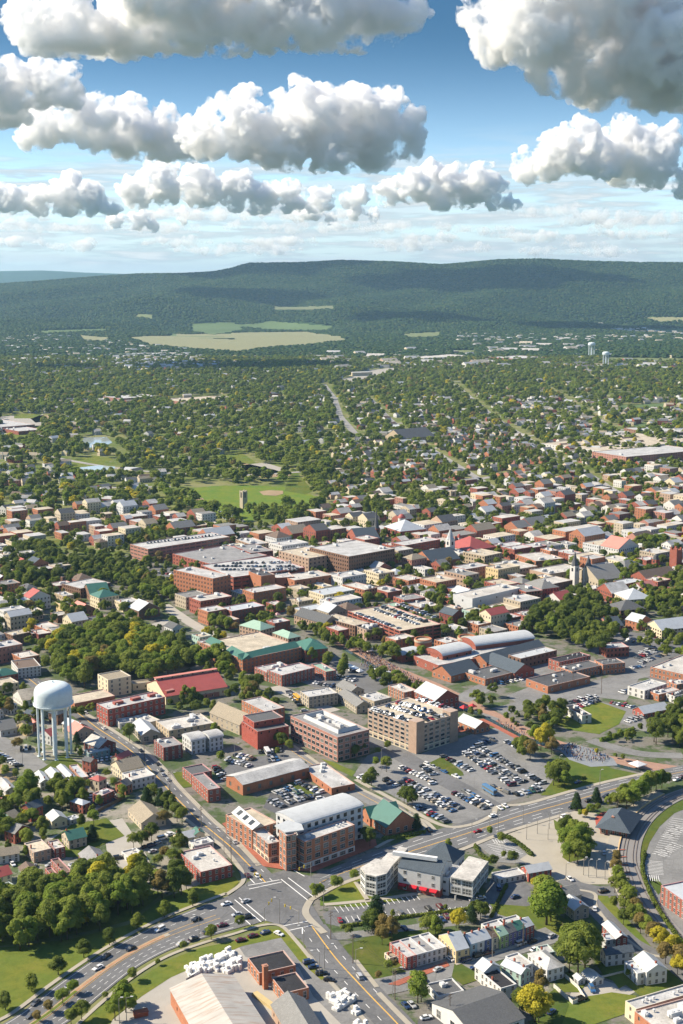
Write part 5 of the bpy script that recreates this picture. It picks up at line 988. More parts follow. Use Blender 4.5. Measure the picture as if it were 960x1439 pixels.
wtower('church_tower', 'small red brick turret with short grey spire at right', 921, 800, 778, 2.6, 'tower', spire('b:red', 'slate', .65)); wtower('city_hall_dome', 'red domed cupola with white drum above the city hall', 564.5, 744, 721, 4, 'dome', lambda r_, h, r: ((lambda b: (b.lathe([(r, 0), (r, h * .72), (r * 1.1, h * .72)], 16), b.obj('drum', [wallmat('p:white')], r_)))(MB()), (lambda b: (b.lathe([(r * 1.1, h * .72), (r * .95, h * .82), (r * .5, h * .92), (.2, h * .95), (.05, h)], 16), b.obj('dome', [roofmat('red')], r_)))(MB())))
for px, py, t in ((645, 768, 750), (659, 771, 753)): o = wtower('roof_cupola', 'white cupola rising above the wide red hipped roof', px, py, t, 2.0, 'cupola', spire('p:white', 'red', .7)); o['group'] = 'white cupolas on the red roofed hall'; THINGS[-1][1] = None; THINGS[-1][2] = 'white cupola rising above the wide red hipped roof'
def bell(root, h, r):
    b = MB(); b.box(-r, -r, 0, r, r, h * .96); [b.box(sx * r * .8 - r * .2, sy * r * .8 - r * .2, h * .96, sx * r * .8 + r * .2, sy * r * .8 + r * .2, h) for sx in (-1, 1) for sy in (-1, 1)]; b.obj('shaft', [wallmat('p:stone')], root)
    for a in range(4):
        q = MB(); q.f([(-r * .4, -r - .05, h * .6), (r * .4, -r - .05, h * .6), (r * .4, -r - .05, h * .9), (-r * .4, -r - .05, h * .9)]); q.obj('belfry_opening', [GLASS], root, rz=a * math.pi / 2)
wtower('bell_tower', 'square pale stone bell tower standing alone on the park lawn', 342.5, 714, 689, 3.3, 'bell tower', bell)
wtower('church_tower', 'grey stone church tower in the upper centre trees', 634, 706, 689, 4.2, 'tower', bell); wtower('chimney_stack', 'thin tan factory chimney among the suburban trees', 600, 590, 575, 3, 'chimney', lambda r_, h, r: (lambda b: (b.lathe([(r, 0), (r * .7, h), (r * .5, h)], 10), b.obj('shaft', [wallmat('b:tan')], r_)))(MB()))
wtower('church_steeple', 'small white steeple in the right suburbs', 786, 614, 594, 3.4, 'steeple', spire('p:white', 'wmetal', .5))
# the water tower
def watertower(root, h, r, nleg=8, split=.62):
    WH = MAT('paint', (.62, .70, .72)); H0 = h * split; th = h - H0; b = MB(); prof = []
    for a, c in ((.0, .55), (.03, .8), (.10, .95), (.22, 1.0), (.60, 1.0), (.72, .975), (.82, .9), (.90, .76), (.955, .55), (.985, .3), (1.0, .04)): prof.append((r * c, H0 + th * a))
    b.lathe([(.05, H0 - .2), (r * .5, H0 - .1)] + prof, 48); o = b.obj('tank', [WH], root, True)
    b = MB(); b.lathe([(r * 1.0, H0 + th * .16), (r * 1.06, H0 + th * .16), (r * 1.06, H0 + th * .19), (r * 1.0, H0 + th * .19)], 48); b.lathe([(r * 1.055, H0 + th * .25), (r * 1.065, H0 + th * .25), (r * 1.065, H0 + th * .258), (r * 1.055, H0 + th * .258)], 48); b.obj('catwalk', [WH], root)
    for k in range(nleg):
        a = 2 * math.pi * (k + .5) / nleg; x, y = r * .84 * math.cos(a), r * .84 * math.sin(a)
        b = MB(); b.tube((x, y, 0), (x, y, H0 + 1.6), r * .062, r * .062, 12); b.box(x - 1, y - 1, 0, x + 1, y + 1, .4); b.obj('leg', [WH], root)
    b = MB(); b.tube((0, 0, 0), (0, 0, H0), r * .12, r * .12, 16); b.obj('riser_pipe', [WH], root)
    b = MB(); b.tube((0, 0, h - .2), (0, 0, h + .8), .5, .4, 10); b.obj('vent', [WH], root)
wt = wtower('water_tower', 'big pale blue white water tower on tall round legs at left', 78, 1061, 958.5, 10.5, 'water tower', lambda a, b, c: watertower(a, b, c, 8, .655))
for px, py, tp, lb in ((831, 503, 481, 'distant white water tower, the farther of the pair'), (851, 517, 494, 'distant white water tower, the lower and nearer of the pair')):
    p = G(px, py); o = wtower('water_tower', lb, px, py, tp, 13 if px < 840 else 11, 'water tower', lambda a, b, c: watertower(a, b, c, 6, .78)); o['group'] = 'distant water towers'
# ------------------------------------------------------------ trees
def leaf_mat(name, c1, c2, yellow=.0):
    m, n, l, b = NT(name); oi = n.new('ShaderNodeObjectInfo'); geo = n.new('ShaderNodeNewGeometry'); b.inputs['Roughness'].default_value = .75; b.inputs['Specular IOR Level'].default_value = .15
    c = _mix(n, l, oi.outputs['Random'], c1, c2)
    tcn = n.new('ShaderNodeTexCoord')
    c = _mix(n, l, _mr(n, l, _noise(n, l, tcn.outputs['Object'], .35, 3), .4, .65, 0, .45), c, tuple(x * .62 for x in c1))
    c = _mix(n, l, _mr(n, l, _noise(n, l, tcn.outputs['Object'], 1.7, 2), .5, .75, 0, .4), c, tuple(min(1, x * 1.6) for x in c2))
    l.new(c, b.inputs['Base Color'])
    tr = n.new('ShaderNodeBsdfTranslucent'); l.new(c, tr.inputs[0]); mx = n.new('ShaderNodeMixShader'); mx.inputs[0].default_value = .45; l.new(b.outputs[0], mx.inputs[1]); l.new(tr.outputs[0], mx.inputs[2]); l.new(mx.outputs[0], n['Material Output'].inputs[0]); return m
LEAF = [leaf_mat('leaf_dark', (0.109, 0.153, 0.028), (0.157, 0.197, 0.037)), leaf_mat('leaf_mid', (0.171, 0.221, 0.035), (0.233, 0.273, 0.048)), leaf_mat('leaf_bright', (0.192, 0.273, 0.037), (0.260, 0.311, 0.051)), leaf_mat('leaf_yellow', (0.465, 0.429, 0.037), (0.547, 0.468, 0.051)), leaf_mat('leaf_olive', (0.233, 0.188, 0.057), (0.287, 0.221, 0.076)), leaf_mat('leaf_conifer', (0.041, 0.081, 0.031), (0.055, 0.101, 0.035))]
TINT = ['dark green', 'mid green', 'bright green', 'yellow green', 'olive brown', 'deep green conifer']
BARK = MAT('bark', (.11, .085, .06))
def crown_np(seed, n, size, shape):
    rg = np.random.default_rng(seed); L = []
    if shape == 'cone':
        for k in range(60): z = rg.uniform(.06, .97); r = .34 * (1 - z) ** .8 + .02; a = rg.uniform(0, 6.28); L.append((r * .65 * math.cos(a), r * .65 * math.sin(a), z, .10 + .10 * (1 - z)))
    else:
        W, z0, top = {'round': (.36, .30, 1.0), 'tall': (.27, .20, 1.0), 'wide': (.47, .36, .92), 'open': (.38, .22, 1.0)}[shape]
        for k in range({'round': 26, 'tall': 26, 'wide': 34, 'open': 20}[shape]):
            u = rg.uniform(0, 1); z = z0 + (top - z0) * (.12 + .76 * u); env = math.sin(math.pi * min(1, max(.0, (.10 + .86 * u)) ** .8)) ** .6; a = rg.uniform(0, 6.28); q = W * env * rg.uniform(.35, .85)
            L.append((q * math.cos(a), q * math.sin(a), z, rg.uniform(.085, .17) * (1.0 if shape != 'open' else .8)))
    L = np.array(L); k = rg.choice(len(L), n, p=L[:, 3] ** 2 / (L[:, 3] ** 2).sum()); d = rg.normal(size=(n, 3)); d /= np.linalg.norm(d, axis=1)[:, None]; d[:, 2] = np.where((d[:, 2] < -.35), -d[:, 2], d[:, 2])
    P = L[k, :3] + d * (L[k, 3] * (.72 + .34 * rg.random(n)))[:, None]; P[:, 2] = np.maximum(P[:, 2], .08)
    c = np.array([0, 0, .55]); out = P - c; out /= np.linalg.norm(out, axis=1)[:, None] + 1e-6
    N = d * .75 + out * .5 + rg.normal(size=(n, 3)) * .38; N /= np.linalg.norm(N, axis=1)[:, None]
    t = np.cross(N, rg.normal(size=(n, 3))); t /= np.linalg.norm(t, axis=1)[:, None]; bb = np.cross(N, t); s = size * (.6 + .8 * rg.random(n))[:, None]
    e = (.6 + .5 * rg.random(n))[:, None]
    V = np.stack([P - t * s - bb * s * e * .3, P + t * s * .2 - bb * s * e, P + t * s + bb * s * e * .35, P - t * s * .25 + bb * s * e], 1).reshape(-1, 3)
    return V, np.arange(len(V)).reshape(-1, 4)
def trunk_mb(seed, shape, seg=6):
    rr = random.Random(seed); b = MB(); h = .42 if shape != 'cone' else .9; b.tube((0, 0, -.02), (0, 0, h), .022, .010, seg)
    if shape != 'cone':
        for k in range(6): a = k * 1.05 + rr.uniform(-.3, .3); z = rr.uniform(.2, .4); b.tube((0, 0, z), (.2 * math.cos(a), .2 * math.sin(a), z + rr.uniform(.15, .35)), .010, .004, 4)
    return b
SHAPES = ['round', 'tall', 'wide', 'open', 'cone']
CROWN = {}; TRUNK = {}
for si, sh in enumerate(SHAPES):
    for v in range(2):
        for lod, (n_, sz) in enumerate(((5200, .021), (620, .052))):
            if lod and v: continue
            Vc, Fc = crown_np(si * 7 + v * 3 + 1, n_, sz, sh)
            base = npmesh('crown', Vc, Fc, [LEAF[0]])
            for t in range(6):
                if (sh == 'cone') != (t == 5): continue
                me = base.copy(); me.materials.clear(); me.materials.append(LEAF[t]); CROWN[(si, v, lod, t)] = me
    b = trunk_mb(si, sh); TRUNK[si] = mesh('trunk', b.V, b.F, [BARK], b.M, True)
TR = []   # x, y, height, width factor, shape, tint, group
trng = random.Random(11)
def pick_tint(mode):
    r = trng.random()
    if mode == 'mix': return 0 if r < .33 else 1 if r < .72 else 2 if r < .93 else 3 if r < .955 else 4
    if mode == 'dark': return 0 if r < .62 else 1 if r < .93 else 2
    if mode == 'bright': return 1 if r < .35 else 2 if r < .84 else 3 if r < .89 else 0
    if mode == 'autumn': return 4 if r < .35 else 3 if r < .55 else 1 if r < .85 else 2
    return {'d': 0, 'm': 1, 'b': 2, 'y': 3, 'o': 4, 'c': 5}[mode]
def T(px, py, h, mode='mix', shape=None, w_=1.0):
    p = G(px, py); t = pick_tint(mode); s = 4 if t == 5 else (SHAPES.index(shape) if shape else trng.choice((0, 0, 2, 1, 3))); TR.append([p.x, p.y, h, w_, s, t])
def grove(px, sp, h0, h1, mode='mix', shape=None, chk=True, n=None):
    P = [tuple(G(*q))[:2] for q in px]; x0, x1 = min(p[0] for p in P), max(p[0] for p in P); y0, y1 = min(p[1] for p in P), max(p[1] for p in P)
    y = y0
    while y < y1:
        x = x0
        while x < x1:
            u, v = x + trng.uniform(-.4, .4) * sp, y + trng.uniform(-.4, .4) * sp
            if inpoly(u, v, P) and (not chk or (free(u, v, 1.5) and not onroad(u, v, 2))):
                t = pick_tint(mode); s = 4 if t == 5 else (SHAPES.index(shape) if shape else trng.choice((0, 0, 2, 1, 3))); TR.append([u, v, trng.uniform(h0, h1), 1, s, t])
            x += sp
        y += sp * .87
for px, py in ((8,1420),(45,1394),(82,1370),(118,1346),(154,1329),(193,1307),(231,1290),(271,1274)): T(px, py, 7.6, 'm' if px % 2 else 'd', 'tall', 1.35)
for px, py, h in ((103,1397,5.5),(88,1411,6),(68,1424,5),(52,1437,4.5)): T(px, py, h, 'autumn' if px < 70 else 'b', 'round', 1.2)
for px, py, h in ((186,1379,5.5),(222,1357,2.8),(258,1335,3.8),(297,1321,6.5),(337,1304,5.5),(148,1404,3),(115,1434,7.5),(100,1439,6)): T(px, py, h, 'm', 'round', 1.1)
grove([(150,1425),(178,1408),(182,1439),(150,1445)], 6, 8, 11, 'b')
grove([(0,1338),(60,1334),(120,1318),(175,1296),(215,1275),(205,1243),(165,1240),(120,1252),(60,1262),(20,1268),(-30,1275),(-30,1335)], 6.8, 11, 16, 'bright' if trng.random() < 2 else 'mix', None, False)
grove([(-20,1320),(60,1300),(100,1280),(60,1262),(20,1268),(-30,1290)], 8, 10, 14, 'dark', None, False); grove([(60,1295),(110,1270),(150,1256),(170,1270),(120,1300)], 7, 11, 14, 'bright', None, False)
for a in ((228,1262,13,'o'),(222,1255,11,'b'),(245,1262,14,'d'),(255,1258,13,'d'),(248,1240,11,'d'),(262,1250,9,'m'),(252,1200,10,'d'),(243,1215,8,'m'),(232,1210,7,'o'),(222,1218,6,'m'),(192,1224,8,'b'),(200,1215,7,'m'),(188,1192,8,'m'),(199,1190,8,'m'),(213,1182,9,'d'),(207,1186,7,'o'),(197,1216,6,'b'),(252,1188,8,'c'),(254,1215,7,'m'),(136,1250,14,'m'),(150,1235,12,'m'),(128,1240,10,'b'),(130,1182,8,'c'),(85,1200,5,'b'),(36,1205,6,'b'),(62,1254,6,'b')): T(*a)
for a in ((206,1130,9,'c'),(236,1138,10,'d'),(242,1148,11,'d'),(249,1155,10,'d'),(226,1132,9,'c'),(218,1128,10,'d'),(213,1125,9,'m'),(256,1158,9,'m'),(230,1160,8,'o')): T(*a)
grove([(0,1188),(30,1182),(50,1165),(60,1145),(50,1125),(30,1120),(-20,1130),(-20,1180)], 8, 7, 12, 'bright'); T(40,1122,15,'b','round'); T(30,1130,12,'b'); T(45,1145,12,'d','tall'); grove([(65,1140),(120,1138),(115,1118),(80,1112)], 6, 9, 12, 'm')
for a in ((38,1030,12,'d'),(30,1022,11,'m'),(37,1040,10,'m'),(25,1055,8,'o'),(108,1045,7,'c'),(115,1012,9,'d'),(104,1010,8,'d'),(128,1005,8,'b'),(182,1042,11,'m'),(110,1060,6,'m'),(113,1065,6,'b'),(125,1110,6,'m'),(172,1120,7,'b'),(172,1125,5,'m'),(160,1108,6,'b'),(140,1135,7,'b'),(132,1160,8,'b'),(55,1062,5,'m'),(22,1095,6,'m')): T(*a)
grove([(-10,985),(20,1000),(15,1010),(-20,1010)], 8, 8, 12, 'mix'); grove([(40,1010),(50,992),(60,1000),(50,1020)], 7, 8, 10, 'mix'); grove([(20,975),(35,965),(45,955),(60,960),(45,975)], 9, 8, 11, 'mix')
WOOD = [(80,905),(110,900),(140,888),(180,885),(218,905),(262,930),(318,935),(330,955),(300,940),(255,950),(225,960),(205,970),(185,960),(135,948),(128,965),(110,975),(85,960),(72,935)]
grove(WOOD, 9.5, 12, 18, 'bright', None, False); grove(WOOD, 16, 10, 16, 'mix', None, False); T(108,946,14,'y','round'); T(182,928,14,'y','round'); T(103,930,13,'o')
grove([(270,925),(292,938),(345,962),(372,975),(382,990),(360,985),(320,965),(285,948)], 8.5, 9, 14, 'mix'); grove([(318,985),(345,975),(370,985),(395,1000),(388,1012),(375,1000)], 8, 7, 11, 'mix')
grove([(238,1000),(290,1010),(305,1000),(290,990),(262,992),(240,990)], 7, 5, 9, 'mix'); T(263,991,13,'m','open'); T(272,990,12,'b','open'); T(335,1020,7,'b'); T(302,1035,9,'b'); T(397,1052,9,'d','round'); T(407,1058,8,'m','round'); T(390,1062,5,'m')
for a in ((310,1072,7,'b'),(392,1050,9,'d'),(495,1062,9,'d'),(507,1060,9,'d'),(500,1066,8,'d'),(545,1055,6,'m'),(531,1062,5,'m'),(543,1085,9,'m'),(522,1104,10,'m'),(516,1108,8,'d'),(573,1133,11,'d'),(579,1136,10,'d'),(568,1130,9,'d'),(528,1078,6,'b'),(428,1080,4,'m'),(585,1166,8,'c'),(520,1190,9,'d'),(513,1182,7,'d')): T(a[0], a[1], a[2], a[3], 'round' if a[3] != 'c' else None)
for a in ((443,1262,7,'b'),(450,1260,6,'b'),(470,1250,6.5,'b'),(476,1250,6,'b'),(498,1240,6,'b'),(528,1306,14,'c'),(524,1312,11,'d'),(540,1318,10,'o'),(550,1322,10,'o'),(537,1328,8,'o'),(601,1315,9,'m'),(612,1318,9,'b'),(607,1308,7,'m'),(645,1306,9,'y'),(641,1304,8,'y'),(667,1290,8,'d'),(675,1292,8,'d'),(682,1290,7,'m'),(663,1296,7,'c'),(587,1410,12.5,'b'),(592,1408,9,'b'),(532,1378,4,'o'),(546,1366,5,'b'),(555,1362,4,'o'),(490,1315,4,'m'),(630,1195,6,'b'),(552,1290,4,'m'),(626,1280,3,'m')): T(*a)
T(768,1300,19,'b','tall',1.35); T(764,1285,17,'b','tall',1.2); T(774,1295,17,'m','round'); T(760,1270,13,'b','round'); T(812,1372,19,'m','wide'); T(805,1355,17,'m','round'); T(822,1360,17,'m','round'); T(800,1368,16,'d','round'); T(815,1342,14,'m','round'); T(830,1345,13,'m','round')
T(752,1436,14,'y','round',1.15); T(757,1438,10,'y','round'); T(760,1400,11,'o','tall'); T(730,1418,8,'d'); T(738,1412,7,'d'); T(735,1425,6,'m'); grove([(700,1262),(740,1250),(760,1240),(780,1250),(760,1262),(720,1268)], 8, 4, 6, 'mix'); T(720,1215,7,'d','wide'); T(693,1218,6,'d'); T(704,1186,6,'m'); T(688,1175,5,'b'); T(708,1207,4,'m')
for a in ((798,1200,13,'b'),(808,1206,13,'b'),(815,1200,14,'b'),(805,1185,12,'b'),(820,1190,12,'b'),(812,1215,12,'m'),(800,1212,10,'b'),(792,1172,8,'d'),(797,1168,8,'d'),(824,1206,11,'b')): T(a[0], a[1], a[2], a[3], 'round')
for a in ((866,1215,7,'o'),(865,1228,7,'o'),(868,1240,8,'b'),(864,1255,8,'m'),(872,1250,8,'b'),(876,1265,9,'m'),(884,1272,9,'b'),(880,1285,10,'m'),(892,1290,9,'o'),(896,1300,9,'b'),(888,1300,9,'m'),(900,1312,9,'o'),(908,1316,9,'b'),(918,1325,9,'o'),(926,1335,10,'y'),(946,1348,10,'y'),(935,1355,9,'o'),(955,1362,10,'o'),(965,1375,9,'y'),(862,1278,6,'m'),(876,1300,7,'d'),(952,1370,8,'y')): T(a[0], a[1], a[2], a[3], 'round')
T(884,1375,4,'m')
for a in ((810,1138,9,'c'),(838,1128,8,'c'),(822,1150,5,'y'),(830,1145,6,'b'),(840,1142,5,'m'),(815,1148,4,'b'),(868,1138,9,'m'),(880,1138,11,'b'),(890,1135,11,'b'),(876,1128,10,'m'),(898,1128,12,'b'),(905,1120,12,'b'),(915,1115,12,'m'),(922,1112,11,'b'),(910,1112,11,'b'),(888,1122,10,'m'),(930,1108,10,'m'),(862,1132,7,'m'),(855,1135,6,'b'),(936,1105,8,'m')): T(a[0], a[1], a[2], a[3], 'round' if a[3] != 'c' else None)
for a in ((745,1068,12,'o'),(735,1060,11,'m'),(760,1055,14,'y'),(768,1048,13,'y'),(775,1060,10,'o'),(752,1048,12,'b'),(785,1100,13,'m'),(778,1104,11,'d'),(793,1106,9,'b'),(773,1096,10,'m'),(792,1092,9,'m'),(820,1100,4,'m'),(733,1068,8,'m'),(728,1058,9,'m')): T(a[0], a[1], a[2], a[3], 'round')
grove([(656,990),(685,992),(700,990),(730,1000),(790,1000),(788,1022),(770,1028),(740,1020),(700,1005),(660,1002)], 7, 6, 11, 'mix'); grove([(655,1000),(690,1004),(735,1024),(760,1035),(745,1038),(700,1014),(660,1008)], 7, 4, 7, 'bright'); T(780,1015,14,'d'); T(788,1010,13,'d'); T(693,980,10,'d')
grove([(905,1050),(925,1025),(960,1000),(1010,985),(1010,1060),(945,1058)], 8.5, 10, 15, 'dark'); grove([(848,1040),(880,1030),(890,1025),(905,1030),(880,1045)], 6, 3, 6, 'mix')
grove([(790,1048),(840,1062),(900,1078),(935,1080),(900,1072),(850,1058)], 9, 3, 5, 'mix'); grove([(440,895),(470,900),(500,912),(530,920),(545,930),(520,925),(480,915),(445,905)], 8, 8, 11, 'bright'); T(548,930,15,'m','round',1.2); T(556,932,13,'m','round'); T(540,928,12,'m')
grove([(395,905),(410,900),(470,930),(500,950),(480,955),(440,935)], 9, 8, 12, 'mix'); grove([(505,950),(530,955),(570,965),(595,975),(600,985),(560,975),(520,968)], 8, 7, 12, 'mix'); grove([(440,870),(470,890),(455,895),(430,880)], 7, 7, 10, 'y'); grove([(345,858),(360,865),(390,885),(370,890),(345,880)], 8, 6, 9, 'bright')
grove([(262,812),(290,822),(285,832),(262,826)], 8, 8, 10, 'y'); T(315,860,8,'b'); T(325,870,9,'y'); T(337,872,9,'y'); T(175,845,9,'b'); grove([(115,840),(140,790),(180,800),(230,830),(250,850),(240,870),(200,850),(160,820)], 9, 9, 14, 'mix'); grove([(272,873),(300,872),(330,885),(322,905),(290,900)], 8, 8, 11, 'bright')
grove([(0,815),(20,770),(70,775),(110,800),(135,790),(115,830),(60,820),(20,830)], 10, 10, 15, 'dark'); grove([(90,880),(130,870),(125,885),(100,890)], 9, 8, 12, 'mix'); T(45,890,12,'y','round'); T(38,900,10,'y'); grove([(10,855),(50,850),(55,875),(20,880),(5,870)], 9, 9, 14, 'mix'); grove([(80,860),(118,855),(120,875),(90,880)], 9, 9, 13, 'mix')
grove([(740,870),(800,850),(850,870),(870,900),(830,930),(790,905),(740,890)], 10, 10, 16, 'dark'); grove([(860,850),(905,830),(960,830),(1010,850),(960,870),(900,865)], 10, 9, 14, 'mix'); grove([(858,810),(895,800),(905,822),(890,828),(866,822)], 9, 12, 17, 'bright'); grove([(788,845),(815,835),(850,850),(830,862),(795,858)], 9, 10, 14, 'dark'); grove([(900,810),(960,812),(1000,830),(930,835)], 10, 10, 14, 'mix')
grove([(655,870),(700,865),(720,880),(690,890),(660,885)], 9, 8, 12, 'dark'); grove([(590,838),(620,835),(645,852),(640,862),(610,852)], 8, 8, 12, 'mix'); grove([(560,712),(620,705),(660,720),(650,745),(600,730)], 13, 12, 18, 'dark'); grove([(500,712),(540,705),(560,730),(520,738)], 12, 10, 16, 'dark'); grove([(640,735),(700,725),(710,745),(660,750)], 12, 10, 15, 'dark'); grove([(730,740),(790,735),(800,757),(750,760)], 12, 11, 16, 'dark'); grove([(880,770),(930,765),(960,780),(900,785)], 11, 10, 16, 'mix'); grove([(250,760),(190,770),(150,762),(250,745),(340,740),(340,748)], 11, 8, 13, 'mix'); grove([(340,718),(430,720),(440,735),(350,730)], 14, 9, 15, 'mix')
# ------------------------------------------------------------ cars
PAINTS = [('white', (.75, .75, .74)), ('silver', (.46, .47, .48)), ('black', (.015, .015, .017)), ('grey', (.13, .135, .14)), ('dark blue', (.02, .045, .12)), ('red', (.32, .012, .015)), ('blue', (.04, .13, .30)), ('tan', (.38, .32, .23)), ('maroon', (.10, .01, .015)), ('green', (.03, .09, .06)), ('yellow', (.75, .46, .02))]
TYRE = MAT('rubber', (.02, .02, .02)); LAMP = MAT('trim', (.6, .6, .55)); RLAMP = MAT('trim', (.4, .02, .02))
def car_shape(kind):
    """side profile sections: x, half width, z of body top; cabin as separate glass block with a painted roof"""
    L_, W_ = (4.6, .9) if kind == 'car' else (4.9, .97) if kind == 'suv' else (5.6, .98) if kind == 'pickup' else (5.2, 1.0)
    hb, hc = {'car': (.88, 1.43), 'suv': (1.02, 1.75), 'pickup': (1.05, 1.8), 'van': (1.15, 2.05)}[kind]
    body = MB(); xs = [-L_/2, -L_/2 + .12, -L_*.30, L_*.12, L_*.40, L_/2 - .1, L_/2]; tp = [hb * .78, hb * .98, hb, hb, hb * .90, hb * .78, hb * .6]; ww = [W_*.86, W_*.97, W_, W_, W_*.97, W_*.93, W_*.82]
    S = [[(x, -w, .28), (x, -w, t * .72), (x, -w * .9, t), (x, w * .9, t), (x, w, t * .72), (x, w, .28)] for x, t, w in zip(xs, tp, ww)]
    for a, b2 in zip(S[:-1], S[1:]):
        for k in range(5): body.f([a[k], b2[k], b2[k + 1], a[k + 1]][::-1])
        body.f([a[5], b2[5], b2[0], a[0]][::-1])
    body.f(S[0]); body.f(S[-1][::-1])
    c0, c1, r0, r1 = {'car': (-1.75, 1.05, -1.15, .35), 'suv': (-2.35, 1.15, -2.15, .55), 'pickup': (-.9, 1.3, -.75, .65), 'van': (-2.5, 1.75, -2.4, 1.1)}[kind]
    gl = MB(); wl2, wt = W_ * .88, W_ * .74
    Bt = [(c0, -wl2, hb - .02), (c1, -wl2, hb - .02), (c1, wl2, hb - .02), (c0, wl2, hb - .02)]; Tp = [(r0, -wt, hc - .06), (r1, -wt, hc - .06), (r1, wt, hc - .06), (r0, wt, hc - .06)]
    for k in range(4): gl.f([Bt[k], Bt[(k + 1) % 4], Tp[(k + 1) % 4], Tp[k]])
    rf = MB(); R1 = [(x * 1.0, y * 1.03, hc - .06) for x, y, _ in Tp]; R2 = [(x * .96, y * .93, hc) for x, y, _ in Tp]
    for k in range(4): rf.f([R1[k], R1[(k + 1) % 4], R2[(k + 1) % 4], R2[k]])
    rf.f(R2)
    if kind == 'pickup': gl.f([(-2.7, -.8, hb + .005), (-1.05, -.8, hb + .005), (-1.05, .8, hb + .005), (-2.7, .8, hb + .005)])
    wh = [(x * L_ * .31, s * (W_ - .1)) for x in (-1, 1) for s in (-1, 1)]
    return body, gl, rf, wh, L_, W_, hb
def wheel_mb(x, y, b=None):
    b = b or MB(); b.tube((x, y - .11, .33), (x, y + .11, .33), .33, .33, 10); return b
CARM = {}
def car_meshes(kind, ci):
    if (kind, ci) in CARM: return CARM[(kind, ci)]
    body, gl, rf, wh, L_, W_, hb = car_shape(kind); pm = MAT('carpaint', PAINTS[ci][1])
    al = MB(); al.V = list(body.V); al.F = [list(f) for f in body.F]; al.M = [0] * len(al.F)
    def add(o, m):
        n = len(al.V); al.V += o.V; al.F += [[i + n for i in f] for f in o.F]; al.M += [m] * len(o.F)
    add(gl, 1); add(rf, 0)
    for x, y in wh: add(wheel_mb(x, y), 2)
    one = mesh('car_body', al.V, al.F, [pm, GLASS, TYRE], al.M)
    n = len(body.V); V2 = body.V + rf.V; F2 = [list(f) for f in body.F] + [[i + n for i in f] for f in rf.F]
    wm = _mc.get('wheelm')
    if wm is None: q = wheel_mb(0, 0); wm = _mc['wheelm'] = mesh('wheel', q.V, q.F, [TYRE])
    lm = MB(); lm.box(L_/2 - .06, -.16, hb * .5, L_/2 + .02, .16, hb * .62, 0, True); tl = MB(); tl.box(-L_/2 - .02, -.14, hb * .6, -L_/2 + .05, .14, hb * .74, 0, True)
    CARM[(kind, ci)] = dict(one=one, body=mesh('car_body', V2, F2, [pm]), glass=mesh('cabin_glass', gl.V, gl.F, [GLASS]), wheel=wm, wh=wh, lamp=mesh('headlight', lm.V, lm.F, [LAMP]), tail=mesh('tail_light', tl.V, tl.F, [RLAMP]), W=W_)
    return CARM[(kind, ci)]
CARS = []   # x, y, z, heading, kind, colour, where, big
crng = random.Random(5)
def rcol():
    r = crng.random(); c = 0
    for i, p in enumerate((.24, .24, .19, .15, .08, .03, .03, .02, .015, .005)):
        if r < p: return i
        r -= p
    return 0
def car1(px, py, qx, qy, col=None, kind='car', where='on the road', z=.21, zz=0):
    p, q = G(px, py, zz), G(qx, qy, zz); d = q - p; CARS.append([p.x, p.y, z + zz, math.atan2(d.y, d.x), kind, rcol() if col is None else [c[0] for c in PAINTS].index(col), where, True])
def cars(p0, p1, n, where, ang=90, z=.12, zz=0, miss=.07, both=False):
    a, b = G(*p0, zz), G(*p1, zz); d = b - a; h = math.atan2(d.y, d.x)
    for k in range(n):
        if crng.random() < miss: continue
        c = a.lerp(b, (k + .5) / n); CARS.append([c.x + crng.uniform(-.15, .15), c.y + crng.uniform(-.25, .25), z + zz, h + R_(ang + (180 if crng.random() < .5 else 0) + crng.uniform(-2, 2)), crng.choice(('car', 'car', 'car', 'suv', 'suv', 'van', 'pickup') if n < 30 else ('car', 'suv')), rcol(), where, False])
dr = 'driving on the curved dual carriageway'
for a in ((138,1362,130,1366,'white'),(149,1346,141,1351,'black'),(184,1335,176,1339,'black'),(225,1308,217,1312,'white','suv'),(276,1294,268,1297,'black'),(96,1389,89,1394,'white'),(50,1411,43,1417,'grey'),(43,1429,36,1434,'grey'),(318,1272,311,1274,'white'),(255,1328,262,1325,'silver'),(272,1321,279,1318,'black'),(293,1311,302,1308,'grey','pickup'),(313,1302,321,1300,'maroon'),(333,1287,325,1289,'silver'),(346,1291,338,1293,'black','suv')): car1(*a[:4], a[4], a[5] if len(a) > 5 else 'car', dr)
for a in ((346,1268,354,1265,'silver'),): car1(*a[:4], a[4], 'car', 'crossing the junction')
for a in ((353,1223,350,1219,'dark blue'),(348,1232,345,1228,'maroon'),(361,1232,357,1228,'white'),(222,1075,219,1071,'black'),(226,1083,223,1079,'grey'),(229,1090,226,1086,'silver'),(236,1097,233,1093,'silver'),(198,1056,195,1053,'black'),(146,1025,142,1022,'white'),(120,1003,116,1001,'white'),(330,1185,327,1181,'silver')): car1(*a[:4], a[4], 'car', 'on the long straight street')
for a in ((505,1374,501,1368,'silver','suv'),): car1(*a[:4], a[4], a[5], 'driving down the street from the junction')
for a in ((583,1359,589,1357,'silver'),): pass
for a in ((794,1149,802,1147,'white','suv'),(693,1148,699,1146,'white'),(671,1170,663,1172,'red'),(828,1127,836,1125,'black','suv'),(852,1121,844,1123,'black','suv'),(872,1115,864,1117,'white'),(886,1112,878,1114,'white'),(887,1107,879,1109,'black'),(603,1168,599,1164,'black','suv'),(703,1137,707,1140,'white'),(710,1134,714,1137,'white'),(951,1097,945,1099,'white'),(957,1094,950,1096,'maroon'),(905,1108,897,1110,'silver'),(803,1136,799,1138,'black'),(812,1101,800,1105,'dark blue')): car1(*a[:4], a[4], a[5] if len(a) > 5 else 'car', 'on the broad eastern road')
ll = 'parked along the sloping lane'
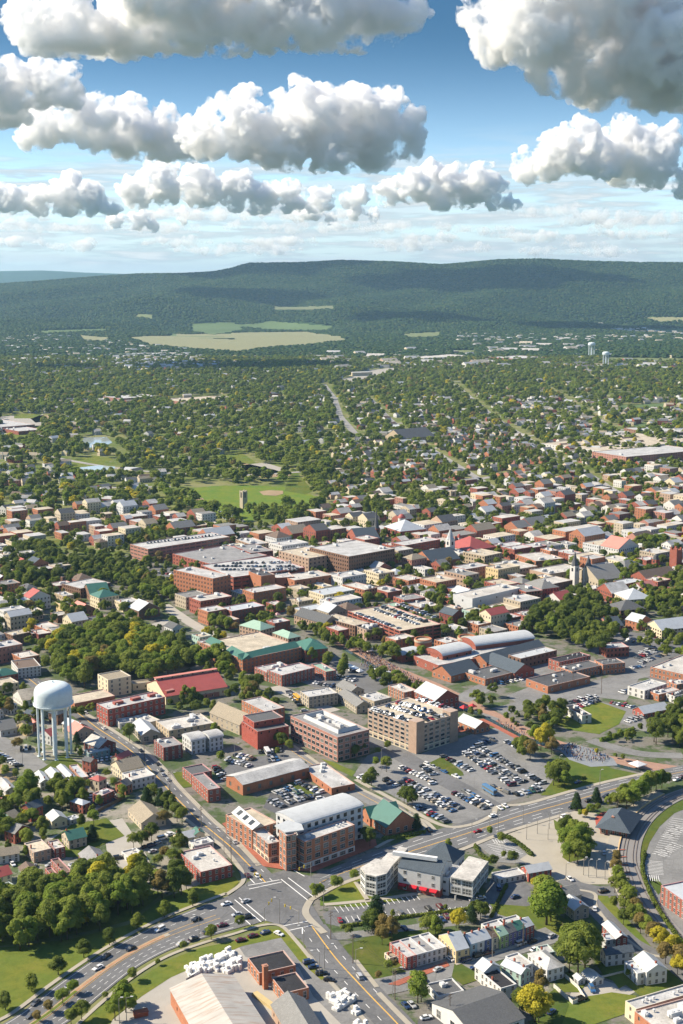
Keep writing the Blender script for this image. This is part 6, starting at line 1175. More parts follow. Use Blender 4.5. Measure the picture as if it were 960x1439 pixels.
for a in ((616,1364,623,1361,'silver'),(633,1349,628,1345,'white'),(655,1351,663,1348,'dark blue','van'),(673,1345,681,1343,'black','suv'),(687,1341,695,1339,'maroon'),(732,1328,740,1325,'silver','van'),(748,1325,756,1322,'black'),(752,1336,759,1333,'white'),(668,1361,661,1363,'dark blue'),(775,1317,781,1313,'silver'),(594,1378,590,1374,'black')): car1(*a[:4], a[4], a[5] if len(a) > 5 else 'car', ll)
for a in ((534,1268,531,1264,'black'),(602,1279,598,1275,'black','suv'),(618,1276,614,1272,'maroon','suv'),(563,1285,559,1281,'grey','suv'),(478,1295,476,1290,'red'),(501,1297,501,1293,'black'),(568,1306,564,1303,'dark blue'),(621,1294,626,1298,'dark blue'),(628,1290,632,1295,'maroon')): car1(*a[:4], a[4], a[5] if len(a) > 5 else 'car', 'in the glass hall car park')
for a in ((434,1354,444,1352,'dark blue','suv'),(441,1361,451,1360,'dark blue'),(452,1370,462,1369,'black','suv'),(463,1379,472,1380,'black'),(339,1323,348,1321,'maroon'),(356,1317,365,1315,'maroon'),(373,1312,381,1309,'purple' if 0 else 'dark blue'),(392,1314,399,1317,'white')): car1(*a[:4], a[4], a[5] if len(a) > 5 else 'car', 'beside the low brick works')
for a in ((570,1415,576,1421,'dark blue'),(579,1414,585,1420,'silver'),(599,1432,608,1430,'white'),(832,1392,836,1399,'blue','suv'),(817,1406,825,1403,'black','suv'),(848,1254,856,1252,'black','suv'),(801,1237,806,1241,'white'),(836,1279,836,1273,'white'),(775,1424,780,1420,'dark blue'),(829,1169,834,1170,'white'),(849,1200,849,1194,'silver'),(724,1262,730,1260,'dark blue'),(701,1250,700,1244,'dark blue','van'),(676,1264,684,1263,'silver'),(666,1266,672,1265,'silver'),(936,1259,942,1255,'white','suv')): car1(*a[:4], a[4], a[5] if len(a) > 5 else 'car', 'in the lower right corner lanes')
for a in ((48,1219,53,1214,'silver'),(18,1216,22,1221,'white'),(70,1217,62,1220,'silver'),(20,1273,22,1268,'black'),(221,1186,227,1184,'silver'),(213,1190,219,1188,'dark blue','suv'),(228,1180,236,1178,'white','van'),(204,1192,210,1190,'black'),(215,1198,221,1196,'silver'),(166,1207,172,1206,'black','suv'),(240,1174,246,1172,'white'),(238,1173,244,1171,'white')): car1(*a[:4], a[4], a[5] if len(a) > 5 else 'car', 'among the houses above the woods')
yl = 'in the great garage car park'
for p0, p1, n in (((563,1079),(609,1099),9),((562,1092),(650,1138),15),((561,1101),(640,1142),13),((585,1134),(630,1157),9),((638,1115),(685,1138),9),((621,1063),(669,1087),11),((652,1058),(722,1106),15),((660,1053),(735,1102),15),((668,1048),(765,1103),22),((706,1040),(742,1058),7),((672,1047),(696,1040),5),((722,1118),(762,1110),7),((592,1076),(612,1091),4),((605,1100),(612,1104),1),((540,1096),(560,1106),3)): cars(p0, p1, n, yl, 90)
cars((597,1074),(645,1094), 6, yl, 0); cars((690,1105),(725,1120), 4, yl, 0); cars((650,1111),(690,1133), 6, yl, 0)
gz = 16.5 - .5
for p0, p1, n in (((523,997),(577,1015),13),((544,992),(595,1008),12),((559,988),(610,1004),12),((583,982),(636,999),13),((596,1014),(630,1004),5)): cars(p0, p1, n, 'on the roof of the tan garage', 90, .02, gz)
for p0, p1, n in (((418,1100),(452,1116),8),((384,1116),(412,1108),5),((393,1123),(425,1113),6),((402,1129),(440,1120),6),((372,1122),(400,1136),5),((445,1119),(455,1128),3)): cars(p0, p1, n, 'in the corner block car park', 90 if n != 6 else 90)
for p0, p1, n in (((318,1068),(352,1078),7),((330,1062),(362,1070),7),((362,1058),(396,1056),6),((303,1078),(316,1098),6),((375,1070),(392,1068),3),((505,1092),(522,1100),4),((535,1140),(550,1155),4)): cars(p0, p1, n, 'in the yard north of the long warehouse', 90)
for p0, p1, n in (((128,1086),(138,1098),4),((138,1096),(150,1108),4),((152,1112),(162,1126),5),((124,1118),(134,1132),5),((-5,1060),(28,1078),9),((28,1055),(45,1052),3),((120,1072),(160,1066),6)): cars(p0, p1, n, 'in the yards below the water tower', 75)
for p0, p1, n in (((793,990),(838,979),11),((803,997),(842,985),8),((858,988),(898,997),9),((880,1016),(908,1006),6),((893,926),(925,915),8),((898,933),(935,920),9),((900,920),(920,910),5),((886,940),(905,936),4),((872,975),(893,968),5),((900,900),(925,894),5),((700,962),(735,955),5),((880,900),(900,905),3)): cars(p0, p1, n, 'in the car parks by the corrugated works', 90)
for p0, p1, n in (((415,930),(455,925),7),((440,960),(470,966),6),((405,972),(430,1002),8),((460,950),(500,958),8),((478,938),(505,945),6),((700,1085),(760,1108),4)): cars(p0, p1, n, 'in the yards near the creek promenade', 90)
dz = 10.5 - .5
for p0, p1, n in (((500,862),(562,884),15),((527,857),(588,878),16),((538,854),(599,875),16),((563,850),(612,869),12)): cars(p0, p1, n, 'on the red garage deck', 90, .02, dz)
for p0, p1, n in (((300,796),(415,797),20),((310,801),(420,801),20),((325,792),(410,791),16)): cars(p0, p1, n, 'on the long garage deck', 70, .02, 13.3)
cars((205,764),(310,752), 22, 'on the pink garage roof', 70, .02, 12.8); cars((215,805),(285,812), 12, 'near the court complex', 80); cars((225,815),(280,835), 10, 'near the court complex', 80)
for p0, p1, n in (((223,905),(248,922),7),((120,840),(235,900),0)): 
    if n: cars(p0, p1, n, 'along the brown street of shops', 0)
CARS.sort(key=lambda c: -(1e9 if c[7] else 0) - 1 / max(1, c[1]) * 1e5)
def add_car(c, i):
    x, y, z, h, kind, ci, where, bigc = c; M_ = car_meshes(kind, ci)
    nm = {'car': 'parked_car' if not ('driving' in where or 'road' in where or 'street' in where) else 'moving_car', 'suv': 'estate_car', 'pickup': 'pickup_truck', 'van': 'van'}[kind]
    if bigc and y < 640:
        r = link(nm, None, None, (x, y, z), h); link('body', M_['body'], r); link('cabin_glass', M_['glass'], r)
        for wx, wy in M_['wh']: link('wheel', M_['wheel'], r, (wx, wy, 0))
        for s in (-1, 1): link('headlight', M_['lamp'], r, (0, s * M_['W'] * .62, 0)); link('tail_light', M_['tail'], r, (0, s * M_['W'] * .62, 0))
    else: r = link(nm, M_['one'], None, (x, y, z), h)
    w_ = {'car': 'car', 'suv': 'tall estate car', 'pickup': 'pickup truck', 'van': 'van'}[kind]
    tag(r, None, {'car': 'car', 'suv': 'car', 'pickup': 'pickup truck', 'van': 'van'}[kind], ('cars ' + where)); THINGS.append([r, None, f'{PAINTS[ci][0]} {w_} {where}'])
NCAR = 300
for i, c in enumerate(CARS[:NCAR]): add_car(c, i)
Vs, Fs, Ms, nv = [], [], [], 0
mats_ = [MAT('carpaint', p[1]) for p in PAINTS] + [GLASS, TYRE]
for c in CARS[NCAR:]:
    M_ = car_meshes(c[4] if c[4] != 'pickup' else 'suv', c[5])['one']; v = np.empty(len(M_.vertices) * 3); M_.vertices.foreach_get('co', v); v = v.reshape(-1, 3)
    ca, sa = math.cos(c[3]), math.sin(c[3]); v = np.stack([v[:, 0] * ca - v[:, 1] * sa + c[0], v[:, 0] * sa + v[:, 1] * ca + c[1], v[:, 2] + c[2]], 1)
    for p in M_.polygons: Fs.append([k + nv for k in p.vertices]); Ms.append(c[5] if p.material_index == 0 else len(PAINTS) + p.material_index - 1)
    Vs.append(v); nv += len(v)
if Vs: o = link('far_parked_cars', mesh('far_parked_cars', np.vstack(Vs).tolist(), Fs, mats_, Ms)); tag(o, 'rows of far parked cars on distant decks and lots', 'cars', kind='stuff')
# ------------------------------------------------------------ the rest of the town: lots on the street grid
frng = random.Random(21)
ANG = R_(37.5)
URBAN = [(-330,960),(-330,740),(-60,740),(40,722),(200,712),(300,735),(430,738),(480,700),(620,690),(760,672),(860,665),(1260,668),(1260,1000),(1020,960),(860,900),(760,900),(640,960),(500,900),(380,890),(330,915),(250,925),(160,905),(90,920),(30,985),(-40,1000)]
SUBR = [(455,700),(470,640),(560,625),(700,600),(820,640),(1260,640),(1260,668),(760,690),(560,712)]
LEFTR = [(-330,1250),(-330,960),(40,985),(110,1000),(220,1080),(250,1120),(180,1130),(120,1180)]
URB_W = [tuple(G(*p))[:2] for p in URBAN]; SUB_W = [tuple(G(*p))[:2] for p in SUBR]; LEFT_W = [tuple(G(*p))[:2] for p in LEFTR]
KEEP = [[tuple(G(*p))[:2] for p in q] for q in ([(180,800),(270,790),(310,822),(240,850),(190,835)], [(60,905),(150,880),(220,900),(330,935),(400,1000),(300,960),(200,965),(100,975)], [(440,890),(500,905),(640,970),(760,1040),(640,1000),(470,965),(400,930)], [(700,960),(1020,900),(1020,1100),(780,1040)], [(250,680),(460,680),(470,715),(400,728),(330,740),(260,715)], [(640,905),(760,880),(900,900),(900,960),(700,960)], [(100,770),(180,770),(240,800),(260,880),(200,860),(120,830)], [(850,930),(830,905),(1020,880),(1020,960)],[(740,860),(860,850),(870,900),(790,910)])]
FIELDS_ALL = FIELDS + KEEP[:3] + [KEEP[4]]
def infield(x, y): return any(inpoly(x, y, F) for F in FIELDS)
HOUSES = []
def lots(P, W0, D0, prob, urban, ang, chk=True):
    ca, sa = math.cos(ang), math.sin(ang); us = [p[0] * ca + p[1] * sa for p in P]; vs = [-p[0] * sa + p[1] * ca for p in P]
    v = min(vs); row = 0
    while v < max(vs):
        u = min(us) + frng.uniform(0, 10)
        while u < max(us):
            w_ = frng.uniform(.7, 1.5) * W0; d_ = frng.uniform(.75, 1.2) * D0; cx, cy = (u + w_ / 2) * ca - (v + d_ / 2) * sa, (u + w_ / 2) * sa + (v + d_ / 2) * ca
            street = (int(u // 95) != int((u + w_) // 95))
            if frng.random() < prob and not street and inpoly(cx, cy, P) and abs(cx) < cy * .36 + 160 and not infield(cx, cy) and not any(inpoly(cx, cy, K) for K in KEEP) and free(cx, cy, min(w_, d_) * .42, 1) and not onroad(cx, cy, min(w_, d_) * .5 + 2):
                x0, y0 = u * ca - v * sa, u * sa + v * ca
                HOUSES.append((cy, x0, y0, ang, w_ - (.3 if urban else 4), d_ * (.95 if urban else .8), urban))
                FOOT.append((cx, cy, ca, sa, w_ / 2, d_ / 2))
            u += w_ + (frng.choice((0, 0, 0, 4)) if urban else 4)
        row += 1; v += D0 * 1.15 + (12 if row % 2 else 2)
CORE = [tuple(G(*p))[:2] for p in [(230,870),(230,745),(430,745),(560,745),(760,740),(960,760),(900,830),(700,870),(560,900),(400,870)]]
lots(CORE, 22, 20, .85, True, ANG); lots(URB_W, 13, 15, .74, True, ANG); lots(SUB_W, 14, 12, .62, False, R_(33)); lots(LEFT_W, 9, 10, .8, False, R_(55))
def hvis(h):
    px, py = PROJ((h[1], h[2], 3)); return -10 < px < 970 and py < 1445
HOUSES.sort(key=lambda h: (not hvis(h), h[0])); print('houses', len(HOUSES))
UW = ['b:red'] * 5 + ['b:orange'] * 5 + ['b:dred'] * 2 + ['b:tan', 'b:brown', 'b:pink', 'b:buff', 'p:cream', 'p:white', 'p:white', 'p:lgrey', 'p:beige', 'p:stone', 'p:yellow', 'p:mint']
UR = ['white'] * 4 + ['lgrey'] * 5 + ['tan'] * 3 + ['grey', 'dark', 'metal', 'sgrey']; SR = ['sgrey', 'slate', 'brown', 'beige', 'wmetal', 'metal', 'blue', 'red', 'lgrey', 'wmetal', 'pink', 'green']
RN = dict(white='white', lgrey='pale grey', tan='tan', grey='grey', dark='black', metal='blue grey metal', sgrey='grey shingle', slate='dark slate', brown='brown', beige='beige', wmetal='white metal', blue='slate blue', red='red', pink='salmon', green='green')
WNm = {'b:red': 'red brick', 'b:orange': 'orange brick', 'b:dred': 'maroon brick', 'b:tan': 'tan brick', 'b:brown': 'brown brick', 'b:pink': 'pink brick', 'b:buff': 'buff brick', 'p:cream': 'cream', 'p:white': 'white', 'p:lgrey': 'pale grey', 'p:beige': 'beige', 'p:stone': 'stone', 'p:yellow': 'yellow', 'p:mint': 'mint green', 'p:grey': 'grey'}
NH = 175
for k, (cy, x0, y0, a, w_, d_, urban) in enumerate(HOUSES[:NH]):
    wl_ = frng.choice(UW); gab = frng.random() < (.35 if urban else .9); rf = frng.choice(SR if gab else UR); H = (frng.uniform(7, 12.5) if w_ > 17 else frng.uniform(5.5, 8.5)) if urban else frng.uniform(4.5, 6.5); rt = frng.choice(('gx', 'gy', 'hip')) if gab else 'flat'
    desc = f"{WNm[wl_]} {'town building' if urban and not gab else 'house'} with {RN[rf]} {'flat' if not gab else 'hipped' if rt == 'hip' else 'gabled'} roof"
    build('town_house' if urban else 'house', None, 'house' if gab or not urban else 'building', Vector((x0, y0, 0)), a, max(5, w_), max(5, d_), H, wl_, rf, rt, 3 if H > 8.5 else 2, bay=3, ww=1.1, wh=1.6, chim=1 if frng.random() < .5 else 0, units=2 if rt == 'flat' else 0, desc=desc, foot=False)
# farther houses: one mass
def housemass(name, label, lst, bands):
    mats_ = [wallmat(q) for q in ('b:red', 'b:orange', 'b:tan', 'p:cream', 'p:white', 'p:lgrey', 'b:pink', 'p:beige')] + [roofmat(q) for q in ('white', 'lgrey', 'sgrey', 'slate', 'brown', 'wmetal', 'tan', 'beige')] + [GLASS]
    V, F, M = [], [], []
    for (x0, y0, a, w_, d_, H, gab, wm, rm) in lst:
        ca, sa = math.cos(a), math.sin(a); n = len(V); hr = (d_ if w_ > d_ else w_) * .3 if gab else 0
        L8 = [(0, 0, 0), (w_, 0, 0), (w_, d_, 0), (0, d_, 0), (0, 0, H), (w_, 0, H), (w_, d_, H), (0, d_, H)]
        L8 += [(0, d_ / 2, H + hr), (w_, d_ / 2, H + hr)] if gab else [(.3, .3, H + .01), (w_ - .3, .3, H + .01)]
        V += [(x0 + x * ca - y * sa, y0 + x * sa + y * ca, z) for x, y, z in L8]
        fs = [(0, 1, 5, 4), (1, 2, 6, 5), (2, 3, 7, 6), (3, 0, 4, 7)]; F += [[n + i for i in f] for f in fs]; M += [wm] * 4
        if gab: F += [[n + 4, n + 5, n + 9, n + 8], [n + 6, n + 7, n + 8, n + 9], [n + 5, n + 6, n + 9], [n + 7, n + 4, n + 8]]; M += [rm, rm, wm, wm]
        else: F += [[n + 4, n + 5, n + 6, n + 7]]; M += [rm]
        for fl_ in range(max(1, int(H // 3))):
            for (ax, ay, bx_, by_) in ((0, 0, w_, 0), (0, d_, 0, 0)):
                Ln = math.hypot(bx_ - ax, by_ - ay); m_ = int(Ln // 3.2); ux, uy = (bx_ - ax) / Ln, (by_ - ay) / Ln
                for q in range(m_):
                    s = Ln * (q + .5) / m_; n = len(V)
                    for ds, dz_ in ((-.55, 0), (.55, 0), (.55, 1.6), (-.55, 1.6)):
                        x, y = ax + ux * (s + ds) + uy * .06, ay + uy * (s + ds) - ux * .06; V.append((x0 + x * ca - y * sa, y0 + x * sa + y * ca, fl_ * 3 + 1 + dz_))
                    F.append([n, n + 1, n + 2, n + 3]); M.append(16)
    o = link(name, mesh(name, V, F, mats_, M)); tag(o, label, 'houses', kind='stuff')
lst = []
for cy, x0, y0, a, w_, d_, urban in HOUSES[NH:]:
    gab = frng.random() < (.4 if urban else .95); lst.append((x0, y0, a, max(5, w_), max(5, d_), (frng.uniform(8, 14) if w_ > 17 else frng.uniform(6, 10)) if urban else frng.uniform(4.5, 6.5), gab, frng.choice((0, 1, 1, 0, 2, 3, 4, 4, 5, 6, 7)), 8 + (frng.choice((0, 1, 2, 3, 4, 5, 7)) if gab else frng.choice((0, 1, 1, 6, 6, 2)))))
housemass('distant_town_houses', 'dense mass of far brick and white town houses beyond the centre', lst, None)
lst = []; HPT = []
def scatter(px, n, w0, d0, h0, gab=.9, wm=(4, 4, 3, 5, 7, 0), rm=(1, 2, 3, 4, 5, 0, 7)):
    P = [tuple(G(*q))[:2] for q in px]; x0, x1 = min(p[0] for p in P), max(p[0] for p in P); y0, y1 = min(p[1] for p in P), max(p[1] for p in P); k = 0; t = 0
    while k < n and t < n * 25:
        t += 1; x, y = frng.uniform(x0, x1), frng.uniform(y0, y1)
        if not inpoly(x, y, P) or infield(x, y) or onroad(x, y, 10): continue
        a = frng.choice((.4, .6, 1.0, -.3)); lst.append((x, y, a, w0 * frng.uniform(.8, 1.5), d0 * frng.uniform(.8, 1.2), h0 * frng.uniform(.8, 1.3), frng.random() < gab, frng.choice(wm), 8 + frng.choice(rm))); HPT.append((x, y)); k += 1
scatter([(-300,740),(-300,640),(250,640),(250,690),(200,712),(60,722)], 220, 14, 10, 6); scatter([(-240,640),(-240,560),(480,560),(480,640)], 330, 14, 10, 6); scatter([(480,640),(480,560),(1240,560),(1240,640)], 1100, 14, 10, 6.5); scatter([(-240,560),(-240,500),(1240,500),(1240,560)], 560, 16, 11, 6.5)
scatter([(0,516),(0,472),(160,476),(330,505),(330,520),(90,528)], 200, 18, 12, 8, wm=(4, 4, 3, 5), rm=(0, 1, 5, 6)); scatter([(150,500),(275,500),(280,520),(160,520)], 160, 20, 12, 8, wm=(4, 3, 5), rm=(0, 1, 5)); scatter([(420,500),(700,484),(850,490),(850,520),(640,520),(480,530)], 170, 45, 28, 8, .15, wm=(4, 4, 3, 2), rm=(0, 0, 1, 6))
scatter([(640,484),(650,455),(760,440),(880,462),(1240,470),(1240,486),(760,482)], 900, 22, 14, 9, wm=(4, 4, 4, 3, 7), rm=(0, 1, 7, 6, 5)); scatter([(690,452),(690,438),(880,450),(860,456)], 130, 24, 16, 9, wm=(4, 4), rm=(0, 1, 5)); scatter([(760,520),(760,500),(1240,505),(1240,530)], 130, 30, 20, 8, .4); scatter([(120,450),(180,440),(260,440),(300,455),(150,462)], 30, 24, 14, 8)
housemass('distant_suburb_houses', 'far suburb houses and sheds scattered among trees to the hills', lst, None)
# tree fill in the town blocks
def fill(P, sp, h0, h1, mode, prob, pad=2.5):
    x0, x1 = min(p[0] for p in P), max(p[0] for p in P); y0, y1 = min(p[1] for p in P), max(p[1] for p in P); y = y0
    while y < y1:
        x = max(x0, -y * .36 - 160); xe = min(x1, y * .36 + 160)
        while x < xe:
            u, v = x + trng.uniform(-.45, .45) * sp, y + trng.uniform(-.45, .45) * sp
            if trng.random() < prob and inpoly(u, v, P) and free(u, v, pad) and not onroad(u, v, 3) and not infield(u, v): TR.append([u, v, trng.uniform(h0, h1), 1, trng.choice((0, 0, 2, 1, 3)), pick_tint(mode)])
            x += sp
        y += sp
fill(URB_W, 8, 6, 12, 'mix', .42); fill(SUB_W, 10, 8, 14, 'mix', .75); fill(LEFT_W, 8, 5, 10, 'mix', .35)
for q in ([(985,985),(1260,985),(1300,1480),(1040,1480)], [(-380,1230),(-45,1200),(-45,1300),(-100,1440),(-380,1480)]): fill([tuple(G(*p))[:2] for p in q], 11, 7, 13, 'mix', .5)
def vis(t):
    px, py = PROJ((t[0], t[1], t[2] * .5)); return -8 < px < 968 and 300 < py < 1460
TR = [t for t in TR if t[1] > 380]
TR.sort(key=lambda t: (0 if vis(t) else 1, -t[2] * (1 + .5 * (t[1] < 760)) / t[1]))
NT_ = 300; print('trees', len(TR))
SHN = ['round', 'tall', 'broad', 'loose', 'pointed']
for x, y, h, w_, s, t in TR[:NT_]:
    r = link('conifer_tree' if t == 5 else 'leafy_tree', None, None, (x, y, 0), trng.uniform(0, 6.28)); sc = (h * w_ * trng.uniform(.9, 1.15), h * w_ * trng.uniform(.9, 1.15), h)
    c = link('crown', CROWN[(s, trng.choice((0, 1)), 0, t)], r); c.scale = sc; c.location.z = 0
    k = link('trunk', TRUNK[s], r); k.scale = sc
    sz = 'small' if h < 6.5 else 'tall' if h > 11.5 else 'mid sized'
    tag(r, None, 'tree', None); THINGS.append([r, None, f"{sz} {SHN[s] if t != 5 else ''} {TINT[t]} {'' if t == 5 else 'tree'}".replace('  ', ' ').strip()])
# the rest as instanced masses
def instancer(name, label, pts, protos, cat='trees'):
    """pts: x, y, z, rot, scale xy, scale z, index"""
    me = D.meshes.new(name); A = np.array(pts, dtype=np.float32); me.vertices.add(len(A)); me.vertices.foreach_set('co', A[:, :3].ravel().copy())
    for nm, tp, col in (('rot', 'FLOAT_VECTOR', np.stack([A[:, 0] * 0, A[:, 0] * 0, A[:, 3]], 1)), ('scl', 'FLOAT_VECTOR', np.stack([A[:, 4], A[:, 4], A[:, 5]], 1))):
        at = me.attributes.new(nm, tp, 'POINT'); at.data.foreach_set('vector', np.ascontiguousarray(col, dtype=np.float32).ravel())
    at = me.attributes.new('idx', 'INT', 'POINT'); at.data.foreach_set('value', A[:, 6].astype(np.int32))
    o = link(name, me); tag(o, label, cat, kind='stuff')
    cl = D.collections.new(name + '_sources')
    for i, m in enumerate(protos): q = D.objects.new('source_%03d' % i, m); cl.objects.link(q)
    ng = D.node_groups.new(name, 'GeometryNodeTree'); ng.interface.new_socket('Geometry', in_out='INPUT', socket_type='NodeSocketGeometry'); ng.interface.new_socket('Geometry', in_out='OUTPUT', socket_type='NodeSocketGeometry')
    N = ng.nodes; Lk = ng.links; gi = N.new('NodeGroupInput'); go = N.new('NodeGroupOutput'); ip = N.new('GeometryNodeInstanceOnPoints'); ci = N.new('GeometryNodeCollectionInfo'); ci.inputs[0].default_value = cl; ci.inputs['Separate Children'].default_value = True; ci.inputs['Reset Children'].default_value = True
    def att(nm, tp): a = N.new('GeometryNodeInputNamedAttribute'); a.data_type = tp; a.inputs[0].default_value = nm; return a.outputs[0]
    Lk.new(gi.outputs[0], ip.inputs['Points']); Lk.new(ci.outputs[0], ip.inputs['Instance']); ip.inputs['Pick Instance'].default_value = True
    Lk.new(att('idx', 'INT'), ip.inputs['Instance Index']); e2r = N.new('FunctionNodeEulerToRotation'); Lk.new(att('rot', 'FLOAT_VECTOR'), e2r.inputs[0]); Lk.new(e2r.outputs[0], ip.inputs['Rotation']); Lk.new(att('scl', 'FLOAT_VECTOR'), ip.inputs['Scale']); Lk.new(ip.outputs[0], go.inputs[0])
    md = o.modifiers.new('instances', 'NODES'); md.node_group = ng; return o
keys = [k for k in CROWN if k[2] == 1]; keysH = [k for k in CROWN if k[2] == 0 and k[1] == 0]
pts = []; 
for x, y, h, w_, s, t in TR[NT_:]:
    pts.append((x, y, 0, trng.uniform(0, 6.28), h * w_, h, (keysH if y < 1300 else keys).index((s, 0, 0 if y < 1300 else 1, t)) + (0 if y < 1300 else len(keysH))))
instancer('town_trees', 'mass of lesser trees scattered through town yards and streets', pts, [CROWN[k] for k in keysH] + [CROWN[k] for k in keys])
# suburbs and woods up to the hills
nrg = np.random.default_rng(4)
def cells(y0, y1, sp):
    n = 0; out = []
    y = y0
    while y < y1:
        xw = y * .33 + 230; xs = np.arange(-xw, xw, sp); out.append(np.stack([xs + nrg.uniform(-.5, .5, len(xs)) * sp, np.full(len(xs), y) + nrg.uniform(-.5, .5, len(xs)) * sp], 1)); y += sp
    return np.vstack(out)
def keepmask(P, pad=0):
    m = np.ones(len(P), bool)
    for F in FIELDS:
        fx = [p[0] for p in F]; fy = [p[1] for p in F]; c = np.where((P[:, 0] > min(fx)) & (P[:, 0] < max(fx)) & (P[:, 1] > min(fy)) & (P[:, 1] < max(fy)))[0]
        for i in c:
            if inpoly(P[i, 0], P[i, 1], F): m[i] = False
    return m
def smoothnoise(P, f, s): return np.sin(P[:, 0] * f + s + 1.7 * np.sin(P[:, 1] * f * .9 + s)) * np.cos(P[:, 1] * f * 1.2 + s * 2 + 1.1 * np.sin(P[:, 0] * f * .7))
P = cells(1150, 4700, 13.5); P = P[keepmask(P)]
inurb = np.array([inpoly(x, y, URB_W) or inpoly(x, y, SUB_W) for x, y in P]) if len(P) < 200000 else None
dens = .60 + .26 * smoothnoise(P, .008, 1) + .22 * smoothnoise(P, .02, 4); P = P[(nrg.random(len(P)) < np.clip(dens, .3, .97)) & ~inurb]
rd = np.array([not onroad(x, y, 4) for x, y in P]); P = P[rd]
if HPT:
    H_ = np.array(HPT); cell = {}
    for x, y in HPT: cell.setdefault((int(x // 15), int(y // 15)), 1)
    P = P[np.array([((int((x - 5) // 15), int(y // 15)) not in cell) and ((int((x + 2) // 15), int((y + 8) // 15)) not in cell) or nrg.random() < .25 for x, y in P])]
sl_ = [k for k in keys if k[0] != 4]; pts = []
for x, y in P:
    t = pick_tint('mix' if trng.random() < .6 else 'bright'); s = trng.choice((0, 0, 2, 1, 3)); h = nrg.uniform(9, 18); pts.append((x, y, 0, nrg.uniform(0, 6.28), h * 1.2, h, keys.index((s, 0, 1, t))))
print('suburb trees', len(pts)); instancer('suburb_trees', 'leafy suburbs: dense tree cover between the far houses', pts, [CROWN[k] for k in keys])
def blob(seed):
    bm = bmesh.new(); bmesh.ops.create_icosphere(bm, subdivisions=2, radius=.5); rr = random.Random(seed)
    for v in bm.verts: v.co = v.co * (1 + rr.uniform(-.22, .22)); v.co.z = v.co.z * .9 + .45
    me = D.meshes.new('canopy'); bm.to_mesh(me); bm.free(); return me
FOL = [leaf_mat('wood_dark', (.028, .068, .020), (.040, .084, .024)), leaf_mat('wood_mid', (.046, .098, .024), (.064, .118, .030)), leaf_mat('wood_light', (.075, .115, .028), (.10, .135, .035))]
protos = []
for k in range(6): m = blob(k); m.materials.append(FOL[(0, 0, 1, 1, 1, 2)[k]]); protos.append(m)
P = cells(4700, 10900, 17.5); P = P[keepmask(P)]
dens = np.where(P[:, 1] < 6800, .82 + .25 * smoothnoise(P, .0035, 2) + .2 * smoothnoise(P, .011, 7), .97)
P = P[nrg.random(len(P)) < np.clip(dens, .45, 1)]
if HPT:
    cell = {}
    for x, y in HPT:
        if y > 4500:
            for dx in (-1, 0, 1): cell[(int(x // 22) + dx * 0, int(y // 22))] = 1
    P = P[np.array([((int(x // 22), int(y // 22)) not in cell) or nrg.random() < .3 for x, y in P])]
Z = terrain_z(P[:, 0], P[:, 1]); N_ = len(P)
s1 = nrg.uniform(15, 25, N_); s2 = nrg.uniform(12, 19, N_); pts = np.stack([P[:, 0], P[:, 1], Z - 2, nrg.uniform(0, 6.28, N_), s1, s2, nrg.integers(0, 6, N_)], 1)
print('forest', N_); instancer('hill_forest', 'unbroken forest covering the valley floor and the long mountain ridge', pts, protos)
# ------------------------------------------------------------ poles, lamps, bales, tents, people
POLE = MAT('pole', (.30, .28, .25)); WOODP = MAT('pole', (.16, .12, .09))
def lamp(px, py, h, arm, name='street_lamp', desc='tall grey street lamp with arm'):
    p = G(px, py); r = link(name, None, None, (p.x, p.y, .1), 0); b = MB(); b.tube((0, 0, 0), (0, 0, h), .16, .09, 6); b.obj('pole', [POLE], r)
    b = MB(); b.tube((0, 0, h - .2), (arm, 0, h + .5), .07, .06, 5); b.obj('arm', [POLE], r); b = MB(); b.box(arm - .4, -.22, h + .38, arm + .6, .22, h + .6, 0, True); b.obj('lamp_head', [MAT('trim', (.6, .6, .58))], r); tag(r, None, 'street lamp', 'street lamps'); THINGS.append([r, None, desc])
for a in ((393,1298,11,-2),(427,1332,9,-2),(449,1372,10,-3),(456,1362,10,3),(552,1400,11,3),(280,1320,10,-2),(315,1200,10,2),(500,1372,11,2),(692,1345,10,2),(663,1178,9,2),(700,1168,9,-2),(735,1158,9,-2),(688,1165,8,2),(740,1180,8,1),(755,1172,8,1),(770,1180,8,1),(772,1165,8,1),(786,1160,8,1),(820,1230,8,1),(827,1233,8,1),(838,1233,8,1),(850,1236,8,1),(795,1238,8,1),(786,1082,8,1),(843,1103,8,1),(455,1280,9,1),(178,1435,9,2),(168,1440,10,1),(330,1070,10,2),(536,1082,12,2),(573,1165,8,1),(205,1090,8,1),(240,1110,9,2),(32,1075,9,1),(300,1190,9,2)): lamp(*a)
def upole(px, py, h):
    p = G(px, py); r = link('utility_pole', None, None, (p.x, p.y, .1), R_(50)); b = MB(); b.tube((0, 0, 0), (0, 0, h), .2, .13, 6); b.obj('pole', [WOODP], r)
    for k in range(2): b = MB(); b.box(-1.3, -.08, h - .9 - k * 1.1, 1.3, .08, h - .72 - k * 1.1, 0, True); b.obj('crossarm', [WOODP], r)
    tag(r, None, 'utility pole', 'wooden utility poles'); THINGS.append([r, None, 'brown wooden utility pole with crossarms']); return Vector((p.x, p.y, h - .8))
U = [upole(*a) for a in ((465,1320,12),(496,1354,12),(555,1405,12),(632,1440,12))]; U2 = [upole(*a) for a in ((325,1212,11),(283,1163,11),(238,1112,11),(203,1068,11),(168,1030,11))]; upole(790,1330,10); upole(735,1330,10); upole(600,1040,12); upole(805,965,12); upole(845,975,12)
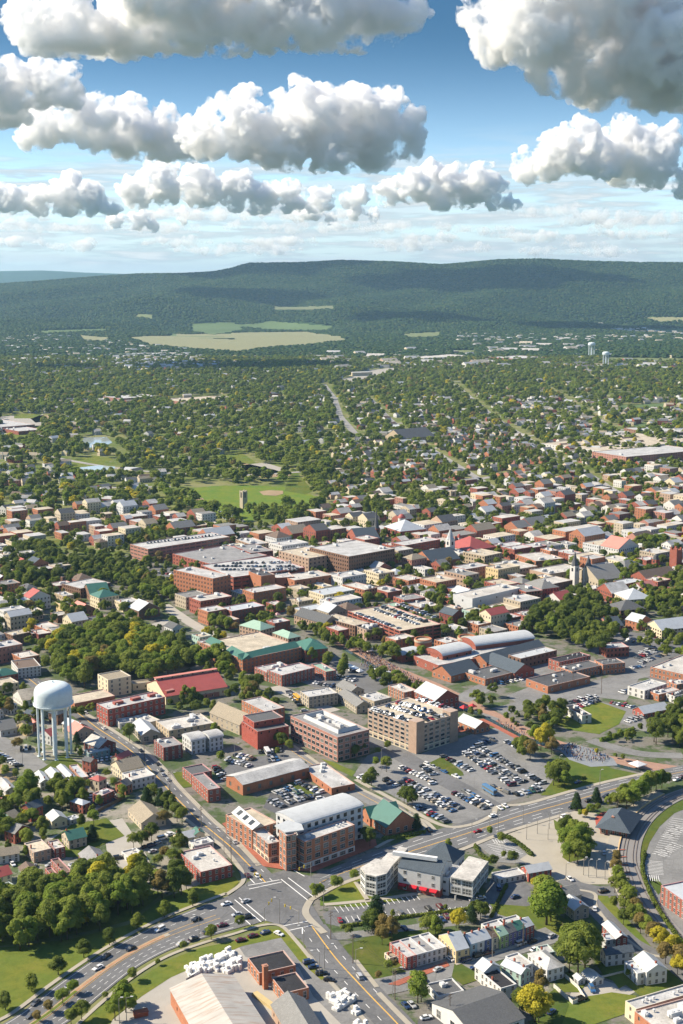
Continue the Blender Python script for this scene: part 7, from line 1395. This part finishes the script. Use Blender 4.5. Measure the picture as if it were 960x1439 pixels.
def wires(A):
    for p, q in zip(A[:-1], A[1:]):
        b = MB()
        for o in (-1.1, 0, 1.1):
            t = (q - p).normalized(); nn = Vector((-t.y, t.x, 0)) * o; pr = p + nn
            for k in range(1, 9): f = k / 8; c = p.lerp(q, f) + nn - Vector((0, 0, 4 * f * (1 - f) * .8)); b.tube(pr, c, .035, .035, 3); pr = c
        o = b.obj('overhead_wires', [MAT('iron', (.05, .05, .05))]); tag(o, None, 'wires', 'overhead wires'); THINGS.append([o, None, 'thin black overhead wires strung between wooden poles'])
wires(U); wires(U2)
# white bale stacks
def bales(px, n, lab):
    P = [tuple(G(*q))[:2] for q in px]; x0, x1 = min(p[0] for p in P), max(p[0] for p in P); y0, y1 = min(p[1] for p in P), max(p[1] for p in P); k = 0; rr = random.Random(9); wm = MAT('paint', (.70, .70, .68)); out = []
    bm = MB(); V = []
    y = y0; u_ = Vector((math.cos(R_(48)), math.sin(R_(48)), 0)); v_ = Vector((-u_.y, u_.x, 0)); c0 = Vector(((x0 + x1) / 2, (y0 + y1) / 2, 0))
    for i in range(-16, 17):
        for j in range(-16, 17):
            if k >= n: break
            p = c0 + u_ * i * 1.34 + v_ * j * 1.34 + Vector((rr.uniform(-.2, .2), rr.uniform(-.2, .2), 0))
            if not inpoly(p.x, p.y, P) or rr.random() < .06: continue
            for lay in range(rr.choice((1, 1, 2))):
                o = link('white_bale', BALE[k % 3], None, (p.x, p.y, .1 + lay * 1.2), R_(48) + rr.uniform(-.25, .25)); s = rr.uniform(.80, .94); o.scale = (s, s, s * rr.uniform(.8, 1.05)); tag(o, None, 'bale', 'white wrapped bales ' + lab); THINGS.append([o, None, 'white plastic wrapped bale ' + lab]); k += 1
BALE = []
for k in range(3):
    bm = bmesh.new(); bmesh.ops.create_cube(bm, size=1.5); bmesh.ops.bevel(bm, geom=bm.edges[:], offset=.09, segments=1, affect='EDGES'); rr = random.Random(k)
    for v in bm.verts: v.co += Vector([rr.uniform(-.06, .06) for _ in range(3)]); v.co.z += .7
    me = D.meshes.new('bale'); bm.to_mesh(me); bm.free(); me.materials.append(MAT('paint', (.70, .70, .68))); BALE.append(me)
bales([(259,1361),(300,1346),(325,1336),(340,1352),(338,1363),(320,1370),(300,1364),(268,1375)], 170, 'in the big heap beside the rusty roof'); bales([(459,1402),(484,1394),(500,1408),(472,1424)], 90, 'in the square street stack'); bales([(492,1424),(502,1417),(508,1424),(498,1428)], 12, 'in the small street stack'); bales([(495,1440),(515,1428),(525,1440),(510,1455)], 14, 'at the bottom edge')
# market tents and parasols
def tent(px, py, w_, col, lab):
    p = G(px, py); r = link('market_tent', None, None, (p.x, p.y, .2), R_(35)); b = MB(); h = w_ / 2
    for i in range(4):
        a, c = [(-h, -h), (h, -h), (h, h), (-h, h)][i], [(h, -h), (h, h), (-h, h), (-h, -h)][i]; b.f([(*a, 2.6), (*c, 2.6), (0, 0, 4.2)]); b.f([(*a, 2.25), (*c, 2.25), (*c, 2.6), (*a, 2.6)])
    b.obj('canopy', [MAT('paint', col)], r)
    for sx in (-1, 1):
        for sy in (-1, 1): q = MB(); q.tube((sx * h * .95, sy * h * .95, 0), (sx * h * .95, sy * h * .95, 2.5), .05, .05, 5); q.obj('leg', [POLE], r)
    tag(r, None, 'tent', 'festival tents'); THINGS.append([r, None, lab])
WT = (.74, .74, .72)
for a in ((535,946,7,WT),(541,949,6,WT),(530,949,5,WT),(498,944,5,(.5,.6,.7)),(491,941,5,WT),(486,938,5,WT),(479,905,4,WT),(484,908,4,WT),(519,918,8,(.6,.52,.5)),(768,1046,5,WT),(744,1052,4,(.1,.35,.2)),(896,1080,7,WT),(652,1000,4,(.5,.05,.06)),(664,998,4,(.5,.05,.06)),(455,890,4,(.5,.2,.2)),(448,886,4,WT),(506,948,4,WT),(467,897,4,(.55,.3,.25)),(390,868,4,(.5,.3,.3)),(548,920,4,WT)): tent(a[0], a[1], a[2], a[3], ('white' if a[3] is WT else 'coloured') + ' peaked festival tent')
# crowds as tiny standing figures
def person_mb(b, x, y, z, s, m):
    for k in range(5):
        pass
def crowd(name, label, zones, cols):
    V, F, M = [], [], []; rr = random.Random(2); prof = [(.10, 0), (.13, .45), (.16, .85), (.17, 1.1), (.22, 1.38), (.10, 1.48), (.06, 1.5), (.11, 1.6), (.09, 1.74), (.01, 1.78)]
    for px, n in zones:
        P = [tuple(G(*q))[:2] for q in px]; x0, x1 = min(p[0] for p in P), max(p[0] for p in P); y0, y1 = min(p[1] for p in P), max(p[1] for p in P); k = 0; t = 0
        while k < n and t < n * 40:
            t += 1; x, y = rr.uniform(x0, x1), rr.uniform(y0, y1)
            if not inpoly(x, y, P): continue
            k += 1; n0 = len(V); c = rr.randrange(len(cols)); c2 = rr.randrange(len(cols))
            for r_, z in prof:
                for a in range(6): V.append((x + r_ * 1.3 * math.cos(a * 1.047), y + r_ * math.sin(a * 1.047), .2 + z))
            for i in range(len(prof) - 1):
                for a in range(6): F.append([n0 + i * 6 + a, n0 + i * 6 + (a + 1) % 6, n0 + (i + 1) * 6 + (a + 1) % 6, n0 + (i + 1) * 6 + a]); M.append(c if i < 2 else c2 if i < 5 else len(cols))
    o = link(name, mesh(name, V, F, [MAT('cloth', q) for q in cols] + [MAT('skin', (.45, .28, .2))], M)); tag(o, label, 'crowd', kind='stuff')
COLS = [(.5, .5, .5), (.05, .06, .12), (.2, .06, .06), (.1, .2, .4), (.5, .45, .3), (.03, .03, .03), (.35, .3, .3)]
crowd('festival_crowd', 'dense festival crowd standing along the brick promenade and amphitheatre', [([(475,895),(505,908),(560,940),(610,966),(600,970),(545,945),(480,905)], 420), ([(500,930),(530,925),(560,945),(530,955)], 200), ([(786,1054),(800,1046),(830,1054),(860,1066),(850,1074),(810,1070)], 170), ([(700,1012),(745,1034),(740,1038),(700,1018)], 40), ([(445,880),(470,893),(462,898),(440,886)], 90), ([(385,868),(405,876),(400,885),(380,878)], 80)], COLS)
# hedges and fences
def hedge(px, h, w_, lab, t=0):
    W = wline(px); rg = np.random.default_rng(int(px[0][0])); Vs = []
    L_ = sum((W[i + 1] - W[i]).length for i in range(len(W) - 1)); n = int(L_ * 46)
    S = np.sort(rg.random(n)) * (len(W) - 1); P = np.array([list(W[int(s)].lerp(W[min(len(W) - 1, int(s) + 1)], s - int(s))) for s in S]); d = rg.normal(size=(n, 3)); d /= np.linalg.norm(d, axis=1)[:, None]; d[:, 2] = abs(d[:, 2])
    P = P + d * np.array([w_ / 2, w_ / 2, h]) * (.8 + .4 * rg.random(n))[:, None]; N = d + rg.normal(size=(n, 3)) * .4; N /= np.linalg.norm(N, axis=1)[:, None]; t_ = np.cross(N, rg.normal(size=(n, 3))); t_ /= np.linalg.norm(t_, axis=1)[:, None]; bb = np.cross(N, t_); s = .28
    V = np.stack([P - t_ * s - bb * s, P + t_ * s - bb * s, P + t_ * s + bb * s, P - t_ * s + bb * s], 1).reshape(-1, 3); o = link('hedge', npmesh('hedge', V, np.arange(len(V)).reshape(-1, 4), [LEAF[t]])); tag(o, lab, 'hedge'); THINGS.append([o, lab, None])
hedge([(668,1190),(676,1203),(690,1212)], 1.6, 2, 'clipped dark hedge at the left side of the empty car park'); hedge([(712,1177),(728,1186),(748,1203)], 1.6, 2.4, 'clipped dark hedge along the right side of the empty car park'); hedge([(541,1179),(560,1177),(597,1170)], 1.2, 3, 'low hedge curving round the teal roofed station house', 1)
hedge([(480,1304),(520,1298),(570,1290),(640,1281),(680,1276)], 1.3, 1.6, 'thin row of shrubs behind the glass fronted hall car park', 1); hedge([(906,1200),(903,1225),(915,1260),(935,1295),(965,1335)], 1.8, 1.8, 'long dark hedge following the outer side of the railway curve'); hedge([(690,1290),(703,1262),(712,1245)], 1.4, 1.4, 'dark hedge beside the raised glass pavilion'); hedge([(845,1042),(865,1036),(890,1026)], 2.2, 2.5, 'row of shrubs above the creek curve', 2)
def fence(px, h, lab, col=(.6, .58, .52)):
    W = wline(px, sm=False); r = link('fence', None, None, (0, 0, 0))
    for i in range(len(W) - 1):
        p, q = W[i], W[i + 1]; u = (q - p).normalized(); nn = Vector((-u.y, u.x, 0)) * .06; b = MB(); A = [p - nn, q - nn, q + nn, p + nn]
        b.f([(a.x, a.y, h) for a in A]); 
        for k in range(4): a, c = A[k], A[(k + 1) % 4]; b.f([(a.x, a.y, .1), (c.x, c.y, .1), (c.x, c.y, h), (a.x, a.y, h)])
        b.obj('panel', [MAT('paint', col)], r)
        n = max(1, int((q - p).length // 3))
        for k in range(n): c = p.lerp(q, k / n); b = MB(); b.box(c.x - .1, c.y - .1, .1, c.x + .1, c.y + .1, h + .15); b.obj('post', [MAT('paint', col)], r)
    tag(r, lab, 'fence'); THINGS.append([r, lab, None])
fence([(788,1369),(812,1390),(822,1406),(805,1412),(778,1388)], 1.7, 'white board fence enclosing the small back garden'); fence([(138,1142),(165,1128),(176,1121)], 1.8, 'brown board fence below the car yard', (.2, .14, .08)); fence([(845,1375),(878,1367)], 1.0, 'low white fence beside the white garage')
fence([(255,1412),(262,1380),(285,1366)], 1.4, 'thin grey chain fence beside the bale heap', (.3, .3, .3))
# lumber and skips
for px, py, a, lab in ((384,1418,R_(38), 'long yellow timber bin leaning by the brick works'),):
    p = G(px, py); b = MB(); b.box(-1.2, -14, 0, 1.2, 12, 1.4); o = b.obj('timber_stack', [MAT('paint', (.50, .40, .20))], loc=p, rz=a); tag(o, lab, 'timber stack'); THINGS.append([o, lab, None])
p = G(198, 1428); b = MB(); b.box(-2.5, -1.2, .3, 2.5, 1.2, 1.9, 0, True); b.box(-2.7, -1.4, 1.9, 2.7, 1.4, 2.05); o = b.obj('rusty_skip', [MAT('rusty', (.35, .10, .05))], loc=p, rz=.4); tag(o, 'rusty red skip in the scrap corner', 'skip'); THINGS.append([o, 'rusty red skip in the scrap corner', None])
# bus and trucks
def bus(px, py, qx, qy, L_, col, lab, name='bus'):
    p, q = G(px, py), G(qx, qy); d = q - p; r = link(name, None, None, (p.x, p.y, .2), math.atan2(d.y, d.x)); b = MB(); b.box(-L_/2, -1.25, .5, L_/2, 1.25, 3.0, 0, True); b.box(-L_/2 + .2, -1.1, 3.0, L_/2 - .3, 1.1, 3.15); b.obj('body', [MAT('carpaint', col)], r)
    for s in (-1, 1): g_ = MB(); g_.box(-L_/2 + .5, s * 1.27 - .015, 1.6, L_/2 - .4, s * 1.27 + .015, 2.5, 0, True); g_.obj('window_band', [GLASS], r)
    g_ = MB(); g_.box(L_/2, -1.1, 1.3, L_/2 + .03, 1.1, 2.7, 0, True); g_.obj('windscreen', [GLASS], r)
    for x in (-L_ * .3, L_ * .33):
        for s in (-1, 1): k = MB(); k.tube((x, s * 1.1 - .15, .45), (x, s * 1.1 + .15, .45), .45, .45, 10); k.obj('wheel', [TYRE], r)
    tag(r, lab, 'bus' if name != 'box_truck' else 'truck'); THINGS.append([r, lab, None])
bus(418, 984, 424, 989, 10, (.75, .42, .02), 'long yellow school bus parked by the old stone school', 'school_bus'); bus(688, 1114, 696, 1119, 11, (.10, .22, .38), 'long blue and white coach in the great car park', 'coach'); bus(376, 1060, 380, 1066, 8, (.75, .75, .75), 'white box truck in the yard below the crimson mill', 'box_truck')
# small glass canopy poles, benches on the platform
for px, py in ((872,1196),(874,1206),(876,1217),(878,1228)):
    p = G(px, py); r = link('platform_bench', None, None, (p.x, p.y, .2), R_(10)); b = MB(); b.box(-2.2, -.35, .45, 2.2, .35, .55, 0, True); b.obj('seat', [MAT('paint', (.35, .12, .08))], r)
    for x in (-1.8, 1.8): b = MB(); b.box(x - .1, -.3, 0, x + .1, .3, .45); b.obj('leg', [POLE], r)
    tag(r, None, 'bench', 'benches along the platform'); THINGS.append([r, None, 'red brown bench on the pale station platform'])
for px, py, h in ((742, 364, 60), (752, 363, 70), (757, 364, 50)):
    pt = AT(px, py, 10290); b = MB(); b.tube((0, 0, -40), (0, 0, h * .7), 2.2, .8, 4); o = b.obj('radio_mast', [MAT('paint', (.5, .5, .5))], loc=pt); tag(o, None, 'radio mast', 'radio masts on the ridge'); THINGS.append([o, None, 'thin radio mast on the wooded mountain ridge'])
# faded lettering on the plank wall and signs
def sign(txt, px0, py0, H0, size, col, parent, ang, name='wall_lettering', dz=0):
    cu = D.curves.new(name, 'FONT'); cu.body = txt; cu.size = size; cu.extrude = .01; cu.align_x = 'CENTER'; cu.materials.append(MAT('paint', col)); o = D.objects.new(name, cu); me = D.meshes.new_from_object(o); D.objects.remove(o); me.name = name
    return link(name, me)
MiB = Matrix.LocRotScale(h2.location, h2.rotation_euler, None).inverted()
def onbarn(o, px, py, z, out=.2):
    a, c = G(560, 1217.7, 10.3), G(618.8, 1230, 10.3); u = (c - a).normalized(); f = (px - 560) / 58.8; p = a.lerp(c, f); p.z = z; nn = Vector((u.y, -u.x, 0)); p = p + nn * out; o.location = MiB @ p; o.rotation_euler = (o.rotation_euler[0], 0, math.atan2(u.y, u.x) - h2.rotation_euler.z); o.parent = h2
for px in (567, 582, 596, 610):
    b = MB(); b.f([(-1.8, 0, .9), (-1.6, -1.3, 0), (1.6, -1.3, 0), (1.8, 0, .9)]); b.f([(-1.6, -1.3, 0), (-1.6, -1.3, -.3), (1.6, -1.3, -.3), (1.6, -1.3, 0)]); b.f([(-1.8, 0, .9), (-1.8, 0, 0), (-1.6, -1.3, 0)]); b.f([(1.8, 0, .9), (1.6, -1.3, 0), (1.8, 0, 0)])
    onbarn(b.obj('awning', [MAT('paint', (.50, .015, .03))]), px, 0, 2.5)
for tx, px, sz, z in (('FREDERICK', 573, 1.9, 6.1), ('VISITOR', 596, 2.1, 5.4)):
    o = sign(tx, 0, 0, 0, sz, (.46, .40, .34), None, 0); o.rotation_euler = (math.pi / 2, 0, 0); onbarn(o, px, 0, z, .06)
# signal masts at the junction
for px, py, a in ((347,1245,R_(-35)),(420,1302,R_(140)),(372,1298,R_(70)),(437,1233,R_(230))):
    p = G(px, py); r = link('traffic_signal', None, None, (p.x, p.y, .3), a); b = MB(); b.tube((0, 0, 0), (0, 0, 6.8), .16, .12, 8); b.obj('pole', [POLE], r); b = MB(); b.tube((0, 0, 6.3), (8.5, 0, 6.9), .12, .07, 6); b.obj('mast_arm', [POLE], r)
    for x in (4.5, 7.6): b = MB(); b.box(x - .25, -.2, 5.9, x + .25, .2, 7.1, 0, True); b.obj('signal_head', [MAT('paint', (.45, .33, .03))], r)
    tag(r, None, 'traffic signal', 'traffic signals at the junction'); THINGS.append([r, None, 'traffic signal mast with long arm over the junction'])
# ------------------------------------------------------------ haze
hm = D.materials.new('haze'); hm.use_nodes = True; hm.node_tree.nodes.remove(hm.node_tree.nodes['Principled BSDF']); pv = hm.node_tree.nodes.new('ShaderNodeVolumePrincipled'); pv.inputs['Density'].default_value = HAZE; pv.inputs['Color'].default_value = (.42, .70, 1.0, 1); pv.inputs['Anisotropy'].default_value = .2
hm.node_tree.links.new(pv.outputs[0], hm.node_tree.nodes['Material Output'].inputs['Volume'])
b = MB(); b.box(-12500, -600, -30, 12500, 27500, 640, 0, True); o = b.obj('haze', [hm]); tag(o, 'pale blue distance haze over the whole valley', 'haze', kind='stuff')
# ------------------------------------------------------------ labels
MARKS = [('the water tower', G(78, 1061)), ('the main junction', G(385, 1262)), ('the raised glass pavilion', G(660, 1230)), ('the tan garage', G(585, 1045)), ('the rusty warehouse', G(300, 1420)), ('the railway station', G(868, 1165)), ('the painted row houses', G(690, 1330)), ('the woods by the carriageway', G(120, 1290)), ('the red roofed hall', G(265, 975)), ('the crimson mill', G(370, 1045)), ('the twin spires', G(816, 821)), ('the park bell tower', G(342, 714)), ('the white steeple', G(632, 783)), ('the orange apartment block', G(285, 835)), ('the market halls', G(690, 925)), ('the corrugated works', G(905, 975)), ('the amphitheatre', G(820, 1060)), ('the pink office block', G(470, 1065)), ('the dark roofed hall', G(670, 1430)), ('the cream terrace complex', G(350, 930)), ('the red garage deck', G(560, 900)), ('the church hall at left', G(115, 840)), ('the brown hotel', G(500, 800)), ('the grey farmhouse', G(905, 1375))]
ORD = ['', 'second ', 'third ', 'fourth ', 'fifth ', 'sixth ', 'seventh ', 'eighth ', 'ninth ', 'tenth ', 'eleventh ', 'twelfth ', 'thirteenth ', 'fourteenth ', 'fifteenth ', 'sixteenth ', 'seventeenth ', 'eighteenth ', 'nineteenth ', 'twentieth ']
def ordw(i): return ORD[i] if i < len(ORD) else f'{i + 1}th '
seen = set(); buckets = {}
FARC.sort(key=lambda q: q[0])
for i, (cx_, o) in enumerate(FARC): o['label'] = f'small flat far cloud low over the ridge, {ordw(i)}from the left edge'.replace(', from', ', first from'); o['group'] = 'small far clouds over the ridge'
for r, lb, ds in THINGS:
    if ds is None:
        r['label'] = lb
        if lb in seen: print('DUP', lb)
        seen.add(lb)
    else:
        p = r.location; m = min(MARKS, key=lambda q: (q[1] - p).length + .35 * abs(q[1].y - p.y)); buckets.setdefault((ds, m[0]), []).append((r, (m[1] - p).length))
for (ds, mk), L_ in buckets.items():
    L_.sort(key=lambda q: q[1])
    for i, (r, _) in enumerate(L_):
        s = f'{ds}, {ordw(i)}nearest {mk}'
        if len(s.split()) > 16: s = f'{ds}, {ordw(i)}nearest {mk.replace("the ", "")}'
        if len(s.split()) > 16: print('LONG', s)
        if len(s.split()) > 16: s = s.replace('tall estate car', 'estate car')
        r['label'] = s; seen.add(s)
